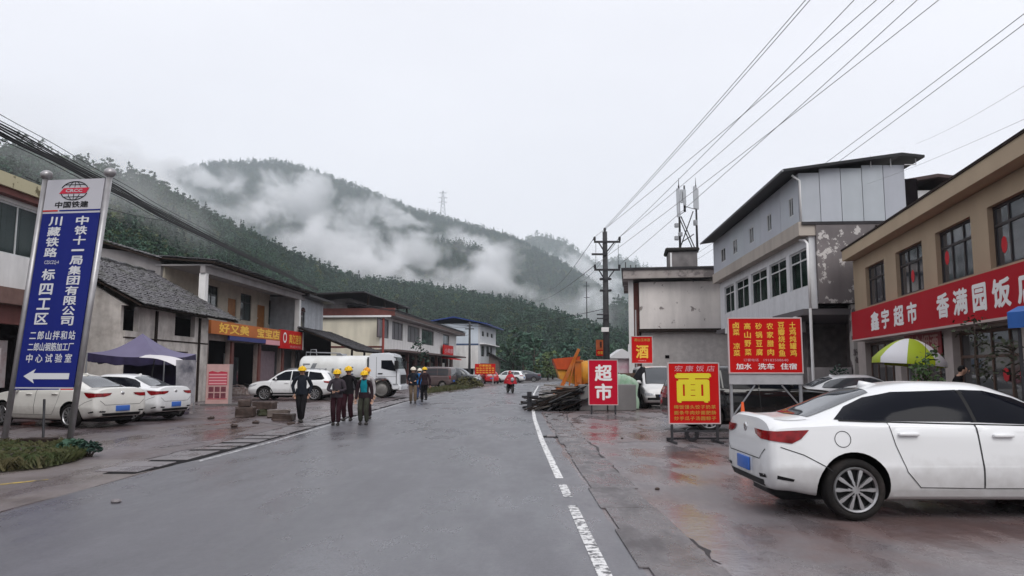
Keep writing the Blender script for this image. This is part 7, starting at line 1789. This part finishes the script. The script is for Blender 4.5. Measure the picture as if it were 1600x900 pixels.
# patio umbrella
YU = 17.2; p_ = P(1420, 560, YU); zt2 = ZV(529, YU); ze = ZV(562, YU); ru = (P(1472, 560, YU).x - P(1368, 560, YU).x) / 2
UM = thing('patio_umbrella', 'green and white shop umbrella tilted in front of the tan building', 'umbrella', (p_.x, YU, 0))
MB().cyl((0, 0, .0), (0, 0, zt2), .02, n=8).build('umbrella_pole', m_galv, UM); MB().lathe([(.24, .005), (.24, .08), (.05, .12), (0, .12)], (0, 0, 0), 'z', 16).build('base', m_concrete, UM, True)
m_ug = M('umbrella_green', (.30, .38, .015), .5); m_uw = M('umbrella_white', (.60, .60, .63), .5)
tilt = Matrix.Translation((0, 0, ze)) @ Matrix.Rotation(R(5), 4, 'Y')
for k in range(8):
    q = MB(); vs = []
    for i in range(7):
        t = i / 6
        for j in range(7):
            a = (k + j / 6) * math.pi / 4 + .25; rr = ru * t * (1 - .03 * math.sin(math.pi * j / 6) * t); z = (zt2 - ze) * (1 - t ** 1.9); vs.append(tilt @ Vector((rr * math.cos(a), rr * math.sin(a), z)))
    for j in range(7):
        a = (k + j / 6) * math.pi / 4 + .25; rr = ru * (1 - .03 * math.sin(math.pi * j / 6)); vs.append(tilt @ Vector((rr * 1.005 * math.cos(a), rr * 1.005 * math.sin(a), -.13)))
    q.add(vs, [(i * 7 + j, i * 7 + j + 1, (i + 1) * 7 + j + 1, (i + 1) * 7 + j) for i in range(7) for j in range(6)]); q.build('umbrella_panel', m_ug if k % 2 else m_uw, UM, True)
# blue awning at the picture edge
p_ = P(1574, 500, 11.2); q = MB(); z0_, z1_ = ZV(513, 11.2), ZV(483, 11.2)
AW = thing('blue_awning', 'blue awning edge hanging under the red banner', 'awning', (p_.x, 11.2, 0), R(-70))
q.prism([(0, 0, z0_), (0, 0, z1_ - .05), (0, .25, z1_ + .05), (0, 1.4, z1_ + .15), (0, 1.4, z0_ + .1)], (3.2, 0, 0)); q.build('awning_cloth', M('awning_blue', (.03, .11, .36), .5, var=.2), AW); MB().cyl((.1, .1, 0), (.1, .1, z0_), .025, n=6).build('awning_post', m_dkmetal, AW)
# blue bucket and ledge by the drain pipe
g = P(1240, 570, 27); q = MB(); q.lathe([(.14, 0), (.18, .32), (.16, .32), (.13, .02), (0, .02)], (g.x, 27.4, ZV(576, 27)), 'z', 16); tag(q.build('bucket', M('bucket_blue', (.10, .22, .38), .4), None, True), 'pale blue bucket standing on the ledge beside the white drain pipe', 'bucket')
q = MB(); q.bbox(P(1222, 580, 27).x, P(1256, 580, 27).x, 27.1, 27.8, .005, ZV(576, 27), .02); tag(q.build('low_ledge', m_plaster_g), 'low plastered ledge by the drain pipe of the grey house', 'ledge')

# ---------------------------------------------------------------- air
def volume_mat(name, dens, col, noise=None):
    m = bpy.data.materials.new(name); m.use_nodes = True; t = m.node_tree; t.nodes.clear(); o = t.nodes.new('ShaderNodeOutputMaterial'); v = t.nodes.new('ShaderNodeVolumePrincipled')
    v.inputs['Color'].default_value = tuple(col) + (1,); v.inputs['Density'].default_value = dens; v.inputs['Anisotropy'].default_value = 0.0; t.links.new(v.outputs[0], o.inputs['Volume'])
    if noise:
        sc_, lo, hi = noise
        ge = t.nodes.new('ShaderNodeNewGeometry'); tc = t.nodes.new('ShaderNodeTexCoord'); nz = t.nodes.new('ShaderNodeTexNoise'); nz.inputs['Scale'].default_value = sc_; nz.inputs['Detail'].default_value = 4; nz.inputs['Roughness'].default_value = .62; nz.inputs['Distortion'].default_value = .35
        mp = t.nodes.new('ShaderNodeMapping'); mp.inputs['Scale'].default_value = (1, .6, 1.25)
        t.links.new(ge.outputs['Position'], mp.inputs[0]); t.links.new(mp.outputs[0], nz.inputs['Vector'])
        ln = t.nodes.new('ShaderNodeVectorMath'); ln.operation = 'LENGTH'; t.links.new(tc.outputs['Object'], ln.inputs[0])
        fd = t.nodes.new('ShaderNodeMapRange'); fd.inputs[1].default_value = 1.0; fd.inputs[2].default_value = .25; fd.inputs[3].default_value = 0; fd.inputs[4].default_value = 1; t.links.new(ln.outputs['Value'], fd.inputs[0])
        ad = t.nodes.new('ShaderNodeMath'); ad.operation = 'MULTIPLY_ADD'; ad.inputs[1].default_value = .22; t.links.new(fd.outputs[0], ad.inputs[0]); t.links.new(nz.outputs[0], ad.inputs[2])
        rm = t.nodes.new('ShaderNodeMapRange'); rm.interpolation_type = 'SMOOTHSTEP'; rm.inputs[1].default_value = lo; rm.inputs[2].default_value = hi; rm.inputs[3].default_value = 0; rm.inputs[4].default_value = dens; t.links.new(ad.outputs[0], rm.inputs[0])
        m2 = t.nodes.new('ShaderNodeMath'); m2.operation = 'MULTIPLY'; t.links.new(rm.outputs[0], m2.inputs[0])
        fe = t.nodes.new('ShaderNodeMapRange'); fe.inputs[1].default_value = 1.0; fe.inputs[2].default_value = .7; fe.inputs[3].default_value = 0; fe.inputs[4].default_value = 1; t.links.new(ln.outputs['Value'], fe.inputs[0]); t.links.new(fe.outputs[0], m2.inputs[1])
        t.links.new(m2.outputs[0], v.inputs['Density'])
    return m
q = MB(); q.box(-760, 560, -70, 1300, -3, 300); hz = q.build('haze', volume_mat('haze_air', .00024, (.88, .94, 1.0))); hz['kind'] = 'stuff'
m_mist = volume_mat('mist_air', .060, (.985, .99, 1.0), (.030, .61, .77))
icos = bmesh.new(); bmesh.ops.create_icosphere(icos, subdivisions=3, radius=1.0); ime = bpy.data.meshes.new('mist'); icos.to_mesh(ime); icos.free(); ime.materials.append(m_mist)
# picture place, distance, half sizes in metres
for u, v, Y, rx_, ry_, rz_ in ((225, 305, 520, 60, 55, 34), (330, 335, 430, 62, 50, 24), (410, 345, 420, 62, 50, 26), (470, 305, 620, 55, 50, 30), (535, 390, 400, 52, 40, 21), (570, 335, 620, 50, 40, 26), (610, 432, 385, 62, 40, 18), (690, 432, 385, 52, 36, 17),
                               (770, 415, 400, 42, 32, 20), (640, 352, 640, 42, 36, 14), (735, 385, 600, 40, 36, 18), (190, 268, 620, 95, 70, 30), (300, 275, 640, 60, 50, 18), (655, 395, 430, 36, 30, 14), (835, 455, 420, 26, 26, 13), (890, 425, 800, 80, 70, 34), (935, 470, 520, 34, 44, 18)):
    p_ = P(u, v, Y); o = obj('mist', ime, None, tuple(p_)); o.scale = (rx_, ry_, rz_); o.rotation_euler.y = R(8); tag(o, None, None, None, 'stuff')
m_thin = volume_mat('thin_mist_air', .012, (.97, .985, 1.0), (.03, .55, .80)); ime2 = ime.copy(); ime2.materials.clear(); ime2.materials.append(m_thin)
for u, v, Y, rx_, ry_, rz_ in ((60, 290, 115, 30, 26, 14), (190, 330, 140, 30, 26, 14), (300, 370, 170, 28, 24, 12), (90, 220, 150, 40, 30, 14), (900, 500, 280, 40, 40, 14)):
    p_ = P(u, v, Y); o = obj('mist', ime2, None, tuple(p_)); o.scale = (rx_, ry_, rz_); tag(o, None, None, None, 'stuff')
o = obj('valley_mist', ime.copy(), None, tuple(P(560, 430, 560))); o.data.materials.clear(); o.data.materials.append(volume_mat('valley_air', .00042, (.86, .935, 1.0))); o.scale = (640, 440, 230); tag(o, None, None, None, 'stuff')
